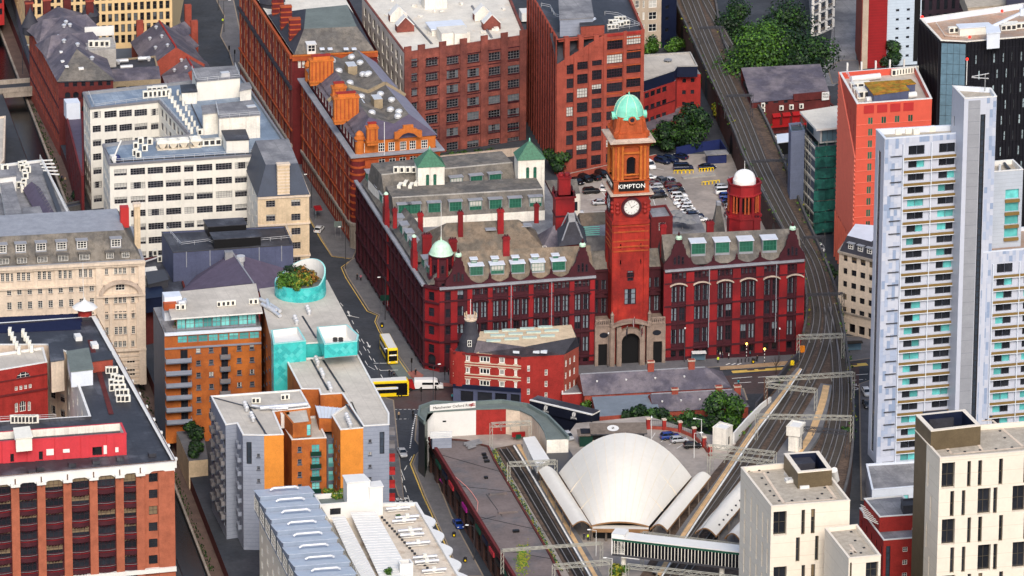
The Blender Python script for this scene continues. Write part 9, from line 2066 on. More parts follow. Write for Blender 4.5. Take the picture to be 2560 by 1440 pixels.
tree(2090,880,6,2.,'bush beside the railway curve below the beige block',('leaf','leaf_l','leaf_d'),n=900);tree(2120,1120,6.,1.8,'bush on the viaduct edge near the student tower',('leaf','leaf_l','leaf_d'),n=800,z0=3);tree(2080,700,5.,1.8,'dark bush beside the railway above the beige block',('leaf_d','leaf','leaf_d'),n=700,z0=3);tree(190,500,3.,1.4,'ivy clump by the towpath wall',('leaf_d','leaf','leaf_d'),n=400,z0=-2.9,name='shrub')
for i in range(7):tree(1020+i*35,405-i*3,1.6,2.2,'weedy bush %s along the yard wall behind the hotel'%ORD[i],('leaf','leaf_l','leaf_d'),n=350,name='shrub',group='weeds behind the hotel',leaf=.35)
# vehicles
CARCOL={'white':(.75,.75,.74),'silver':(.42,.43,.45),'grey':(.12,.125,.135),'black':(.012,.012,.015),'navy':(.012,.022,.075),'blue':(.02,.06,.3),'red':(.42,.015,.015),'maroon':(.12,.012,.02),'yellow':(.8,.55,.01)}
for k,c in CARCOL.items():mk('car_'+k,c,0,1.,.25,spec=.6)
mk('tyre',(.015,.015,.016),0,1.,.8);mk('carglass',(.012,.016,.022),0,1.,.06,spec=.8);mk('taillamp',(.45,.01,.01),0,1.,.3);mk('headlamp',(.8,.8,.78),0,1.,.2)
CB={}
def carmesh(kind,col):
 k=(kind,col)
 if k in CB:return CB[k]
 L,W,Hh,prof={'hatch':(4.1,1.76,1.48,[(-2.05,.62,.85),(-2.,.9,.98),(-1.2,.9,.98),(.75,.9,.95),(1.75,.86,.78),(2.05,.7,.62)]),'saloon':(4.6,1.82,1.44,[(-2.3,.64,.8),(-2.2,.88,.98),(-1.4,.91,.98),(.8,.91,.95),(1.95,.86,.76),(2.3,.7,.6)]),'suv':(4.5,1.88,1.68,[(-2.25,.7,.95),(-2.2,.92,1.1),(-1.2,.94,1.1),(.9,.94,1.08),(1.95,.9,.95),(2.25,.76,.75)]),'van':(5.2,1.98,2.,[(-2.6,.9,1.2),(-2.55,.99,1.3),(-1.2,.99,1.3),(1.3,.99,1.25),(2.3,.92,1.05),(2.6,.8,.8)])}[kind]
 m=MB();c='car_'+col;secs=[]
 for x,hw,zt in prof:secs.append([(x,-hw*.92,.28),(x,-hw,.5),(x,-hw,zt*.8),(x,-hw*.93,zt),(x,hw*.93,zt),(x,hw,zt*.8),(x,hw,.5),(x,hw*.92,.28)])
 for a,b in zip(secs,secs[1:]):m.faces(a+b,[(i,i+8,i+9,i+1)for i in range(7)]+[(7,15,8,0)],c,True)
 m.poly(secs[0],c);m.poly(secs[-1][::-1],c)
 zb=prof[2][2];rx0,rx1={'hatch':(-1.55,.35),'saloon':(-1.0,.35),'suv':(-1.75,.35),'van':(-2.35,1.1)}[kind];bx0,bx1={'hatch':(-2.,1.05),'saloon':(-1.8,1.1),'suv':(-2.15,1.1),'van':(-2.5,1.75)}[kind];tw=prof[2][1]
 low=[(bx0,-tw*.9,zb),(bx1,-tw*.9,zb-.02),(bx1,tw*.9,zb-.02),(bx0,tw*.9,zb)];hi=[(rx0,-tw*.74,Hh-.05),(rx1,-tw*.74,Hh-.05),(rx1,tw*.74,Hh-.05),(rx0,tw*.74,Hh-.05)]
 gl=MB();gl.faces(low+hi,[(0,1,5,4),(1,2,6,5),(2,3,7,6),(3,0,4,7)],'carglass')
 m.faces([(x,y*1.02,z)for x,y,z in hi]+[(x*.96,y*.9,Hh)for x,y,z in hi],[(0,1,5,4),(1,2,6,5),(2,3,7,6),(3,0,4,7),(4,5,6,7)],c,True)
 for lo,h_ in zip(low,hi):m.beam(lo,h_,.07,.07,c)
 if kind in('hatch','suv','saloon'):
  xm=(rx0+rx1)/2
  for s in(-1,1):m.beam((xm,s*tw*.9,zb),(xm,s*tw*.75,Hh-.05),.06,.08,c)
 for s in(-1,1):m.box(.75,.95,s*tw*1.0-(.1 if s<0 else 0),s*tw*1.0+(.1 if s>0 else 0),zb,zb+.14,c)
 wh=MB();wh.lathe((0,0,0),[(.18,-.1),(.32,-.1),(.33,.1),(.2,.12),(.18,.08),(.02,.09)],'tyre',12,ms=['tyre','tyre','tyre','steel_l','steel_l'])
 wh.v=[(x,-z,y)for x,y,z in wh.v]
 hl=MB().box(-.1,.06,-.17,.17,-.07,.07,'headlamp');tl=MB().box(-.05,.05,-.15,.15,-.09,.1,'taillamp')
 CB[k]=(m.mesh('body'),gl.mesh('windows'),wh.mesh('wheel'),hl.mesh('headlight'),tl.mesh('taillight'),L,W,prof);return CB[k]
def car(px,py,rz,kind,col,label,group=None,z0=0.,sc=1.):
 body,gl,wh,hl,tl,L,W,prof=carmesh(kind,col);p=P(px,py,z0+.01);T=Thing('parked_car' if group else 'car',label,'van' if kind=='van' else 'car',p,group,R(rz));T.o.scale=(sc,sc,sc)
 for nm,me,locs in(('body',body,((0,0,0),)),('windows',gl,((0,0,0),)),('wheel',wh,((L*.31,W*.46,.32),(L*.31,-W*.46,.32),(-L*.31,W*.46,.32),(-L*.31,-W*.46,.32))),('headlight',hl,((L/2-.12,W*.32,.66 if kind!='van' else .8),(L/2-.12,-W*.32,.66 if kind!='van' else .8))),('taillight',tl,((-L/2+.03,W*.36,.78),(-L/2+.03,-W*.36,.78)))):
  for q in locs:
   o=link(nm,me);o.location=q
   if nm=='body':bo=o
   o.parent=T.o if nm in('body','wheel')else bo
   if nm=='wheel' and q[1]<0:o.rotation_euler.z=math.pi
 return T
GC='cars in the hotel car park'
lots=(('row along the back wall',-52,((1444,459,'hatch','black'),(1464,452,'suv','black'),(1486,448,'hatch','black'),(1506,441,'suv','black'))),('row beside the tower',14,((1624,449,'hatch','white'),(1630,462,'hatch','maroon'),(1637,472,'hatch','silver'),(1640,484,'saloon','navy'),(1646,494,'saloon','black'))),('middle row',12,((1682,468,'suv','maroon'),(1689,478,'saloon','navy'),(1693,487,'hatch','black'),(1697,495,'suv','white'),(1702,503,'hatch','white'),(1706,512,'saloon','white'),(1712,520,'hatch','white'),(1719,528,'hatch','white'),(1726,536,'saloon','silver'),(1737,545,'suv','navy'),(1748,554,'saloon','white'))),('viaduct row',12,((1808,474,'suv','silver'),(1819,496,'suv','blue'),(1823,505,'hatch','blue'),(1827,514,'saloon','black'),(1831,523,'hatch','silver'),(1835,532,'hatch','red'),(1833,541,'saloon','black'),(1837,549,'suv','white'),(1838,557,'hatch','silver'),(1840,565,'saloon','navy'))),('far rank by the blue fence',-38,((1656,407,'suv','navy'),(1676,404,'suv','navy'),(1700,396,'saloon','navy'))))
for rown,rz,L in lots:
 for i,(x,y,k,c)in enumerate(L):
  car(x,y,rz+RND.uniform(-3,3)+(180 if RND.random()<.3 else 0),k,c,'%s %s, %s from top in the car park %s'%(c,{'hatch':'hatchback','saloon':'saloon car','suv':'tall car','van':'van'}[k],ORD[i],rown),GC)
car(1478,483,12,'suv','black','black estate car alone in the left bay of the hotel car park',GC);car(1502,511,10,'saloon','silver','silver car alone nearest the great chimney in the car park',GC);car(1510,474,80,'hatch','white','white car half hidden behind the clock tower in the car park',GC)
car(1657,460,-62,'suv','grey','grey tall car angled by the yellow barrier in the car park',GC);car(1678,458,-55,'hatch','silver','silver hatchback angled beside the grey tall car in the car park',GC);car(1622,418,-65,'van','white','white van behind the clock tower in the car park',GC);car(1708,425,8,'van','navy','navy van beside the yellow barriers in the car park',GC);car(1768,422,14,'saloon','navy','navy car by the blue shelter in the car park',GC);car(1813,485,12,'van','white','white van in the right row under the viaduct',GC);car(1451,540,90,'hatch','white','white car beside the rear white wing of the hotel',GC)
car(798,578,-104+180,'hatch','white','white hatchback parked on the left of the side street below the corner office');car(1006,1137,-78,'saloon','silver','silver and black car driving up the street past the orange apartments');car(1146,1316,-76,'saloon','blue','blue car parked against the railway arches')
car(1675,1097,14,'suv','blue','blue car in the station car park',None,7.02);car(1698,1105,14,'hatch','silver','small silver hatchback in the station car park',None,7.02);car(1731,1119,8,'hatch','black','black hatchback in the station car park',None,7.02)
car(2166,986,-82,'hatch','white','white car parked beside the white and blue tower');car(2168,1016,-82,'saloon','grey','dark grey car parked below the white one by the tower');car(1420,1096,-70,'hatch','silver','silver car behind the curved station roof',None,7.02);car(2050,625,-75,'hatch','white','white car under the scaffolded block')
def bus(px,py,rz,label):
 T=Thing('double_decker_bus',label,'bus',P(px,py,.01),'yellow buses at the junction',R(rz));L,W=10.6,2.5;m=MB();h=4.15
 sec=lambda x,w,z0,z1,t:[(x,-w,z0),(x,w,z0),(x,w,z1-t),(x,w-t,z1),(x,-w+t,z1),(x,-w,z1-t)]
 ss=[sec(-L/2,W/2-.05,.3,h-.1,.2),sec(-L/2+.15,W/2,.3,h,.22),sec(L/2-.35,W/2,.3,h,.22),sec(L/2-.02,W/2-.08,.3,h-.35,.3)]
 for a,b in zip(ss,ss[1:]):m.faces(a+b,[(i,i+6,(i+1)%6+6,(i+1)%6)for i in range(6)],'yellow')
 m.poly(ss[0],'yellow');m.poly(ss[-1][::-1],'yellow');bo=T.loc('body',m)
 m=MB();m.box(-L/2+.3,L/2-.5,-W/2+.2,W/2-.2,h,h+.03,'white');T.loc('roof_panel',m)
 for s in(-1,1):
  for z0,z1 in((1.15,2.05),(2.75,3.55)):m=MB();m.box(-L/2+.5,L/2-.5,s*W/2-(.015 if s>0 else .015),s*W/2+.015,z0,z1,'busblack');T.loc('side_windows',m,bo)
 m=MB();m.box(L/2-.06,L/2+.02,-W/2+.22,W/2-.22,.95,2.25,'busblack');T.loc('windscreen',m,bo);m=MB();m.box(L/2-.1,L/2+.01,-W/2+.22,W/2-.22,2.65,3.6,'busblack');T.loc('upper_windscreen',m,bo);m=MB();m.box(L/2-.02,L/2+.03,-.8,.8,2.3,2.58,'lampw');T.loc('destination_sign',m,bo);m=MB();m.box(-L/2-.02,-L/2+.05,-W/2+.3,W/2-.3,1.1,3.4,'busblack');T.loc('rear_window',m,bo)
 m=MB();m.box(L/2-3.,L/2-.4,-W/2-.018,-W/2+.1,.5,3.2,'busblack');T.loc('door_panel',m);m=MB();m.box(-L/2+1,L/2-2.6,-W/2-.02,W/2+.02,2.12,2.66,'clad_pale');T.loc('advert_band',m)
 wh=MB();wh.lathe((0,0,0),[(.25,-.15),(.48,-.15),(.49,.15),(.3,.17),(.02,.12)],'tyre',14);wh.v=[(x,-z,y)for x,y,z in wh.v];me=wh.mesh('wheel')
 for x in(-L*.27,L*.3):
  for s in(-1,1):o=link('wheel',me);o.parent=T.o;o.location=(x,s*(W/2-.12),.49);o.rotation_euler.z=0 if s>0 else math.pi
 for s in(-1,1):o=link('headlight',MB().box(-.04,.06,-.2,.2,-.1,.1,'headlamp').mesh('headlight'));o.parent=T.o;o.location=(L/2-.02,s*.85,.72)
bus(972,893,-78,'yellow double decker bus waiting on the side street facing the junction');bus(965,990,8,'yellow double decker bus crossing the junction, half hidden by the apartments')
def boxtruck(px,py,rz,label,cab,box,L=6.5,h=3.2,kind='lorry'):
 T=Thing(kind,label,kind,P(px,py,.01),None,R(rz));m=MB();m.box(-L/2,L/2-1.9,-1.1,1.1,.8,h,box);m.box(-L/2+.02,L/2-1.92,-1.08,1.08,h,h+.04,'white');T.loc('box_body',m)
 m=MB();m.faces([(L/2-1.85,-1,.5),(L/2,-1,.5),(L/2,1,.5),(L/2-1.85,1,.5),(L/2-1.8,-1,2.3),(L/2-.5,-.95,2.3),(L/2-.5,.95,2.3),(L/2-1.8,1,2.3)],[(0,1,5,4),(1,2,6,5),(2,3,7,6),(3,0,4,7),(4,5,6,7)],cab);T.loc('cab',m);m=MB();m.poly([(L/2-.32,-.85,1.35),(L/2-.32,.85,1.35),(L/2-.5,.8,2.15),(L/2-.5,-.8,2.15)],'carglass');T.loc('windscreen',m)
 wh=MB();wh.lathe((0,0,0),[(.25,-.13),(.42,-.13),(.42,.13),(.25,.15),(.02,.1)],'tyre',12);wh.v=[(x,-z,y)for x,y,z in wh.v];me=wh.mesh('wheel')
 for x in(-L*.28,L*.3):
  for s in(-1,1):o=link('wheel',me);o.parent=T.o;o.location=(x,s*.95,.42)
boxtruck(1008,975,8,'red and white box lorry squeezed between the bus and white van','car_red','redpaint',5.5,2.9);boxtruck(1309,52,100,'white and red lorry in the alley at the top','car_red','white')
T=Thing('van','long white van with dark side window at the junction','van',P(1072,972,.01),None,R(2));L=6.9;m=MB();ss=[]
for x,w_,z1 in((-L/2,.95,2.5),(-L/2+.2,1.,2.6),(L/2-2.,1.,2.6),(L/2-1.5,.98,2.35),(L/2-.9,.97,1.4),(L/2-.1,.9,1.1),(L/2,.8,.8)):ss.append([(x,-w_,.4),(x,w_,.4),(x,w_,z1*.75),(x,w_*.86,z1),(x,-w_*.86,z1),(x,-w_,z1*.75)])
for a,b in zip(ss,ss[1:]):m.faces(a+b,[(i,i+6,(i+1)%6+6,(i+1)%6)for i in range(6)],'car_white')
m.poly(ss[0],'car_white');m.poly(ss[-1][::-1],'car_white');T.loc('body',m);m=MB();m.poly([(L/2-1.42,-.8,2.2),(L/2-.85,-.85,1.42),(L/2-.85,.85,1.42),(L/2-1.42,.8,2.2)],'carglass');T.loc('windscreen',m)
for s in(-1,1):m=MB();m.box(-1.6,1.1,s*1.-.012,s*1.+.012,1.35,1.95,'carglass');m.box(1.4,2.3,s*.985-.02,s*.985+.02,1.35,1.95,'carglass');T.loc('side_window',m)
me=carmesh('suv','white')[2]
for x in(-L*.28,L*.31):
 for s in(-1,1):o=link('wheel',me);o.parent=T.o;o.location=(x,s*.9,.36);o.rotation_euler.z=0 if s>0 else math.pi
# car park behind the hotel
sheet('car_park',[P(x,y,.006)for x,y in((1405,600),(1430,470),(1520,430),(1620,405),(1700,385),(1830,385),(1905,470),(1985,640),(1900,700),(1600,700))],.006,'carpark')
for x0,y0,x1,y1 in((1468,500,1508,495),(1472,488,1500,478),(1505,480,1530,510),(1480,530,1520,528),(1640,420,1660,425),(1612,430,1640,520),(1640,450,1665,500)):stripe([(x0,y0),(x1,y1)],.14,'paint',None,.03)
T=Thing('brick_wall','low brick retaining wall between warehouse and hotel car park','wall',P(1480,440));g=MB();a,b=P(1415,452),P(1640,402);d=(b-a).normalized();n_=Vector((-d.y,d.x,0))*.25;g.prism([(p.x,p.y)for p in(a-n_,b-n_,b+n_,a+n_)],0,1.8,'brick_mid','stone_grey');T.add('wall',g)
T=Thing('yard_wall','long low wall behind the hotel rear range','wall',P(1150,405));g=MB();a,b=P(1000,420),P(1330,385);d=(b-a).normalized();n_=Vector((-d.y,d.x,0))*.25;g.prism([(p.x,p.y)for p in(a-n_,b-n_,b+n_,a+n_)],0,2.2,'stone_pale','stone_grey');T.add('wall',g)
T=Thing('site_hoarding','blue hoarding fence under the trees by the car park','fence',P(1760,390));g=MB()
pts=[P(x,y)for x,y in((1690,392),(1745,380),(1800,372),(1815,395))]
for a,b in zip(pts,pts[1:]):d=(b-a).normalized();n_=Vector((-d.y,d.x,0))*.12;g.prism([(p.x,p.y)for p in(a-n_,b-n_,b+n_,a+n_)],0,2.6,'bluefence')
T.add('panel',g)
for i,(x,y,lb)in enumerate(((1790,405,'blue shelter with grey flat roof at the car park edge'),(1838,470,'blue pay kiosk with grey roof under the viaduct'))):
 T=Thing('shelter',lb,'shelter',P(x,y));c=P(x,y);g=MB();g.obox(c,5. if i==0 else 2.6,2.4,0,2.4,.2,'bluefence');T.add('wall',g);g=MB();g.obox(c,6. if i==0 else 3.2,3.2,2.4,2.7,.2,'roof_grey');T.add('roof',g)
for i,(x0,y0,x1,y1)in enumerate(((1685,434,1735,433),(1748,430,1785,427),(1755,463,1800,458))):
 T=Thing('safety_barrier','yellow hooped safety barrier, %s in the hotel car park'%('left','upper right','lower right')[i],'barrier',P(x0,y0),'yellow barriers');a,b=P(x0,y0),P(x1,y1);n=5
 for k in range(n):
  p,q_=a.lerp(b,k/n),a.lerp(b,(k+.8)/n);g=MB();up=Vector((0,0,.9));g.tube(p,p+up,.1,'yellow',6);g.tube(q_,q_+up,.1,'yellow',6);g.tube(p+up,q_+up,.1,'yellow',6);T.add('hoop',g)
T=Thing('traffic_island','long pale concrete island in the hotel car park','island',P(1745,452));g=MB();a,b=P(1708,448),P(1790,440);d=(b-a).normalized();n_=Vector((-d.y,d.x,0));g.prism([(p.x,p.y)for p in(a,b,b+n_*1.4,a+n_*1.4)],0,.35,'concrete');T.add('slab',g)
for i,(x,y)in enumerate(((1690,553),(1702,560),(1718,565),(1706,574),(1690,572),(1725,578))):
 T=Thing('parasol','grey parasol, %s from the left on the rear terrace'%ORD[i],'parasol',P(x,y,4),'grey parasols');c=P(x,y,4);T.add('pole',MB().tube(c,c+Vector((0,0,2.8)),.05,'steel',5));g=MB();pts=[(c.x+1.7*math.cos(R(45*k+20)),c.y+1.7*math.sin(R(45*k+20)),c.z+2.4)for k in range(8)]
 for k in range(8):g.poly([pts[k],pts[(k+1)%8],(c.x,c.y,c.z+3.1)],'grey_cloth')
 T.add('canopy',g)
g=MB();g.prism([(p.x,p.y)for p in[P(x,y,4)for x,y in((1660,600),(1770,592),(1745,535),(1672,540))]],0,4,'brick_red','roof_grey');solo('rear_terrace',g,kind='structure')
T=Thing('slate_cone','tall slate cone roof with lead cap behind the right wing','roof',P(1790,600,10));c=P(1795,575,20);zt=ZV(c,509,1790);T.add('cone',MB().lathe((c.x,c.y,0),[(2.1,18),(2.1,20),(1.6,22.5),(1.0,zt-2.),(.7,zt)],'stonetile_g',4,FA+R(45),False));T.add('base',MB().lathe((c.x,c.y,0),[(2.1,0),(2.1,18)],'brick_red',4,FA+R(45),False));T.add('cap',MB().lathe((c.x,c.y,zt),[(.75,-.4),(.75,.5),(.5,.7)],'lead',4,FA+R(45),False))
# people
def body(pose):
 me=bpy.data.meshes.new('p');s=pose;V=[(0,0,.95),(0,0,1.15),(0,.02,1.38),(0,.01,1.52),(0,-.02,1.66),(-.1,0,.9),(-.11,-.1*s,.5),(-.11,.05+.14*s-.2*s*(s>0),.08),(.1,0,.9),(.11,.1*s,.5),(.11,.05-.22*s*.4,.08),(-.19,.02,1.4),(-.25,.08*s,1.12),(-.24,-.1+.05*s,.9),(.19,.02,1.4),(.25,-.08*s,1.12),(.24,-.1-.05*s,.9),(-.11,-.12,.05),(.11,-.12,.05),(0,-.02,1.76)]
 E=[(0,1),(1,2),(2,3),(3,4),(0,5),(5,6),(6,7),(0,8),(8,9),(9,10),(2,11),(11,12),(12,13),(2,14),(14,15),(15,16),(7,17),(10,18),(4,19)]
 me.from_pydata(V,E,[]);o=bpy.data.objects.new('p',me);COL.objects.link(o);o.modifiers.new('s','SKIN');o.modifiers.new('u','SUBSURF').levels=1
 rad=[.15,.14,.16,.06,.1,.1,.075,.05,.1,.075,.05,.07,.05,.035,.07,.05,.035,.035,.035,.07]
 for i,v in enumerate(me.skin_vertices[0].data):v.radius=(rad[i],rad[i]*.85);v.use_root=(i==0)
 dg=bpy.context.evaluated_depsgraph_get();m2=bpy.data.meshes.new_from_object(o.evaluated_get(dg));bpy.data.objects.remove(o);return m2
PB=[body(1.),body(-1.),body(.25)]
for k,c in(('skin',(.45,.28,.2)),('hairdark',(.02,.015,.012)),('cl_black',(.015,.015,.018)),('cl_navy',(.02,.03,.07)),('cl_white',(.7,.7,.68)),('cl_teal',(.03,.3,.35)),('cl_pink',(.5,.15,.2)),('cl_grey',(.15,.15,.16)),('cl_jean',(.05,.08,.16)),('cl_tan',(.4,.28,.16))):mk(k,c,.1,3.,.85)
PMC={}
def person(px,py,rz,top,leg,label,z0=.12,pose=None,group=None):
 pose=RND.randrange(3)if pose is None else pose;k=(pose,top,leg)
 if k not in PMC:
  me=PB[pose].copy();me.materials.clear()
  for mm in(leg,top,'skin','hairdark','cl_black'):me.materials.append(MATS[mm])
  for f in me.polygons:
   z=f.center.z;x=abs(f.center.x);f.material_index=4 if z<.1 else 0 if z<.93 and x<.2 else 2 if(z<.98 and x>=.2)else 1 if z<1.5 else 3 if(z>1.7 or f.center.y>.02)else 2;f.use_smooth=True
  PMC[k]=me
 o=link('person',PMC[k],label,'person',group);o.location=P(px,py,z0);o.rotation_euler.z=R(rz);return o
for a in((893,700,20,'cl_black','cl_black','person in a black coat on the pavement, left of a pair by the hotel flank'),(902,702,200,'cl_pink','cl_black','person in a dark pink top beside the one in the black coat'),(973,940,60,'cl_black','cl_black','leftmost of three people crossing behind the bus'),(979,944,60,'cl_navy','cl_black','middle of three people crossing behind the bus'),(985,948,60,'cl_black','cl_jean','rightmost of three people crossing behind the bus'),(1039,938,0,'cl_black','cl_black','person in black waiting at the pavement corner'),(1112,937,90,'cl_grey','cl_black','person in grey walking below the corner turret'),(1121,938,90,'cl_black','cl_black','person in black walking below the corner turret'),(997,1046,30,'cl_tan','cl_black','left person in the middle of the crossing'),(1032,1042,200,'cl_black','cl_black','person standing on the kerb at the junction'),(1033,1050,190,'cl_black','cl_black','person beside the curved station corner'),(1131,1000,20,'cl_teal','cl_navy','person at the foot of the corner building'),(1075,1180,10,'cl_black','cl_black','lone person on the pavement by the graffiti wall'),(1800,895,90,'cl_white','cl_jean','person in white walking past the hotel, left of a pair'),(1806,896,90,'cl_grey','cl_navy','person in grey walking past the hotel, right of a pair'),(1793,893,80,'cl_navy','cl_black','person in navy by the bus shelter'),(1822,898,270,'cl_white','cl_black','person with white top striding along the hotel front'),(1875,893,90,'cl_teal','cl_black','person in teal by the left striped beacon'),(1893,905,0,'cl_black','cl_black','person by the litter bin on the crossing island'),(155,452,10,'cl_navy','cl_black','person in navy walking on the canal towpath'),(163,458,10,'cl_tan','cl_grey','person in tan walking on the canal towpath'),(1846,965,180,'cl_teal','cl_black','person in teal at the end of the slate cottages'),(1460,1350,0,'cl_navy','cl_black','passenger on the left under the shell roof mouth'),(1470,1352,30,'hivis','cl_navy','station worker in hi-vis under the shell roof mouth'),(1478,1351,300,'cl_grey','cl_black','passenger on the right under the shell roof mouth'),(557,60,0,'hivis','cl_navy','worker in hi-vis on the top left pavement'),(1360,392,30,'cl_pink','cl_black','person in the alley between the brick warehouses'),(773,882,40,'hivis','hiviso','roof worker in hi-vis between the turquoise boxes'),(1795,908,10,'hivis','cl_black','steward in hi-vis near the bus shelter')):
 z=-2.9 if a[0]in(155,163)else 7.02 if a[1]in(1350,1352,1351)else 28. if a[0]==773 else .12
 if a[0]==773:z=27.9
 person(*a,z0=z)
# street furniture
def lamp(px,py,h,rz,label,z0=.12,m='steel_d'):
 c=P(px,py,z0);T=Thing('street_lamp',label,'street lamp',c,'street lamps');T.add('post',MB().tube(c,c+Vector((0,0,h)),.11,m,7,.06));d=Vector((math.cos(R(rz)),math.sin(R(rz)),0));g=MB();g.beam(c+Vector((0,0,h)),c+Vector((0,0,h+.2))+d*1.4,.07,.07,m);T.add('arm',g);g=MB();g.obox(c+d*1.6,.7,.3,c.z+h+.12,c.z+h+.28,R(rz),'lampw');T.add('lantern',g)
for i,a in enumerate(((864,672,11,200,'tall dark street lamp on the side street corner'),(963,800,11,200,'street lamp beside the bus lane'),(948,985,11,20,'black street lamp in front of the yellow bus'),(1083,1005,9,30,'street lamp on the kerb by the station corner'),(1520,918,9,270,'street lamp in front of the hotel portal'),(1711,905,9,270,'street lamp near the hotel right wing'),(1947,906,9,270,'street lamp near the railway bridge'),(779,520,9,200,'street lamp beside the bus stop on the side street'),(1086,1175,7,170,'street lamp by the arches graffiti'),(1185,1400,8,170,'street lamp at the lower end of the arches'),(560,80,9,0,'street lamp at the top left junction'),(2084,166,11,180,'dark street lamp by the curving road at the top right'),(546,25,8,0,'short street lamp at the far top left'),(57,185,8,0,'street lamp by the canal bridge'))):lamp(*a)
for a in((1628,1100,6,270,'white lamp post in the station car park, left'),(1753,1110,6,180,'white lamp post in the station car park, right'),(1735,1145,6,0,'white lamp post beside the shell roof'),(1490,1390,6,180,'white lamp post on the concourse'),(1530,1450,5,180,'white lamp post at the bottom of the platform')):lamp(*a,z0=7.,m='white')
def signal(px,py,label):
 c=P(px,py,.12);T=Thing('traffic_light',label,'traffic light',c,'traffic lights');T.add('post',MB().tube(c,c+Vector((0,0,3.2)),.07,'black',6));g=MB();g.obox(c,.35,.35,c.z+2.4,c.z+3.5,.3,'black');T.add('head',g)
for a in((1029,930,'traffic light at the hotel corner'),(1053,1003,'traffic light by the station corner'),(573,145,'traffic light at the top left junction'),(587,155,'traffic light right of the first one at the top left'),(957,880,'traffic light opposite the bus'),(1112,950,'traffic light beside the white van'),(1089,1000,'traffic light on the junction island')):signal(*a)
for i,(x,y)in enumerate(((1866,895),(1911,908))):
 c=P(x,y,.12);T=Thing('belisha_beacon','black and white striped crossing beacon, %s'%('left' if i==0 else 'right'),'beacon',c,'crossing beacons');g=MB()
 for k in range(8):g.tube(c+Vector((0,0,.42*k)),c+Vector((0,0,.42*(k+1))),.09,'white' if k%2 else 'black',7)
 T.add('pole',g);T.add('globe',MB().lathe(c+Vector((0,0,3.36)),[(.1,0),(.25,.15),(.28,.3),(.18,.48),(0,.55)],'amber',10))
def busstop(px,py,rz,w,label,m='white'):
 c=P(px,py,.12);T=Thing('bus_shelter',label,'bus shelter',c,None,R(rz));m_=MB();m_.box(-w/2,w/2,-.9,.9,2.4,2.52,m);T.loc('roof',m_);m_=MB();m_.box(-w/2,w/2,.8,.84,.2,2.3,'gl_steel');T.loc('glass_back',m_)
 for x in(-w/2+.1,w/2-.1):m_=MB();m_.box(x-.05,x+.05,.75,.85,0,2.4,'steel');T.loc('post',m_)
busstop(1747,905,6,3.4,'white roofed bus shelter in front of the hotel right wing');busstop(795,543,100,3.6,'red roofed bus shelter on the side street','redpaint');busstop(930,695,100,4.,'dark bus shelter against the hotel flank','steel_d');busstop(2130,880,10,5.,'black roofed shelter under the beige corner block','black');busstop(1112,1228,-72,3.,'purple advert shelter by the railway arches','magenta')
for x,y,lb in((1883,908,'black litter bin on the crossing island'),(955,818,'black litter bin on the kerb behind the bus'),(1135,1342,'black litter bin with yellow label by the arches'),(1163,1405,'black cabinet at the lower end of the arches')):
 c=P(x,y,.12);T=Thing('litter_bin',lb,'bin',c);T.add('body',MB().lathe(c,[(.35,0),(.4,1.),(.3,1.15)],'black',8));T.add('label_panel',MB().obox(c+Vector((0,-.38,0)),.35,.06,c.z+.3,c.z+.7,0,'yellow'))
for x,y,w_,h_,m,lb in((845,596,2.,1.6,'green_grey','green road sign on two posts by the side street'),(962,780,2.2,1.4,'bottle','green road sign above the bus lane')):
 c=P(x,y,.12);T=Thing('road_sign',lb,'sign',c);
 for s in(-.7,.7):T.add('post',MB().tube(c+Vector((s,0,0)),c+Vector((s,0,3.2)),.06,'steel',6))
 T.add('panel',MB().obox(c-Vector((0,.1,0)),w_,.1,c.z+3,c.z+3+h_,R(8),m))
T=Thing('traffic_bollards','row of small white bollards round the hotel front kerb','bollards',P(1900,905));
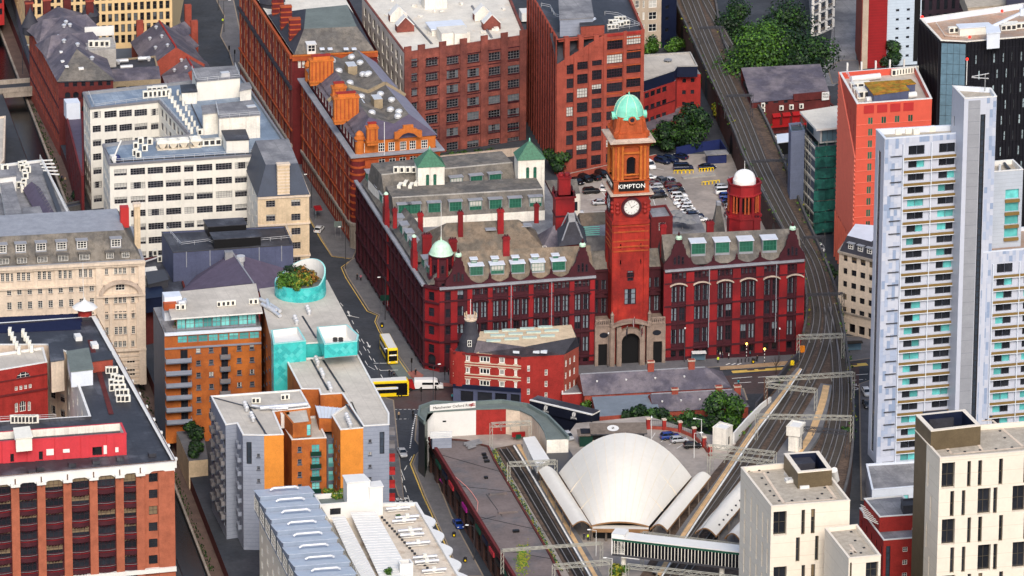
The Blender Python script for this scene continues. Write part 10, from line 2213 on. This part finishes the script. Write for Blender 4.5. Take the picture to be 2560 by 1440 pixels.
for i in range(6):T.inst('bollard',BC.setdefault('boll',MB().lathe((0,0,0),[(.1,0),(.1,.9),(0,1.)],'black',6)),P(1845+i*9,907-i*.8,.12),0)
T.done()
for i,(x,y)in enumerate(((1640,880),(1655,888))):
 tree(x,y+14,2.2,1.2,'green planted archway display beside the hotel entrance, %s'%('left' if i==0 else 'right'),('leaf_d','leaf','leaf_y'),n=500,name='shrub',leaf=.3)
T=Thing('bare_tree','small leafless street tree by the railway bridge','tree',P(1940,935));c=P(1940,935);g=MB();g.tube(c,c+Vector((0,0,2.2)),.12,'bark',6,.08)
for k in range(9):a=k*2.4;g.tube(c+Vector((0,0,1.6+.1*k)),c+Vector((1.2*math.cos(a),1.2*math.sin(a),3.+.25*k)),.06,'bark',4,.02)
T.add('trunk',g)
T=Thing('equipment_cabinet','orange cabinet beside the track at the hotel corner','cabinet',P(2005,880,ZT));T.add('body',MB().obox(P(2005,880,ZT),1.2,.8,ZT,ZT+1.5,.2,'hiviso'))
T=Thing('equipment_cabinet','small yellow box at the end of the through platform','cabinet',P(1980,912,8.5));T.add('body',MB().obox(P(1980,912,8.5),.9,.7,8.5,9.5,.2,'yellow'))
T=Thing('buffer_stop','red and green painted buffer stop at the bay platform end','buffer stop',P(1295,1095,7.3));c=P(1296,1098,7.3);g=MB();g.obox(c,3.,.6,8.,9.,.2,'redpaint');g.obox(c+Vector((0,-.4,0)),1.2,.4,7.6,8.6,.2,'green_paint');T.add('beam',g);g=MB();g.beam(c+Vector((-1,0,0)),c+Vector((-1,2,1)),.2,.2,'rust');g.beam(c+Vector((1,0,0)),c+Vector((1,2,1)),.2,.2,'rust');T.add('strut',g)
for i,(x0,y0,x1,y1)in enumerate(((1160,1108,1200,1098),(1165,1112,1205,1104),(1170,1118,1190,1112))):
 g=MB();[g.beam(P(x0,y0+k,8.8),P(x1,y1+k,8.8),.25,.3,'steel')for k in(0,3)];solo('steel_girders',g,label='stack of grey steel girders on the slab roof, %s'%ORD[i],cat='girders',group='girder stacks')
